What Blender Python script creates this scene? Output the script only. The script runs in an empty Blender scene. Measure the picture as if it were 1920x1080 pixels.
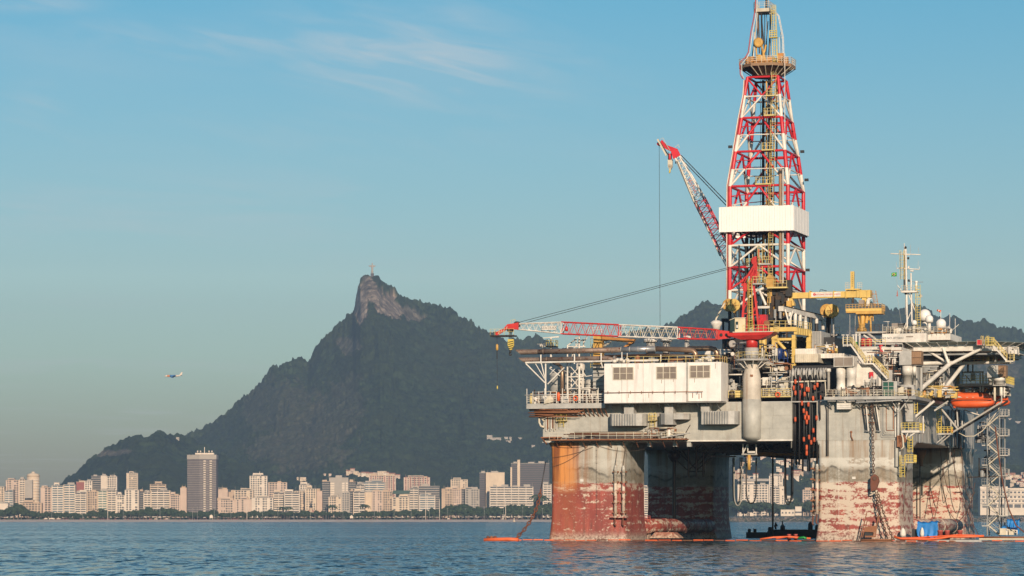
import bpy,math,random
import numpy as np
from mathutils import Vector,Matrix,Quaternion,noise as mnoise

random.seed(7)
np.random.seed(7)
S=bpy.context.scene
COL=S.collection
PI=math.pi

# ------------------------------------------------------------------ camera
F=6111.0 # focal length in photograph pixels (1920 wide)
HX,HY=960.0,974.0
CAMZ=3.7
cam=bpy.data.cameras.new('camera')
cam.sensor_width=36.0
cam.lens=F*36.0/1920.0
cam.shift_y=(HY-540.0)/1920.0
cam.clip_start=1.0
cam.clip_end=60000.0
camo=bpy.data.objects.new('camera',cam)
COL.objects.link(camo)
camo.location=(0,0,CAMZ)
camo.rotation_euler=(PI/2,0,0)
S.camera=camo

# ------------------------------------------------------------------ sun and sky
SUN_EL,SUN_OFF=math.radians(17.0),math.radians(8.5) # sun behind the camera, a little to its right
sd=Vector((math.sin(SUN_OFF)*math.cos(SUN_EL),-math.cos(SUN_OFF)*math.cos(SUN_EL),math.sin(SUN_EL)))
sun=bpy.data.lights.new('sun','SUN')
sun.energy=5.0
sun.angle=math.radians(0.5)
sun.color=(1.0,0.80,0.60)
suno=bpy.data.objects.new('sun',sun)
COL.objects.link(suno)
suno.rotation_euler=sd.to_track_quat('Z','Y').to_euler()
suno.location=(0,-50,60)

W=bpy.data.worlds.new('World')
S.world=W
W.use_nodes=True
nt=W.node_tree
nt.nodes.clear()

def N(t,typ,**kw):
 n=t.nodes.new(typ)
 for k,v in kw.items():
  if k.startswith('i_'):
   key=k[2:]
   key=int(key) if key.isdigit() else key.replace('_',' ')
   n.inputs[key].default_value=v
  else:
   setattr(n,k,v)
 return n
def L(t,a,b):
 t.links.new(a,b)
def ramp(t,fac,stops,interp='LINEAR'):
 r=t.nodes.new('ShaderNodeValToRGB')
 r.color_ramp.interpolation=interp
 e=r.color_ramp.elements
 while len(e)<len(stops):
  e.new(0.5)
 for el,(p,c) in zip(e,stops):
  el.position=p
  el.color=(c,c,c,1) if isinstance(c,(int,float)) else(*c,1)
 if fac is not None:
  t.links.new(fac,r.inputs[0])
 return r
def mth(t,op,a,b=None,c=None,clamp=False):
 m=t.nodes.new('ShaderNodeMath')
 m.operation=op
 m.use_clamp=clamp
 for i,v in enumerate((a,b,c)):
  if v is None:
   continue
  if isinstance(v,(int,float)):
   m.inputs[i].default_value=v
  else:
   t.links.new(v,m.inputs[i])
 return m.outputs[0]
def mixc(t,fac,a,b,blend='MIX'):
 m=t.nodes.new('ShaderNodeMix')
 m.data_type='RGBA'
 m.blend_type=blend
 for sock,v in((m.inputs[0],fac),(m.inputs[6],a),(m.inputs[7],b)):
  if isinstance(v,(int,float)):
   sock.default_value=v if sock==m.inputs[0] else(v,v,v,1)
  elif isinstance(v,tuple):
   sock.default_value=(*v,1) if len(v)==3 else v
  else:
   t.links.new(v,sock)
 return m.outputs[2]
sky=N(nt,'ShaderNodeTexSky',sky_type='NISHITA')
sky.sun_disc=False
sky.sun_elevation=SUN_EL
sky.sun_rotation=math.atan2(sd.x,sd.y)
sky.air_density=1.0
sky.dust_density=0.4
sky.ozone_density=1.6
tc=N(nt,'ShaderNodeTexCoord')
sx=N(nt,'ShaderNodeSeparateXYZ')
L(nt,tc.outputs['Generated'],sx.inputs[0])
# elevation tint: the same at every bearing, from the horizon to the zenith
tint=ramp(nt,sx.outputs['Z'],[(0.0,(0.36,0.33,0.33)),(0.022,(0.52,0.55,0.56)),(0.05,(0.70,0.84,0.86)),(0.074,(0.80,0.95,0.98)),(0.078,(0.76,0.92,0.96)),(0.16,(0.38,0.84,0.98)),(0.4,(0.30,0.62,0.82)),(1.0,(0.5,0.8,1.0))])
graded=mixc(nt,1.0,sky.outputs[0],tint.outputs[0],'MULTIPLY')
# high thin cirrus, laid out on a flat layer far above
zc=mth(nt,'MAXIMUM',sx.outputs['Z'],0.01)
ux=mth(nt,'DIVIDE',sx.outputs['X'],zc)
uy=mth(nt,'DIVIDE',sx.outputs['Y'],zc)
cv=N(nt,'ShaderNodeCombineXYZ')
L(nt,mth(nt,'MULTIPLY',ux,0.9),cv.inputs[0])
L(nt,mth(nt,'MULTIPLY',uy,0.55),cv.inputs[1])
cn=N(nt,'ShaderNodeTexNoise',i_Scale=1.0,i_Detail=7.0,i_Roughness=0.62,i_Distortion=0.6)
L(nt,cv.outputs[0],cn.inputs['Vector'])
cn2=N(nt,'ShaderNodeTexNoise',i_Scale=0.42,i_Detail=2.0)
vo=N(nt,'ShaderNodeVectorMath',operation='ADD')
L(nt,cv.outputs[0],vo.inputs[0])
vo.inputs[1].default_value=(4.3,1.7,0)
L(nt,vo.outputs[0],cn2.inputs['Vector'])
cf=mth(nt,'MULTIPLY',ramp(nt,cn.outputs[0],[(0.46,0.0),(0.75,1.0)]).outputs[0],ramp(nt,cn2.outputs[0],[(0.50,0.0),(0.66,1.0)]).outputs[0])
cf=mth(nt,'MULTIPLY',cf,0.35)
# two long wisps of cirrus over the bay: bearing and elevation of each, streaked by stretched noise
yy_=mth(nt,'MAXIMUM',sx.outputs['Y'],0.02)
az,el=mth(nt,'DIVIDE',sx.outputs['X'],yy_),mth(nt,'DIVIDE',sx.outputs['Z'],yy_)
cw=N(nt,'ShaderNodeCombineXYZ')
L(nt,mth(nt,'MULTIPLY',az,26.0),cw.inputs[0])
L(nt,mth(nt,'ADD',mth(nt,'MULTIPLY',el,150.0),mth(nt,'MULTIPLY',az,30.0)),cw.inputs[1])
cwn=N(nt,'ShaderNodeTexNoise',i_Scale=1.0,i_Detail=6.0,i_Roughness=0.55,i_Distortion=0.8)
L(nt,cw.outputs[0],cwn.inputs['Vector'])
cws=ramp(nt,cwn.outputs[0],[(0.42,0.0),(0.72,1.0)]).outputs[0]
for(a0,e0,sa,se,tilt,amt) in((-0.030,0.141,0.042,0.0125,-0.10,0.36),(-0.085,0.146,0.055,0.006,-0.05,0.22),(-0.012,0.150,0.020,0.012,-0.25,0.16),(-0.15,0.158,0.02,0.003,0.0,0.25),(-0.146,0.128,0.014,0.010,0.3,0.12),(-0.06,0.118,0.09,0.010,0.0,0.07),(0.06,0.064,0.12,0.004,0.0,0.10)):
 da=mth(nt,'SUBTRACT',az,a0)
 de=mth(nt,'SUBTRACT',mth(nt,'SUBTRACT',el,e0),mth(nt,'MULTIPLY',da,tilt))
 r2_=mth(nt,'ADD',mth(nt,'POWER',mth(nt,'ABSOLUTE',mth(nt,'DIVIDE',da,sa)),2.0),mth(nt,'POWER',mth(nt,'ABSOLUTE',mth(nt,'DIVIDE',de,se)),2.0))
 gs=mth(nt,'MULTIPLY',mth(nt,'EXPONENT',mth(nt,'MULTIPLY',r2_,-1.0)),amt*2.0)
 cf=mth(nt,'MAXIMUM',cf,mth(nt,'MULTIPLY',gs,mth(nt,'ADD',mth(nt,'MULTIPLY',cws,0.8),0.2)))
cloudy=mixc(nt,cf,graded,(7.0,7.2,7.3))
bg=N(nt,'ShaderNodeBackground',i_Strength=0.092)
L(nt,cloudy,bg.inputs[0])
wo=N(nt,'ShaderNodeOutputWorld')
L(nt,bg.outputs[0],wo.inputs[0])

S.view_settings.view_transform='Standard'
S.view_settings.look='None'
S.view_settings.gamma=1.0
S.view_settings.use_curve_mapping=False
S.view_settings.exposure=0.15
S.cycles.use_denoising=True
S.cycles.max_bounces=5
S.cycles.diffuse_bounces=2
S.cycles.glossy_bounces=3
S.cycles.transmission_bounces=2
S.cycles.volume_bounces=0
S.cycles.transparent_max_bounces=4
S.cycles.caustics_reflective=False
S.cycles.caustics_refractive=False

# ------------------------------------------------------------------ materials
MATS={}

def mat_new(name):
 m=bpy.data.materials.new(name)
 m.use_nodes=True
 t=m.node_tree
 t.nodes.clear()
 o=N(t,'ShaderNodeOutputMaterial')
 b=N(t,'ShaderNodeBsdfPrincipled')
 L(t,b.outputs[0],o.inputs[0])
 return m,t,b
def paint(name,col,rust=0.15,rough=0.5,streak=0.0,metal=0.0,dirt=0.25,rustcol=(0.16,0.055,0.02),scale=1.0):
 """painted steel with patchy fading, dirt and rust spots; streak > 0 adds vertical rust runs"""
 if name in MATS:
  return MATS[name]
 m,t,b=mat_new(name)
 g=N(t,'ShaderNodeNewGeometry')
 n1=N(t,'ShaderNodeTexNoise',i_Scale=0.55*scale,i_Detail=6.0,i_Roughness=0.65)
 L(t,g.outputs['Position'],n1.inputs['Vector'])
 dark=tuple(c*(1-dirt) for c in col)
 c=mixc(t,ramp(t,n1.outputs[0],[(0.35,0.0),(0.65,1.0)]).outputs[0],dark,col)
 if rust>0:
  n2=N(t,'ShaderNodeTexNoise',i_Scale=1.7*scale,i_Detail=8.0,i_Roughness=0.7)
  L(t,g.outputs['Position'],n2.inputs['Vector'])
  th=0.72-0.27*rust
  c=mixc(t,ramp(t,n2.outputs[0],[(th,0.0),(th+0.07,1.0)]).outputs[0],c,rustcol)
 if streak>0:
  mp=N(t,'ShaderNodeMapping')
  mp.inputs['Scale'].default_value=(1.1,1.1,0.07)
  L(t,g.outputs['Position'],mp.inputs[0])
  n3=N(t,'ShaderNodeTexNoise',i_Scale=1.0,i_Detail=5.0,i_Roughness=0.6)
  L(t,mp.outputs[0],n3.inputs['Vector'])
  f=ramp(t,n3.outputs[0],[(0.55,0.0),(0.72,streak)]).outputs[0]
  c=mixc(t,f,c,tuple(x*1.6 for x in rustcol))
 L(t,c,b.inputs['Base Color'])
 b.inputs['Roughness'].default_value=rough
 b.inputs['Metallic'].default_value=metal
 bp=N(t,'ShaderNodeBump',i_Strength=0.15,i_Distance=0.05)
 L(t,n1.outputs[0],bp.inputs['Height'])
 L(t,bp.outputs[0],b.inputs['Normal'])
 MATS[name]=m
 return m
M={}
M['white']=paint('weathered white paint',(0.73,0.69,0.62),0.14,0.5,0.18,dirt=0.30)
M['pedestal']=paint('beige crane column',(0.56,0.50,0.42),0.08,0.55,0.5,dirt=0.25,rustcol=(0.15,0.07,0.03))
M['cabcream']=paint('cream yellow cab paint',(0.74,0.62,0.40),0.03,0.45)
M['floatorange']=paint('orange float',(0.60,0.10,0.03),0.15,0.6,dirt=0.4)
M['cleanwhite']=paint('clean white cladding',(0.83,0.80,0.76),0.0,0.45,0.0,dirt=0.06)
M['white_streak']=paint('white paint with rust runs',(0.78,0.75,0.71),0.03,0.5,0.30,dirt=0.12)
M['cream']=paint('cream paint',(0.62,0.56,0.44),0.28,0.5,0.2)
M['lgrey']=paint('light grey paint',(0.45,0.44,0.41),0.2,0.55,0.25,dirt=0.32)
M['grey']=paint('grey paint',(0.27,0.28,0.28),0.25,0.55,0.2)
M['hullgrey']=paint('hull grey paint',(0.43,0.42,0.375),0.16,0.55,0.6,dirt=0.26,rustcol=(0.13,0.075,0.04))
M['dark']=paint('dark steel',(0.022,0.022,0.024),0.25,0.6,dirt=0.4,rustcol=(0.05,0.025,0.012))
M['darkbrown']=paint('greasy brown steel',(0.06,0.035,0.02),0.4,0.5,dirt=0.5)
M['rustpipe']=paint('rusted exhaust steel',(0.27,0.20,0.16),0.62,0.55,0.0,metal=0.3,dirt=0.4,rustcol=(0.13,0.045,0.025))
M['galv']=paint('galvanised lagging',(0.42,0.43,0.44),0.05,0.38,metal=0.6)
M['bronze']=paint('heat tinted pipe',(0.36,0.24,0.16),0.3,0.35,metal=0.6,dirt=0.3)
M['yellow']=paint('yellow paint',(0.68,0.47,0.13),0.12,0.5,0.1,dirt=0.25)
M['railyellow']=paint('faded rail yellow',(0.66,0.52,0.20),0.2,0.5)
M['brightyellow']=paint('bright yellow',(0.68,0.52,0.10),0.2,0.5)
M['ochre']=paint('ochre yellow steel',(0.62,0.36,0.085),0.25,0.5,0.25,dirt=0.35)
M['brown_orange']=paint('orange brown steel',(0.50,0.22,0.05),0.5,0.5,0.2)
M['red']=paint('red paint',(0.60,0.022,0.035),0.08,0.42,dirt=0.3)
M['derrick_white']=paint('derrick white paint',(0.75,0.70,0.62),0.2,0.5)
M['craneRed']=paint('crane red paint',(0.58,0.035,0.03),0.06,0.42,dirt=0.25)
M['orange']=paint('orange lifeboat paint',(0.76,0.12,0.03),0.0,0.5,dirt=0.2)
M['blue']=paint('blue paint',(0.012,0.035,0.15),0.05,0.4)
M['doorblue']=paint('blue door paint',(0.01,0.17,0.38),0.0,0.4)
M['tarp']=paint('blue tarpaulin',(0.01,0.20,0.56),0.0,0.6,dirt=0.3,scale=2)
M['black']=paint('black rubber',(0.012,0.012,0.013),0.0,0.55)
M['hosegrey']=paint('grey hose',(0.30,0.29,0.26),0.0,0.5)
M['louvre']=paint('louvre metal',(0.30,0.25,0.21),0.0,0.6)
M['louvre_brown']=paint('brown filter louvre',(0.30,0.18,0.10),0.2,0.6)
M['ropebrown']=paint('rusty chain',(0.10,0.05,0.03),0.5,0.7)
M['chain']=paint('rusty mooring chain',(0.16,0.055,0.03),0.5,0.75)
M['boom']=paint('orange containment boom',(0.75,0.14,0.04),0.1,0.5)
M['rustframe']=paint('rusted orange steel',(0.27,0.11,0.05),0.5,0.7)
M['glass']=paint('dark window glass',(0.02,0.04,0.04),0.0,0.08)
M['green']=paint('green plastic',(0.02,0.30,0.06),0.0,0.4)
M['darkgreen']=paint('dark green panel',(0.015,0.09,0.06),0.0,0.4)
M['netgreen']=paint('grey green deck netting',(0.20,0.24,0.21),0.1,0.6)
M['radome']=paint('white radome',(0.78,0.76,0.72),0.0,0.45,dirt=0.08)
M['wire']=paint('dark wire rope',(0.03,0.03,0.035),0.0,0.5)
M['sacking']=paint('white sacking',(0.72,0.68,0.6),0.0,0.8)
M['palered']=paint('faded red paint',(0.45,0.09,0.07),0.25,0.5)

# ------------------------------------------------------------------ frames, mesh builder, things
class Frame:
 def __init__(s,origin,yaw):
  s.o=Vector(origin)
  s.yaw=yaw
  s.last=1400
  s.c,s.s=math.cos(yaw),math.sin(yaw)
 def world(s,q):
  return Vector((s.o.x+q[0]*s.c+q[1]*s.s,s.o.y-q[0]*s.s+q[1]*s.c,s.o.z+q[2]))
 def p(s,px,py,v=0.0):
  """point of the frame at depth v that the photograph shows at (px, py): used to measure the place; px 0 repeats the last bearing"""
  px=s.last=px or s.last
  k=(px-HX)/F
  u=(k*(s.o.y+v*s.c)-s.o.x-v*s.s)/(s.c+k*s.s)
  Y=s.o.y-u*s.s+v*s.c
  return Vector((u,v,CAMZ+(HY-py)/F*Y-s.o.z))
WF=Frame((0,0,0),0.0) # bay frame: v is the distance from the camera
_x0=(1030-HX)/F*566.0
RIG=Frame((_x0,566.0,0.0),math.radians(17.0)) # platform frame: u along its front, v towards its rear

class MB:
 def __init__(s):
  s.v=[]
  s.f=[]
  s.sm=[]
 def add(s,vs,fs,smooth=False):
  b=len(s.v)
  s.v+=[tuple(q) for q in vs]
  s.f+=[tuple(i+b for i in f) for f in fs]
  s.sm+=[smooth]*len(fs)
  return s
 def box(s,a,b):
  x0,x1=sorted((a[0],b[0]))
  y0,y1=sorted((a[1],b[1]))
  z0,z1=sorted((a[2],b[2]))
  return s.add([(x0,y0,z0),(x1,y0,z0),(x1,y1,z0),(x0,y1,z0),(x0,y0,z1),(x1,y0,z1),(x1,y1,z1),(x0,y1,z1)],[(0,3,2,1),(4,5,6,7),(0,1,5,4),(1,2,6,5),(2,3,7,6),(3,0,4,7)])
 def tube(s,pts,r,n=8,cap=True,smooth=True,r1=None):
  pts=[Vector(q) for q in pts]
  m=len(pts)
  rs=r if isinstance(r,(list,tuple)) else[r+((r1 if r1 is not None else r)-r)*i/max(1,m-1) for i in range(m)]
  vs,fs=[],[]
  prev=None
  for i,q in enumerate(pts):
   d=(pts[min(i+1,m-1)]-pts[max(i-1,0)])
   if d.length<1e-9:
    d=Vector((0,0,1))
   d.normalize()
   if prev is None:
    a=Vector((0,0,1)) if abs(d.z)<0.9 else Vector((1,0,0))
    x=d.cross(a).normalized()
   else:
    x=(prev-d*prev.dot(d)).normalized()
   prev=x
   y=d.cross(x)
   for k in range(n):
    an=2*PI*(k+0.5)/n
    vs.append(q+(x*math.cos(an)+y*math.sin(an))*rs[i])
  for i in range(m-1):
   for k in range(n):
    k2=(k+1)%n
    fs.append((i*n+k,i*n+k2,(i+1)*n+k2,(i+1)*n+k))
  s.add(vs,fs,smooth and n>4)
  if cap:
   s.add([],[])
   b=len(s.v)-len(vs)
   s.f.append(tuple(b+k for k in reversed(range(n))))
   s.f.append(tuple(b+(m-1)*n+k for k in range(n)))
   s.sm+=[False,False]
  return s
 def bar(s,a,b,w):
  return s.tube([a,b],w*0.7071,4,True,False)
 def lathe(s,c,prof,n=20,axis=2,cap=True):
  c=Vector(c)
  vs,fs=[],[]
  for(r,h) in prof:
   for k in range(n):
    an=2*PI*k/n
    q=[r*math.cos(an),r*math.sin(an)]
    if axis==2:
     vs.append(c+Vector((q[0],q[1],h)))
    elif axis==0:
     vs.append(c+Vector((h,q[0],q[1])))
    else:
     vs.append(c+Vector((q[1],h,q[0])))
  for i in range(len(prof)-1):
   for k in range(n):
    k2=(k+1)%n
    fs.append((i*n+k,i*n+k2,(i+1)*n+k2,(i+1)*n+k))
  s.add(vs,fs,True)
  if cap:
   b=len(s.v)-len(vs)
   s.f.append(tuple(b+k for k in reversed(range(n))))
   s.f.append(tuple(b+(len(prof)-1)*n+k for k in range(n)))
   s.sm+=[False,False]
  return s
 def prism(s,poly,d):
  """poly: list of 3-D points (planar), swept by vector d"""
  n=len(poly)
  d=Vector(d)
  vs=[Vector(q) for q in poly]+[Vector(q)+d for q in poly]
  fs=[tuple(reversed(range(n))),tuple(range(n,2*n))]+[(i,(i+1)%n,n+(i+1)%n,n+i) for i in range(n)]
  return s.add(vs,fs)
 def loft(s,rings,smooth=False,cap=True):
  n=len(rings[0])
  vs=[q for r in rings for q in r]
  fs=[]
  for i in range(len(rings)-1):
   for k in range(n):
    k2=(k+1)%n
    fs.append((i*n+k,i*n+k2,(i+1)*n+k2,(i+1)*n+k))
  s.add(vs,fs,smooth)
  if cap:
   b=len(s.v)-len(vs)
   s.f.append(tuple(b+k for k in reversed(range(n))))
   s.f.append(tuple(b+(len(rings)-1)*n+k for k in range(n)))
   s.sm+=[False,False]
  return s
 def ball(s,c,r,n=12,sz=1.0):
  k=max(4,n//2)
  prof=[(r*math.sin(PI*i/k)+1e-4,-r*sz*math.cos(PI*i/k)) for i in range(k+1)]
  return s.lathe(c,prof,n)
 def rail(s,pts,h=1.1,r=0.045,step=1.6,mid=2):
  """handrail along a polyline of floor points: posts, top rail, knee rails"""
  for a,b in zip(pts[:-1],pts[1:]):
   a,b=Vector(a),Vector(b)
   up=Vector((0,0,h))
   n=max(1,int(round((b-a).length/step)))
   for i in range(n+1):
    q=a.lerp(b,i/n)
    s.tube([q,q+up],r,4,False,False)
   for j in range(mid):
    hh=Vector((0,0,h*(1-j/(mid+0.2))))
    s.tube([a+hh,b+hh],r*0.9,4,False,False)
  return s
 def ladder(s,a,b,wdir,w=0.5,cage=True,r=0.035):
  a,b,wd=Vector(a),Vector(b),Vector(wdir).normalized()
  for q in(-w/2,w/2):
   s.tube([a+wd*q,b+wd*q],r,4,False,False)
  L_=(b-a).length
  for i in range(int(L_/0.45)):
   q=a.lerp(b,(i+0.5)*0.45/L_)
   s.tube([q-wd*w/2,q+wd*w/2],r*0.7,4,False,False)
  if cage:
   out=wd.cross((b-a).normalized())*-0.55
   if out.y>0:
    out=-out
   for i in range(int(L_/1.3)):
    q=a.lerp(b,(i+0.6)*1.3/L_)
    ring=[q-wd*0.42,q-wd*0.36+out*0.8,q+out*1.25,q+wd*0.36+out*0.8,q+wd*0.42]
    s.tube(ring,r*0.8,4,False,False)
   for q in(-0.42,0,0.42):
    o2=out*(1.2 if q==0 else 0.1)
    s.tube([a+wd*q+o2,b+wd*q+o2],r*0.7,4,False,False)
  return s
 def stairs(s,a,b,wdir,w=0.9,n=None):
  """flight from a up to b with two stringers and treads"""
  a,b,wd=Vector(a),Vector(b),Vector(wdir).normalized()*w
  for o in(Vector((0,0,0)),wd):
   s.bar(a+o,b+o,0.16)
  n=n or max(3,int(abs(b.z-a.z)/0.22))
  fl=Vector((b.x-a.x,b.y-a.y,0)).normalized()*0.13
  for i in range(n):
   q=a.lerp(b,(i+0.5)/n)
   s.add([q-fl,q+fl,q+fl+wd,q-fl+wd,q-fl-Vector((0,0,0.05)),q+fl-Vector((0,0,0.05)),q+fl+wd-Vector((0,0,0.05)),q-fl+wd-Vector((0,0,0.05))],[(0,1,2,3),(7,6,5,4),(0,4,5,1),(2,6,7,3),(1,5,6,2),(0,3,7,4)])
  return s
def new_mesh(name,verts,faces,mat,sm=None):
 me=bpy.data.meshes.new(name)
 me.from_pydata(verts,[],faces)
 for mm in(mat if isinstance(mat,(list,tuple)) else[mat]):
  me.materials.append(mm)
 if sm is not None and len(sm)==len(me.polygons):
  me.polygons.foreach_set('use_smooth',sm)
 return me
def setp(o,label=None,cat=None,group=None,kind=None):
 if label:
  o['label']=label
 if cat:
  o['category']=cat
 if group:
  o['group']=group
 if kind:
  o['kind']=kind
 return o
class Thing:
 def __init__(s,name,label,cat,base,frame=RIG,group=None,kind=None):
  s.frame=frame
  s.base=Vector(base)
  o=bpy.data.objects.new(name,None)
  COL.objects.link(o)
  o.empty_display_size=0.5
  o.location=frame.world(base)
  o.rotation_euler=(0,0,-frame.yaw)
  s.o=setp(o,label,cat,group,kind)
 def part(s,name,mb,mat,parent=None,kind=None,label=None):
  """mesh part given in frame coordinates"""
  vs=[(q[0]-s.base.x,q[1]-s.base.y,q[2]-s.base.z) for q in mb.v]
  if isinstance(mat,str):
   mat=M[mat]
  me=new_mesh(name,vs,mb.f,mat,mb.sm)
  o=bpy.data.objects.new(name,me)
  COL.objects.link(o)
  o.parent=parent or s.o
  if kind:
   o['kind']=kind
  if label:
   o['label']=label
  return o
 def rod(s,name,a,b,r,mat,parent=None,sq=False):
  """straight member as an object of its own; all members share one unit mesh per material"""
  if isinstance(mat,str):
   mat=M[mat]
  key=(mat.name,sq)
  me=UNIT.get(key)
  if me is None:
   m=MB().tube([(0,0,0),(0,0,1)],1.0,4 if sq else 8,True,not sq)
   me=new_mesh('member',m.v,m.f,mat,m.sm)
   UNIT[key]=me
  a,b=Vector(a)-s.base,Vector(b)-s.base
  d=b-a
  o=bpy.data.objects.new(name,me)
  COL.objects.link(o)
  o.parent=parent or s.o
  o.rotation_mode='QUATERNION'
  o.location=a
  o.rotation_quaternion=d.to_track_quat('Z','Y')
  o.scale=(r,r,d.length)
  return o
UNIT={}

def single(name,label,cat,mb,mat,base=None,frame=RIG,group=None,kind=None):
 """a thing that is one mesh"""
 if base is None:
  a=np.array(mb.v)
  base=Vector((float(a[:,0].mean()),float(a[:,1].mean()),float(a[:,2].min())))
 base=Vector(base)
 vs=[(q[0]-base.x,q[1]-base.y,q[2]-base.z) for q in mb.v]
 if isinstance(mat,str):
  mat=M[mat]
 me=new_mesh(name,vs,mb.f,mat,mb.sm)
 o=bpy.data.objects.new(name,me)
 COL.objects.link(o)
 o.location=frame.world(base)
 o.rotation_euler=(0,0,-frame.yaw)
 return setp(o,label,cat,group,kind)
def lettering(t,body,at,size,mat,parent=None,right=(1,0,0),up=(0,0,1),name='lettering',sx_=1.0,align='CENTER'):
 cu=bpy.data.curves.new(name,'FONT')
 cu.body=body
 cu.size=size
 cu.align_x=align
 cu.align_y='CENTER'
 cu.extrude=0.01
 cu.materials.append(M[mat] if isinstance(mat,str) else mat)
 tmp=bpy.data.objects.new(name,cu)
 dg=bpy.context.evaluated_depsgraph_get()
 me=bpy.data.meshes.new_from_object(tmp.evaluated_get(dg) if False else tmp)
 bpy.data.objects.remove(tmp)
 o=bpy.data.objects.new(name,me)
 COL.objects.link(o)
 o.parent=parent or t.o
 r,u=Vector(right).normalized(),Vector(up).normalized()
 n=r.cross(u)
 u=n.cross(r).normalized()
 R=Matrix((r*sx_,u,n)).transposed().to_4x4()
 o.matrix_local=Matrix.Translation(Vector(at)-t.base)@R
 return o
 # ================================================================== SETTING: bay, land, mountains
def vnoise(x,y,seed=0):
 """smooth value noise, vectorised, about -1..1"""
 xi,yi=np.floor(x).astype(np.int64),np.floor(y).astype(np.int64)
 fx,fy=x-xi,y-yi
 fx,fy=fx*fx*(3-2*fx),fy*fy*(3-2*fy)
 def h(a,b):
  n=(a*374761393+b*668265263+seed*982451653)&0xFFFFFFFF
  n=((n^(n>>13))*1274126177)&0xFFFFFFFF
  return((n^(n>>16))&0xFFFF)/32767.5-1.0
 a,b,c,d=h(xi,yi),h(xi+1,yi),h(xi,yi+1),h(xi+1,yi+1)
 return(a*(1-fx)+b*fx)*(1-fy)+(c*(1-fx)+d*fx)*fy
def crowns(x,y,cell,seed):
 """rounded bumps, one per jittered cell: tree crowns seen from afar (0..1)"""
 gx,gy=x/cell,y/cell
 best=np.full(x.shape,9.0)
 for i in(-1,0,1):
  for j in(-1,0,1):
   cx,cy=np.floor(gx)+i,np.floor(gy)+j
   a=vnoise(cx*1.0,cy*1.0,seed)*0.5+0.5
   b=vnoise(cx*1.0,cy*1.0,seed+7)*0.5+0.5
   r=0.75+0.5*(vnoise(cx*1.0,cy*1.0,seed+13)*0.5+0.5)
   d=((gx-cx-a)**2+(gy-cy-b)**2)/(r*r)
   best=np.minimum(best,d)
 return np.sqrt(np.clip(1.0-best,0,1))
def grid_mesh(name,X,Y,Z,mat,attrs=None,smooth=False):
 r,c=X.shape
 co=np.stack([X,Y,Z],-1).reshape(-1,3)
 i=np.arange(r-1)[:,None]*c+np.arange(c-1)[None,:]
 q=np.stack([i,i+1,i+c+1,i+c],-1).reshape(-1,4)
 me=bpy.data.meshes.new(name)
 me.vertices.add(len(co))
 me.vertices.foreach_set('co',co.ravel())
 me.loops.add(q.size)
 me.loops.foreach_set('vertex_index',q.ravel().astype(np.int32))
 me.polygons.add(len(q))
 me.polygons.foreach_set('loop_start',np.arange(len(q),dtype=np.int32)*4)
 me.polygons.foreach_set('loop_total',np.full(len(q),4,dtype=np.int32))
 me.update(calc_edges=True)
 if smooth:
  me.polygons.foreach_set('use_smooth',np.ones(len(q),dtype=bool))
 for k,v in(attrs or{}).items():
  at=me.attributes.new(k,'FLOAT','POINT')
  at.data.foreach_set('value',v.ravel().astype(np.float32))
 me.materials.append(mat)
 o=bpy.data.objects.new(name,me)
 COL.objects.link(o)
 return o
 # ---- water of the bay
wm,t,b=mat_new('bay water')
g=N(t,'ShaderNodeNewGeometry')
b.inputs['Base Color'].default_value=(0.004,0.032,0.044,1)
b.inputs['Roughness'].default_value=0.09
b.inputs['IOR'].default_value=1.33
# the slope of the wavelets is taken straight from two sizes of noise
def slope(scale,k,sx_=1.0,det=3.0,sy_=1.0):
 mp_=N(t,'ShaderNodeMapping')
 mp_.inputs['Scale'].default_value=(sx_,sy_,1.0)
 L(t,g.outputs['Position'],mp_.inputs[0])
 w_=N(t,'ShaderNodeTexNoise',i_Scale=scale,i_Detail=det,i_Roughness=0.6)
 L(t,mp_.outputs[0],w_.inputs['Vector'])
 v1=N(t,'ShaderNodeVectorMath',operation='SUBTRACT')
 L(t,w_.outputs['Color'],v1.inputs[0])
 v1.inputs[1].default_value=(0.5,0.5,0.5)
 v2=N(t,'ShaderNodeVectorMath',operation='MULTIPLY')
 L(t,v1.outputs[0],v2.inputs[0])
 v2.inputs[1].default_value=(k*0.8,k,0.0)
 return v2.outputs[0]
w3=N(t,'ShaderNodeTexNoise',i_Scale=0.012,i_Detail=4.0,i_Roughness=0.6)
mp3=N(t,'ShaderNodeMapping')
mp3.inputs['Scale'].default_value=(0.5,1.0,1.0)
L(t,g.outputs['Position'],mp3.inputs[0])
L(t,mp3.outputs[0],w3.inputs['Vector'])
gust=ramp(t,w3.outputs[0],[(0.36,0.6),(0.60,1.6)])
va0=N(t,'ShaderNodeVectorMath',operation='ADD')
L(t,slope(1.1,1.1,0.7),va0.inputs[0])
L(t,slope(1.2,1.6,0.8,2.0,0.10),va0.inputs[1])
va=N(t,'ShaderNodeVectorMath',operation='ADD')
L(t,va0.outputs[0],va.inputs[0])
L(t,slope(0.14,1.0,0.7,2.0),va.inputs[1])
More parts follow.
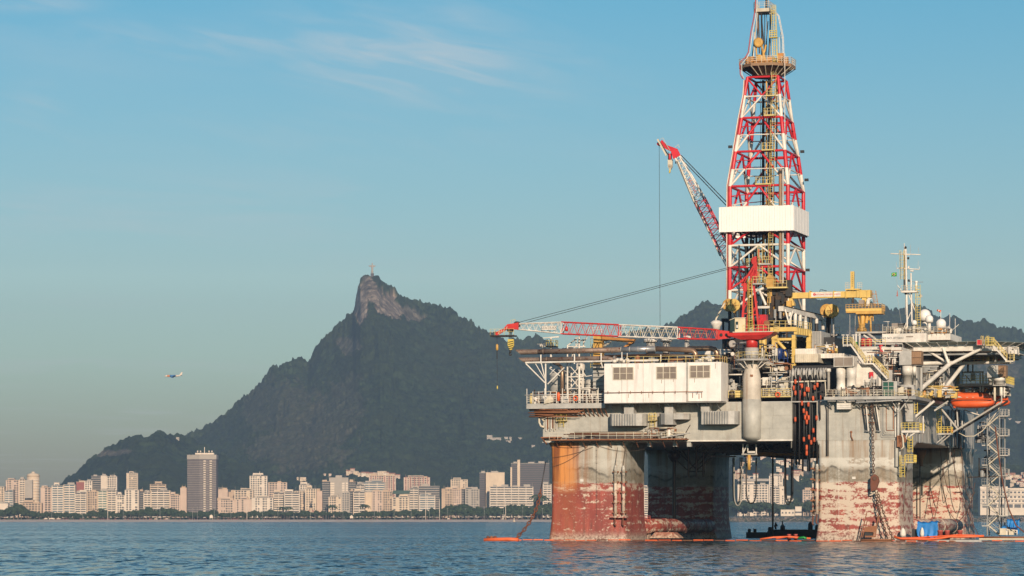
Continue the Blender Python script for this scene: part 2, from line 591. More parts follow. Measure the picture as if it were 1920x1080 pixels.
# wavelets lean on the wind: their steep fronts face the open bay
sw_=N(t,'ShaderNodeSeparateXYZ')
L(t,va.outputs[0],sw_.inputs[0])
cwv=N(t,'ShaderNodeCombineXYZ')
L(t,sw_.outputs[0],cwv.inputs[0])
L(t,mth(t,'SUBTRACT',0.0,mth(t,'MULTIPLY',mth(t,'ABSOLUTE',sw_.outputs[1]),0.8)),cwv.inputs[1])
vs_=N(t,'ShaderNodeVectorMath',operation='SCALE')
L(t,cwv.outputs[0],vs_.inputs[0])
mp4=N(t,'ShaderNodeMapping')
mp4.inputs['Scale'].default_value=(0.55,0.09,1.0)
L(t,g.outputs['Position'],mp4.inputs[0])
w4=N(t,'ShaderNodeTexNoise',i_Scale=1.0,i_Detail=3.0,i_Roughness=0.6)
L(t,mp4.outputs[0],w4.inputs['Vector'])
# glassy slicks between the ruffled patches
L(t,mth(t,'MULTIPLY',gust.outputs[0],ramp(t,w4.outputs[0],[(0.42,0.06),(0.53,1.0)]).outputs[0]),vs_.inputs['Scale'])
vb=N(t,'ShaderNodeVectorMath',operation='ADD')
L(t,vs_.outputs[0],vb.inputs[0])
vb.inputs[1].default_value=(0,0,1)
vn=N(t,'ShaderNodeVectorMath',operation='NORMALIZE')
L(t,vb.outputs[0],vn.inputs[0])
L(t,vn.outputs[0],b.inputs['Normal'])
mw=MB()
mw.add([(-9000,-60,0),(9000,-60,0),(9000,5235,0),(-9000,5235,0)],[(0,1,2,3)])
water=new_mesh('bay_water',mw.v,mw.f,wm)
wo_=bpy.data.objects.new('bay_water',water)
COL.objects.link(wo_)
setp(wo_,'dark blue rippled water of the bay reaching the far shore',kind='structure')

# ---- land behind the shore
lm,t,b=mat_new('city ground')
g=N(t,'ShaderNodeNewGeometry')
n1=N(t,'ShaderNodeTexNoise',i_Scale=0.02,i_Detail=5.0)
L(t,g.outputs['Position'],n1.inputs['Vector'])
L(t,ramp(t,n1.outputs[0],[(0.4,(0.03,0.05,0.025)),(0.6,(0.10,0.09,0.07))]).outputs[0],b.inputs['Base Color'])
b.inputs['Roughness'].default_value=0.95
sand,t,b=mat_new('pale sand')
g=N(t,'ShaderNodeNewGeometry')
n1=N(t,'ShaderNodeTexNoise',i_Scale=0.05,i_Detail=6.0)
L(t,g.outputs['Position'],n1.inputs['Vector'])
L(t,ramp(t,n1.outputs[0],[(0.35,(0.58,0.46,0.36)),(0.65,(0.72,0.60,0.48))]).outputs[0],b.inputs['Base Color'])
b.inputs['Roughness'].default_value=0.95
XS=WF.p(1384,974,5200).x
ml=MB()
ml.add([(-9000,5240,-0.5),(9000,5240,-0.5),(9000,5262,3.2),(-9000,5262,3.2),(9000,14000,3.2),(-9000,14000,3.2)],[(0,1,2,3),(3,2,4,5)])
me=new_mesh('shore_land',ml.v,ml.f,lm)
land=bpy.data.objects.new('shore_land',me)
COL.objects.link(land)
setp(land,'flat ground of the city behind the beach',kind='structure')
# beach strip: gentle slope with a wavering waterline
nx=160
bx=np.linspace(-2600,XS-30,nx)
edge=5170+9*vnoise(bx/160.0,bx*0,3)+np.clip((-400-bx)*0.012,0,30)
rows=[edge,edge+18,edge*0+5236,edge*0+5262]
zz=[bx*0-0.6,bx*0+0.9,bx*0+3.4,bx*0+3.5]
beach=grid_mesh('beach',np.stack([bx]*4),np.stack(rows),np.stack(zz),sand,smooth=True)
setp(beach,'narrow strip of pale sand between the bay and the park trees',kind='structure')

# ---- mountains
fm,t,b=mat_new('forested slope')
g=N(t,'ShaderNodeNewGeometry')
at=N(t,'ShaderNodeAttribute',attribute_name='rock')
n1=N(t,'ShaderNodeTexNoise',i_Scale=0.045,i_Detail=6.0,i_Roughness=0.8)
n2=N(t,'ShaderNodeTexNoise',i_Scale=0.006,i_Detail=4.0)
L(t,g.outputs['Position'],n1.inputs['Vector'])
L(t,g.outputs['Position'],n2.inputs['Vector'])
fol=mixc(t,ramp(t,n1.outputs[0],[(0.38,0.0),(0.66,1.0)]).outputs[0],(0.008,0.018,0.011),(0.055,0.082,0.038))
fol=mixc(t,ramp(t,n2.outputs[0],[(0.42,0.0),(0.62,0.5)]).outputs[0],fol,(0.035,0.045,0.02))
mp=N(t,'ShaderNodeMapping')
mp.inputs['Scale'].default_value=(0.05,0.05,0.006)
L(t,g.outputs['Position'],mp.inputs[0])
n3=N(t,'ShaderNodeTexNoise',i_Scale=1.0,i_Detail=6.0,i_Roughness=0.7)
L(t,mp.outputs[0],n3.inputs['Vector'])
rk=ramp(t,n3.outputs[0],[(0.33,(0.055,0.045,0.038)),(0.5,(0.21,0.165,0.13)),(0.64,(0.46,0.37,0.28))])
L(t,mixc(t,at.outputs['Fac'],fol,rk.outputs[0]),b.inputs['Base Color'])
b.inputs['Roughness'].default_value=1.0
b.inputs['Specular IOR Level'].default_value=0.1

def mountain(name,label,prof,Yr,Y0,ncol,nrow,power=1.25,rockspots=(),bump=9.0,cell=15.0,gully=14.0,sm=0.10,back=900.0,seed=1,base=4.0,fdens=1.0):
 xs=np.array([p_[0] for p_ in prof],float)
 ys=np.array([p_[1] for p_ in prof],float)
 cols=np.linspace(xs[0],xs[-1],ncol)
 H0=np.interp(cols,xs,ys)
 fr=np.linspace(0,1,nrow)**1.15
 step=cols[1]-cols[0]
 nb=max(4,nrow//12)
 X=np.zeros((nrow+nb,ncol))
 Y=np.zeros_like(X)
 Z=np.zeros_like(X)
 PY=np.zeros_like(X)
 ridge=Yr+130*vnoise(cols/90.0,cols*0+seed,seed)
 for r in range(nrow+nb):
  if r<nb:
   tt=-(nb-r)/nb
   Yd=ridge-tt*back
   Hh=np.interp(cols,xs,ys)
   Zh=(HY-Hh)/F*ridge*(1-(-tt)**1.3)
   kk=cols
  else:
   tt=fr[r-nb]
   Yd=ridge-tt*(ridge-Y0)
   sg=sm*tt*(xs[-1]-xs[0])/step*0.5
   if sg>0.8:
    kr=np.arange(-int(3*sg),int(3*sg)+1)
    ke=np.exp(-0.5*(kr/sg)**2)
    ke/=ke.sum()
    Hs=np.convolve(np.pad(H0,len(kr)//2,mode='edge'),ke,'valid')
    w=min(1.0,tt*2.2)
    Hs=H0*(1-w)+Hs*w
   else:
    Hs=H0
   Zh=(HY-Hs)/F*ridge*(1-tt)**power
   env=min(1.0,tt*9)*(1-tt)**0.4
   wx=cols/62.0+0.9*vnoise(cols/50.0,cols*0+tt*3.0,seed+20)
   gl=vnoise(wx+1.5*tt,cols*0+tt*3.4,seed+21)+0.55*vnoise(wx*2.3-2*tt,cols*0+tt*7.0,seed+22)+0.3*vnoise(wx*5.1,cols*0+tt*17.0,seed+24)
   gl=-np.abs(gl)*1.6+0.5
   Zh=Zh+env*gully*gl*(0.3+Zh/(np.max(Zh)+1e-3))
   kk=cols
  X[r]=(kk-HX)/F*Yd
  Y[r]=Yd
  Z[r]=np.maximum(Zh,base)
 PX=(X/Y)*F+HX
 PYg=HY-(Z-CAMZ)/Y*F
 rock=np.zeros_like(X)
 for(cx,cy,rx,ry,ang,st) in rockspots:
  dx,dy=PX-cx,PYg-cy
  ca,sa=math.cos(ang),math.sin(ang)
  e=((dx*ca+dy*sa)/rx)**2+((-dx*sa+dy*ca)/ry)**2
  e=e+0.55*vnoise(PX/9.0,PYg/9.0,5)+0.35*vnoise(PX/3.0,PYg/3.0,6)
  rock=np.maximum(rock,st*np.clip((1.15-e)*3.0,0,1))
 cr=crowns(X,Y+1.7*Z,cell,seed+40)*(0.55+0.45*vnoise(X/60,Y/60,seed+5))
 cr2=crowns(X+31,Y+1.7*Z,cell*2.1,seed+60)
 TT=np.concatenate([np.zeros(nb),fr])[:,None]
 n_=bump*(1+1.3*np.exp(-TT*30))*(1.2*cr+1.1*cr2*(0.6+0.6*vnoise(X/35,Y/35+Z/30,seed+66))+0.35*vnoise(X/5,Z/5,seed))*(1-rock)
 n_=n_*np.where(TT<0.05,np.clip(np.abs(PX-698)/40,0.04,1.0),1.0) if name.startswith('granite') else n_
 rr=rock*5.0*(vnoise(PX/2.2,PYg/40.0,31)+0.5*vnoise(PX,PYg/25.0,32))
 Y=Y-0.5*n_-rr
 Z=Z+0.85*n_
 o=grid_mesh(name,X,Y,Z,fm,{'rock':rock})
 setp(o,label,kind='structure')
 return o
PROF_MAIN=[(40,974),(120,962),(240,905),(320,850),(358,826),(385,812),(408,795),(430,782),(445,768),(458,755),(470,744),(483,727),(497,714),(515,702),(535,694),(555,688),(568,686),(577,690),(583,680),(592,664),(603,650),(615,637),(630,621),(645,609),(655,603),(662.5,597),(664.5,574),(668,552),(673,541),(675.5,524),(682,519),(690,516),(706,517),(711,521),(714,530),(722,537),(735,547),(748,556),(760,562),(775,570),(790,577),(805,584),(820,589),(835,593),(850,600),(865,608),(880,618),(893,624),(902,624),(920,631),(945,644),(965,646),(980,650),(1010,652),(1040,656),(1060,662),(1120,690),(1200,735),(1300,790),(1500,870),(1700,960)]
PROF_RIGHT=[(980,974),(1010,740),(1060,690),(1120,655),(1150,648),(1180,638),(1210,634),(1235,630),(1258,617),(1275,604),(1290,594),(1305,586),(1322,580),(1340,577),(1360,574),(1400,560),(1450,552),(1500,562),(1520,569),(1532,571),(1545,575),(1556,569),(1570,565),(1583,568),(1597,574),(1612,577),(1640,578),(1658,581),(1672,588),(1685,586),(1700,583),(1716,584),(1745,590),(1760,597),(1777,602),(1800,603),(1825,610),(1850,617),(1880,625),(1900,631),(1920,637),(1980,650),(2080,700),(2300,860),(2420,960)]
PROF_LOW=[(60,974),(110,918),(128,897),(146,885),(160,872),(178,858),(196,846),(214,838),(232,829),(248,823),(262,819),(276,821),(290,815),(300,813),(318,814),(334,818),(346,822),(362,826),(372,834),(400,850),(470,880),(560,905),(700,925),(900,940),(1060,960)]
PROF_FAV=[(1180,968),(1280,930),(1360,880),(1400,852),(1440,838),(1480,845),(1530,868),(1580,895),(1640,905),(1720,900),(1800,885),(1860,872),(1900,878),(1960,880),(2020,900),(2100,960)]
mountain('corcovado_peak'.replace('corcovado','granite'),'steep granite peak with bare cliff below the summit statue',PROF_MAIN,9000,6900,1150,300,1.15,rockspots=[(676,575,15,32,0.05,1.0),(690,540,18,18,0.3,0.85),(724,573,20,42,-0.85,1.0),(770,592,26,11,0.35,0.55),(590,800,80,60,0.0,0.16),(520,770,60,50,-0.6,0.12),(655,655,22,16,0.2,0.35),(560,850,90,40,0,0.18),(640,780,40,70,0.3,0.14)],gully=9,sm=0.10,seed=3)
mountain('forest_mountain','long wooded mountain ridge rising behind the platform',PROF_RIGHT,9600,7300,900,200,1.2,rockspots=[(1610,640,30,18,0.2,0.35),(1880,700,40,20,0.2,0.25)],gully=13,seed=11,cell=13)
mountain('wooded_hill','low wooded hill at the foot of the granite peak',PROF_LOW,7600,6500,700,120,1.1,rockspots=[(215,852,40,5,-0.12,0.5)],gully=12,bump=4.0,cell=9,seed=17)
mountain('hillside','green hillside scattered with houses behind the shore',PROF_FAV,6600,5700,560,120,1.0,rockspots=[(1510,875,12,16,0,0.5)],gully=6,bump=3.0,cell=9,seed=23)

# ---- grassy bank and boulder revetment on the right of the beach
rk_m,t,b=mat_new('revetment rock')
g=N(t,'ShaderNodeNewGeometry')
n1=N(t,'ShaderNodeTexNoise',i_Scale=0.6,i_Detail=5.0)
L(t,g.outputs['Position'],n1.inputs['Vector'])
L(t,ramp(t,n1.outputs[0],[(0.35,(0.12,0.09,0.075)),(0.65,(0.34,0.27,0.22))]).outputs[0],b.inputs['Base Color'])
b.inputs['Roughness'].default_value=0.95
mbk=MB()
rng=random.Random(4)
xr0,xr1=XS-40,XS+900
for i in range(2600):
 x=rng.uniform(xr0,xr1)
 k=rng.random()
 y=5188+k*22+rng.uniform(-2,2)
 z=-0.4+k*7.0
 r=rng.uniform(0.9,1.9)
 q=[Vector((rng.gauss(0,1),rng.gauss(0,1),rng.gauss(0,1))).normalized()*r*rng.uniform(0.8,1.2) for _ in range(6)]
 c0=Vector((x,y,z))
 vs=[c0+Vector((r,0,0))+q[0]*.3,c0+Vector((0,r,0))+q[1]*.3,c0+Vector((-r,0,0))+q[2]*.3,c0+Vector((0,-r,0))+q[3]*.3,c0+Vector((0,0,r*.8))+q[4]*.3,c0+Vector((0,0,-r))+q[5]*.3]
 mbk.add(vs,[(0,1,4),(1,2,4),(2,3,4),(3,0,4),(1,0,5),(2,1,5),(3,2,5),(0,3,5)])
single('revetment_boulders','band of tumbled boulders along the far shore seen under the deck','boulders',mbk,rk_m,frame=WF,kind='stuff')
gm,t,b=mat_new('bank grass')
g=N(t,'ShaderNodeNewGeometry')
n1=N(t,'ShaderNodeTexNoise',i_Scale=0.1,i_Detail=5.0)
L(t,g.outputs['Position'],n1.inputs['Vector'])
L(t,ramp(t,n1.outputs[0],[(0.35,(0.035,0.055,0.02)),(0.65,(0.09,0.10,0.04))]).outputs[0],b.inputs['Base Color'])
bank=MB().add([(xr0,5186,-0.5),(xr1,5186,-0.5),(xr1,5210,6.5),(xr0,5210,6.5),(xr1,5330,9.0),(xr0,5330,9.0),(xr1,5700,9.5),(xr0,5700,9.5)],[(0,1,2,3),(3,2,4,5),(5,4,6,7)])
single('grass_bank','grassy bank on top of the boulder shore',None,bank,gm,frame=WF,kind='structure')

# ---- the air
hm=bpy.data.materials.new('haze air')
hm.use_nodes=True
t=hm.node_tree
t.nodes.clear()
o=N(t,'ShaderNodeOutputMaterial')
pv=N(t,'ShaderNodeVolumePrincipled')
pv.inputs['Color'].default_value=(0.37,0.54,0.79,1)
pv.inputs['Density'].default_value=5.2e-5
pv.inputs['Anisotropy'].default_value=0.0
L(t,pv.outputs[0],o.inputs['Volume'])
hb=MB().box((-9500,-200,-1.6),(9500,14500,960))
single('haze','pale morning haze hanging over the bay and the city',None,hb,hm,base=(0,0,0),frame=WF,kind='stuff')

# ================================================================== CITY
def bmat(name,col,var=0.12):
 if name in MATS:
  return MATS[name]
 m,t,b=mat_new(name)
 g=N(t,'ShaderNodeNewGeometry')
 n1=N(t,'ShaderNodeTexNoise',i_Scale=0.11,i_Detail=4.0)
 L(t,g.outputs['Position'],n1.inputs['Vector'])
 L(t,mixc(t,ramp(t,n1.outputs[0],[(0.35,0.0),(0.65,1.0)]).outputs[0],tuple(c*(1-var) for c in col),col),b.inputs['Base Color'])
 b.inputs['Roughness'].default_value=0.8
 MATS[name]=m
 return m
BC={'cream':bmat('cream render',(0.700,0.543,0.387)),'white':bmat('white render',(0.763,0.640,0.510)),'pink':bmat('pink render',(0.63,0.47,0.365)),'tan':bmat('tan render',(0.551,0.398,0.273)),'greyb':bmat('grey render',(0.424,0.369,0.308)),'brown':bmat('brown facade',(0.12,0.085,0.085)),'glassy':bmat('blue grey glazing',(0.045,0.07,0.085)),'redb':bmat('red brick wall',(0.33,0.11,0.085)),'tower':bmat('tower bronze facade',(0.15,0.125,0.12)),'win':bmat('near black window',(0.02,0.022,0.026)),'winblue':bmat('bluish window',(0.07,0.13,0.17)),'wing':bmat('greenish window',(0.10,0.20,0.16)),'tile':bmat('clay roof tile',(0.42,0.17,0.10)),'roofd':bmat('dark roof',(0.10,0.085,0.08)),'greenroof':bmat('green copper roof',(0.06,0.10,0.075)),}  # the window tone is one even near black
BC['win'].node_tree.nodes['Principled BSDF'].inputs['Roughness'].default_value=0.35 if 'Principled BSDF' in BC['win'].node_tree.nodes else 0.35
brng=random.Random(21)

def building(x0,x1,top,depth,style,wall,label,roofcap=True,base=3.0,name='apartment_block',win='win',fl=3.7,side=0.0,dv=16.0,group='buildings along the far shore'):
 """x0, x1, top measured in the photograph at the distance depth; a real block dv metres deep"""
 a,b=WF.p(x0,top,depth),WF.p(x1,top,depth)
 X0,X1,Z1=a.x,b.x,a.z
 th=Thing(name,label,'building',((X0+X1)/2,depth,base),WF,group)
 w=X1-X0
 pent=None
 if style not in('blank','curtain') and w>12 and brng.random()<.75:
  ph=brng.choice((2.6,3.4,5.2))
  Z1-=ph
  f0=brng.uniform(0,.45)
  pent=(X0+w*f0,X0+w*min(1,f0+brng.uniform(.35,.6)),Z1,Z1+ph)
 h=Z1-base
 body=MB()
 win_=MB()
 slab=MB()
 D=depth
 nfl=max(2,int(h/fl))
 fh=h/nfl
 if style=='blank':
  body.box((X0,D,base),(X1,D+dv,Z1))
 elif style=='bands': # balcony bands: parapets stand out of recessed dark loggias
  body.box((X0,D+1.2,base),(X1,D+dv,Z1))
  ends=1.2
  body.box((X0,D,base),(X0+ends,D+1.2,Z1-0.05))
  body.box((X1-ends,D,base),(X1,D+1.2,Z1-0.05))
  nb_=max(1,int(w/14))
  for i in range(nfl):
   z=base+i*fh
   slab.box((X0+ends,D-0.1,z),(X1-ends,D+1.2,z+fh*0.42))
   win_.box((X0+ends,D+1.12,z+fh*0.5),(X1-ends,D+1.19,z+fh*0.97))
  for k in range(1,nb_+1):
   xx=X0+w*k/(nb_+1)
   slab.box((xx-0.5,D-0.12,base),(xx+0.5,D+1.15,Z1-0.3))
 elif style=='curtain': # close dark glazing with thin floor edges and fins
  body.box((X0,D+0.5,base),(X1,D+dv,Z1))
  for i in range(nfl):
   z=base+i*fh
   win_.box((X0,D+0.42,z+fh*0.3),(X1,D+0.49,z+fh*0.96))
   slab.box((X0,D,z),(X1,D+0.42,z+fh*0.24))
 else: # rows of recessed windows
  body.box((X0,D,base),(X1,D+dv,Z1))
  nw=max(2,int(w/(4.2 if style=='rows' else 5.2)))
  pw=w/(nw+0.6)
  skip=set(k for k in range(nw) if brng.random()<(0.15 if style=='rows' else 0.28))
  wide={k:brng.uniform(0.42,0.78) for k in range(nw)}
  for i in range(nfl):
   z=base+i*fh
   for k in range(nw):
    if k in skip or brng.random()<0.05:
     continue
    xc=X0+pw*(k+0.8)
    ww=pw*wide[k]*0.5
    win_.box((xc-ww,D-0.06,z+fh*0.27),(xc+ww,D+0.02,z+fh*0.86))
    slab.box((xc-ww-0.15,D-0.35,z+fh*0.16),(xc+ww+0.15,D-0.07,z+fh*0.24))
   if style=='classic' and i in(1,nfl-1):
    slab.box((X0-0.4,D-0.5,z),(X1+0.4,D-0.02,z+0.5))
    # windows on the right flank
  for i in range(nfl):
   z=base+i*fh
   for k in range(3):
    yy=D+dv*(k+0.7)/3.4
    win_.box((X1-0.02,yy-0.8,z+fh*0.36),(X1+0.05,yy+0.8,z+fh*0.78))
 th.part('wall',body,BC[wall])
 if win_.v:
  th.part('window_rows',win_,BC[win],kind='stuff')
 if slab.v:
  th.part('balcony_fronts' if style=='bands' else 'ledges',slab,BC['white' if wall in('cream','white','greyb') else('cream' if wall in('pink','tan') else wall)] if style!='curtain' else BC['greyb' if wall!='brown' else 'brown'],kind='stuff')
 if pent:
  pm=MB().box((pent[0],D+2.2,Z1+.7),(pent[1],D+dv-2,pent[3]))
  pt_=th.part('penthouse',pm,BC[wall])
  th.part('penthouse_windows',MB().box((pent[0]+.8,D+2.1,Z1+1.0),(pent[1]-.8,D+2.22,Z1+min(2.4,pent[3]-pent[2]-.3))),BC[win],pt_)
  th.part('penthouse_roof',MB().box((pent[0]-.5,D+1.6,pent[3]+.003),(pent[1]+.5,D+dv-1.6,pent[3]+.35)),BC['white'],pt_)
 rf=MB()
 rf.box((X0-0.25,D-0.35 if style!='bands' else D-0.2,Z1+0.01),(X1+0.25,D+dv,Z1+0.7))
 if roofcap:
  n=max(1,int(w/18))
  for k in range(n):
   cx=X0+w*(k+brng.uniform(0.3,0.7))/n
   cw=min(w*0.3,brng.uniform(3,6))
   rf.box((cx-cw,D+3,Z1+0.7),(cx+cw,D+9,Z1+brng.uniform(2.4,4.6)))
  for k in range(brng.randint(1,3)):
   cx=brng.uniform(X0+1,X1-1)
   rf.box((cx-0.12,D+5,Z1+0.7),(cx+0.12,D+5.25,Z1+brng.uniform(4,7)))
 th.part('roof',rf,BC['greyb' if wall in('cream','white','greyb') else 'tan'] if wall not in('brown','tower') else BC['greyb'])
 return th
 # (x0, x1, top, depth, style, wall, label, options)
CITY=[(-22,8,907,5500,'rows','cream','cream block cut by the left edge of the picture'),(8,25,918,5480,'bands','greyb','short banded block beside the curved tower at far left',{'win':'winblue'}),(11,36,897,5600,'rows','pink','stepped pinkish tower behind the short banded block at far left'),(36,47,899,5560,'bands','cream','slim cream block squeezed left of the curved tower'),(-6,15,944,5370,'blank','white','low plain white building among the trees at far left'),(40,78,938,5420,'classic','tan','low tan building in front of the curved tower'),(76,97,911,5480,'classic','pink','uneven pink block right of the curved tower'),(97,119,905,5460,'bands','white','white block with bluish glass balconies',{'win':'winblue'}),(119,141,909,5465,'bands','cream','cream block with shaded balconies beside the bluish one',{'win':'winblue'}),(140,162,919,5450,'bands','white','white block with nine even balcony bands'),(143,159,904,5700,'blank','redb','dark red building behind the even balcony bands'),(158,173,902,5650,'rows','white','white block with paired windows behind the front row'),(163,183,922,5450,'rows','tan','orange brown block with a grid of square windows'),(171,190,893,5660,'curtain','greyb','grey block with glazed top floors behind the front row'),(189,200,892,5640,'blank','white','blank white slab beside the glazed grey block'),(200,219,891,5630,'rows','white','white tower with a grid of small dark windows'),(183,201,921,5452,'bands','cream','block with greenish glass bands left of the flagpole',{'win':'wing'}),(201,218,920,5456,'bands','white','white block with dark ribbon windows right of the greenish one'),(218,234,923,5450,'rows','white','narrow white block with scattered square windows'),(234,260,919,5446,'classic','white','ornate white building with two tall dark slots'),(237,258,884,6150,'rows','cream','lone cream tower standing up on the wooded slope'),(260,269,921,5470,'curtain','glassy','dark glazed strip beside the ornate white building'),(269,283,921,5460,'bands','white','white ribbed block left of the curved apartment house'),(281,311,903,5660,'bands','tan','tan block with deep dark loggias rising behind'),(283,319,920,5450,'bands','cream','cream block with long windows left of the pink corner house'),(319,338,923,5445,'rows','pink','pink house with small windows beside the dark tower'),(338,350,915,5447,'blank','pink','plain pink gable wall touching the dark tower'),(406,427,915,5560,'classic','pink','pinkish stepped building right behind the dark tower'),(399,442,932,5440,'rows','pink','long pink block with small windows right of the dark tower'),(427,441,923,5600,'blank','tan','plain tan wall between two pink roofs'),(439,475,916,5560,'classic','cream','cream block with cluttered rooftops behind the pink row'),(442,472,931,5438,'rows','pink','pink block with paired windows behind the flagpole'),(468,501,890,5780,'rows','white','white tower with a spike on its roof'),(472,512,930,5436,'rows','white','broad white block with rounded corners'),(503,538,905,5640,'classic','pink','pink terraced block right of the spiked tower'),(512,533,919,5460,'bands','cream','tall narrow cream block beside the banded white one'),(533,562,918,5440,'bands','white','white block with wide even window bands'),(552,572,921,5480,'rows','cream','cream block with balconies behind the church spire'),(561,583,904,5600,'rows','white','tall white block with a rooftop box'),(572,593,911,5450,'rows','cream','cream tower with a sloping top right of the church spire'),(592,604,921,5470,'blank','pink','low pink wall before the dark glass slab'),(604,618,903,5500,'curtain','glassy','dark blue glass slab at the left of the grey office block'),(617,653,896,5520,'blank','greyb','grey office block with white louvred panels'),(653,667,904,5530,'curtain','glassy','dark glass wing at the right of the grey office block'),(667,684,904,5560,'bands','greyb','grey banded block beside the dark glass wing'),(616,640,929,5440,'rows','cream','cream house with a mansard roof before the grey offices'),(640,656,924,5442,'rows','greyb','grey house with a small dome beside the mansard roof'),(656,663,921,5450,'curtain','glassy','sliver of dark glass between two cream houses'),(662,685,917,5436,'bands','cream','cream block with scalloped balconies'),(677,722,899,5620,'bands','greyb','wide grey block with a white penthouse',{'win':'winblue'}),(692,742,892,5760,'rows','pink','pink striped slab behind the wide grey block'),(685,698,923,5445,'blank','cream','plain cream wall beside the scalloped balconies'),(698,717,921,5440,'rows','pink','pink block with large dark windows'),(717,736,922,5442,'rows','tan','tan block left of the ornate green roof'),(735,767,927,5438,'classic','cream','ornate cream palace with a green roof'),(757,806,892,5760,'rows','pink','broad pink striped tower block on the skyline'),(767,785,912,5450,'bands','greyb','banded grey block right of the green roof'),(785,824,912,5470,'curtain','greyb','grey glazed block behind the flagpoles'),(786,816,926,5444,'bands','white','lower white block with balcony grid by the flagpoles',{'win':'winblue'}),(828,849,917,5445,'rows','tan','brownish grey block with a dark cornice'),(846,865,912,5450,'rows','pink','pink balconied block under the brown roofs'),(845,877,896,5800,'rows','cream','cream block standing behind the pink balconies'),(864,873,917,5460,'curtain','glassy','narrow dark slot between pink and grey blocks'),(872,899,914,5446,'rows','greyb','grey block with white roof fins'),(899,911,887,5470,'curtain','brown','dark brown flank of the plain cream slab'),(911,946,886,5460,'blank','cream','tall plain cream slab without windows'),(918,1000,913,5420,'bands','white','long white block with ribbon windows beside the platform'),(958,1030,869,5560,'curtain','brown','massive dark brown block left of the platform leg'),(1018,1034,908,5450,'bands','white','white block edge just left of the rusty platform leg'),(1200,1216,910,5450,'bands','white','white block seen between the two left legs'),]
for r in CITY:
 kw=dict(r[7]) if len(r)>7 else{}
 th=building(*r[:7],**kw)
 x0,x1,top,dep=r[:4]
 lab=r[6]
 if 'grey office block with white' in lab:
  pl=MB()
  for(a,b) in((619.5,627),(641,646),(648.5,652.5)):
   for k in range(8):
    q0,q1=WF.p(a,905+k*4.3,dep),WF.p(b,908+k*4.3,dep)
    pl.box((q0.x,dep-0.3,q1.z),(q1.x,dep-0.02,q0.z))
  th.part('louvre_panels',pl,BC['white'],kind='stuff')
 if 'massive dark brown' in lab:
  for(a,b,tp) in((957,960,876),(970,975,862)):
   q0,q1=WF.p(a,tp,dep),WF.p(b,940,dep)
   th.part('stair_shaft',MB().box((q0.x,dep-1.2,q1.z),(q1.x,dep+6,q0.z)),BC['cream'])
 if 'pink striped' in lab or 'broad pink striped' in lab:
  st=MB()
  for k in range(6):
   a=x0+4+(x1-x0-8)*k/5
   q0,q1=WF.p(a-0.7,top+1,dep),WF.p(a+0.7,935,dep)
   st.box((q0.x,dep-0.4,q1.z),(q1.x,dep-0.08,q0.z))
  th.part('facade_stripes',st,BC['redb'],kind='stuff')
 if 'green roof' in lab and 'palace' in lab:
  q0,q1=WF.p(x0,919.5,dep),WF.p(x1,927,dep)
  th.part('mansard_roof',MB().prism([(q0.x,dep,q1.z+.8),(q0.x+2,dep+3,q0.z),(q0.x+2,dep+13,q0.z),(q0.x,dep+16,q1.z+.8)],(q1.x-q0.x,0,0)),BC['greenroof'])
 if 'spike on its roof' in lab:
  q0,q1=WF.p(474,887,dep),WF.p(486,890,dep)
  th.part('penthouse',MB().box((q0.x,dep+2,q1.z),(WF.p(493,890,dep).x,dep+10,q0.z)),BC['white'])
  q=WF.p(486.5,885,dep)
  th.part('spike',MB().tube([(q.x,dep+4,q.z-4),(q.x,dep+4,q.z+2)],0.9,4,r1=0.1),BC['white'])
  # curved tower at far left
th=Thing('apartment_tower','rounded tower with a blank grey side at far left','building',(WF.p(60,940,5520).x,5520,3),WF,'buildings along the far shore')
q0,q1=WF.p(48.5,893,5520),WF.p(72,940,5520)
cxm=(q0.x+q1.x)/2
rad=(q1.x-q0.x)/2
th.part('wall',MB().lathe((cxm,5532,0),[(rad,3),(rad,q0.z)],20),BC['cream'])
sb=MB()
for k in range(15):
 sb.lathe((cxm,5532,0),[(rad+0.9,5+k*4.6),(rad+0.9,6.6+k*4.6)],20)
th.part('balcony_fronts',sb,BC['white'],kind='stuff')
a,b=WF.p(48,900,5518),WF.p(62,934,5518)
th.part('blank_side',MB().box((a.x,5510,b.z),(b.x,5519,a.z)),BC['greyb'])
th.part('roof',MB().lathe((cxm,5532,0),[(rad+1,q0.z+.1),(rad*.9,q0.z+4),(rad*.3,q0.z+5.5),(rad*.25,q0.z+8)],20),BC['cream'])

# the dark tower
D=5420
th=Thing('office_tower','tall dark bronze tower with pale crown and two columns of white balconies','building',(WF.p(377,960,D).x,D,3),WF)
a,b=WF.p(350,852.5,D),WF.p(405,970,D)
xm=WF.p(374,0,D).x
dv=40.0
th.part('wall',MB().prism([(a.x,D+9,3),(xm,D,3),(b.x,D+4,3),(b.x,D+dv,3),(a.x,D+dv,3)],(0,0,WF.p(0,861,D).z-3)),BC['tower'])
zc0,zc1=WF.p(0,860.9,D).z,a.z
th.part('crown',MB().prism([(a.x-.3,D+8.6,zc0),(xm,D-.5,zc0),(b.x+.3,D+3.6,zc0),(b.x+.3,D+dv+.3,zc0),(a.x-.3,D+dv+.3,zc0)],(0,0,zc1-zc0)),BC['greyb'])
fins=MB()
wins=MB()
for k in range(26):
 z=5+k*(zc0-6)/26
 fins.prism([(a.x-.05,D+8.9,z),(xm,D-.1,z),(b.x+.05,D+3.9,z),(b.x,D+4.2,z),(xm,D+.3,z),(a.x,D+9.3,z)],(0,0,0.55))
th.part('floor_edges',fins,BC['greyb'],kind='stuff')
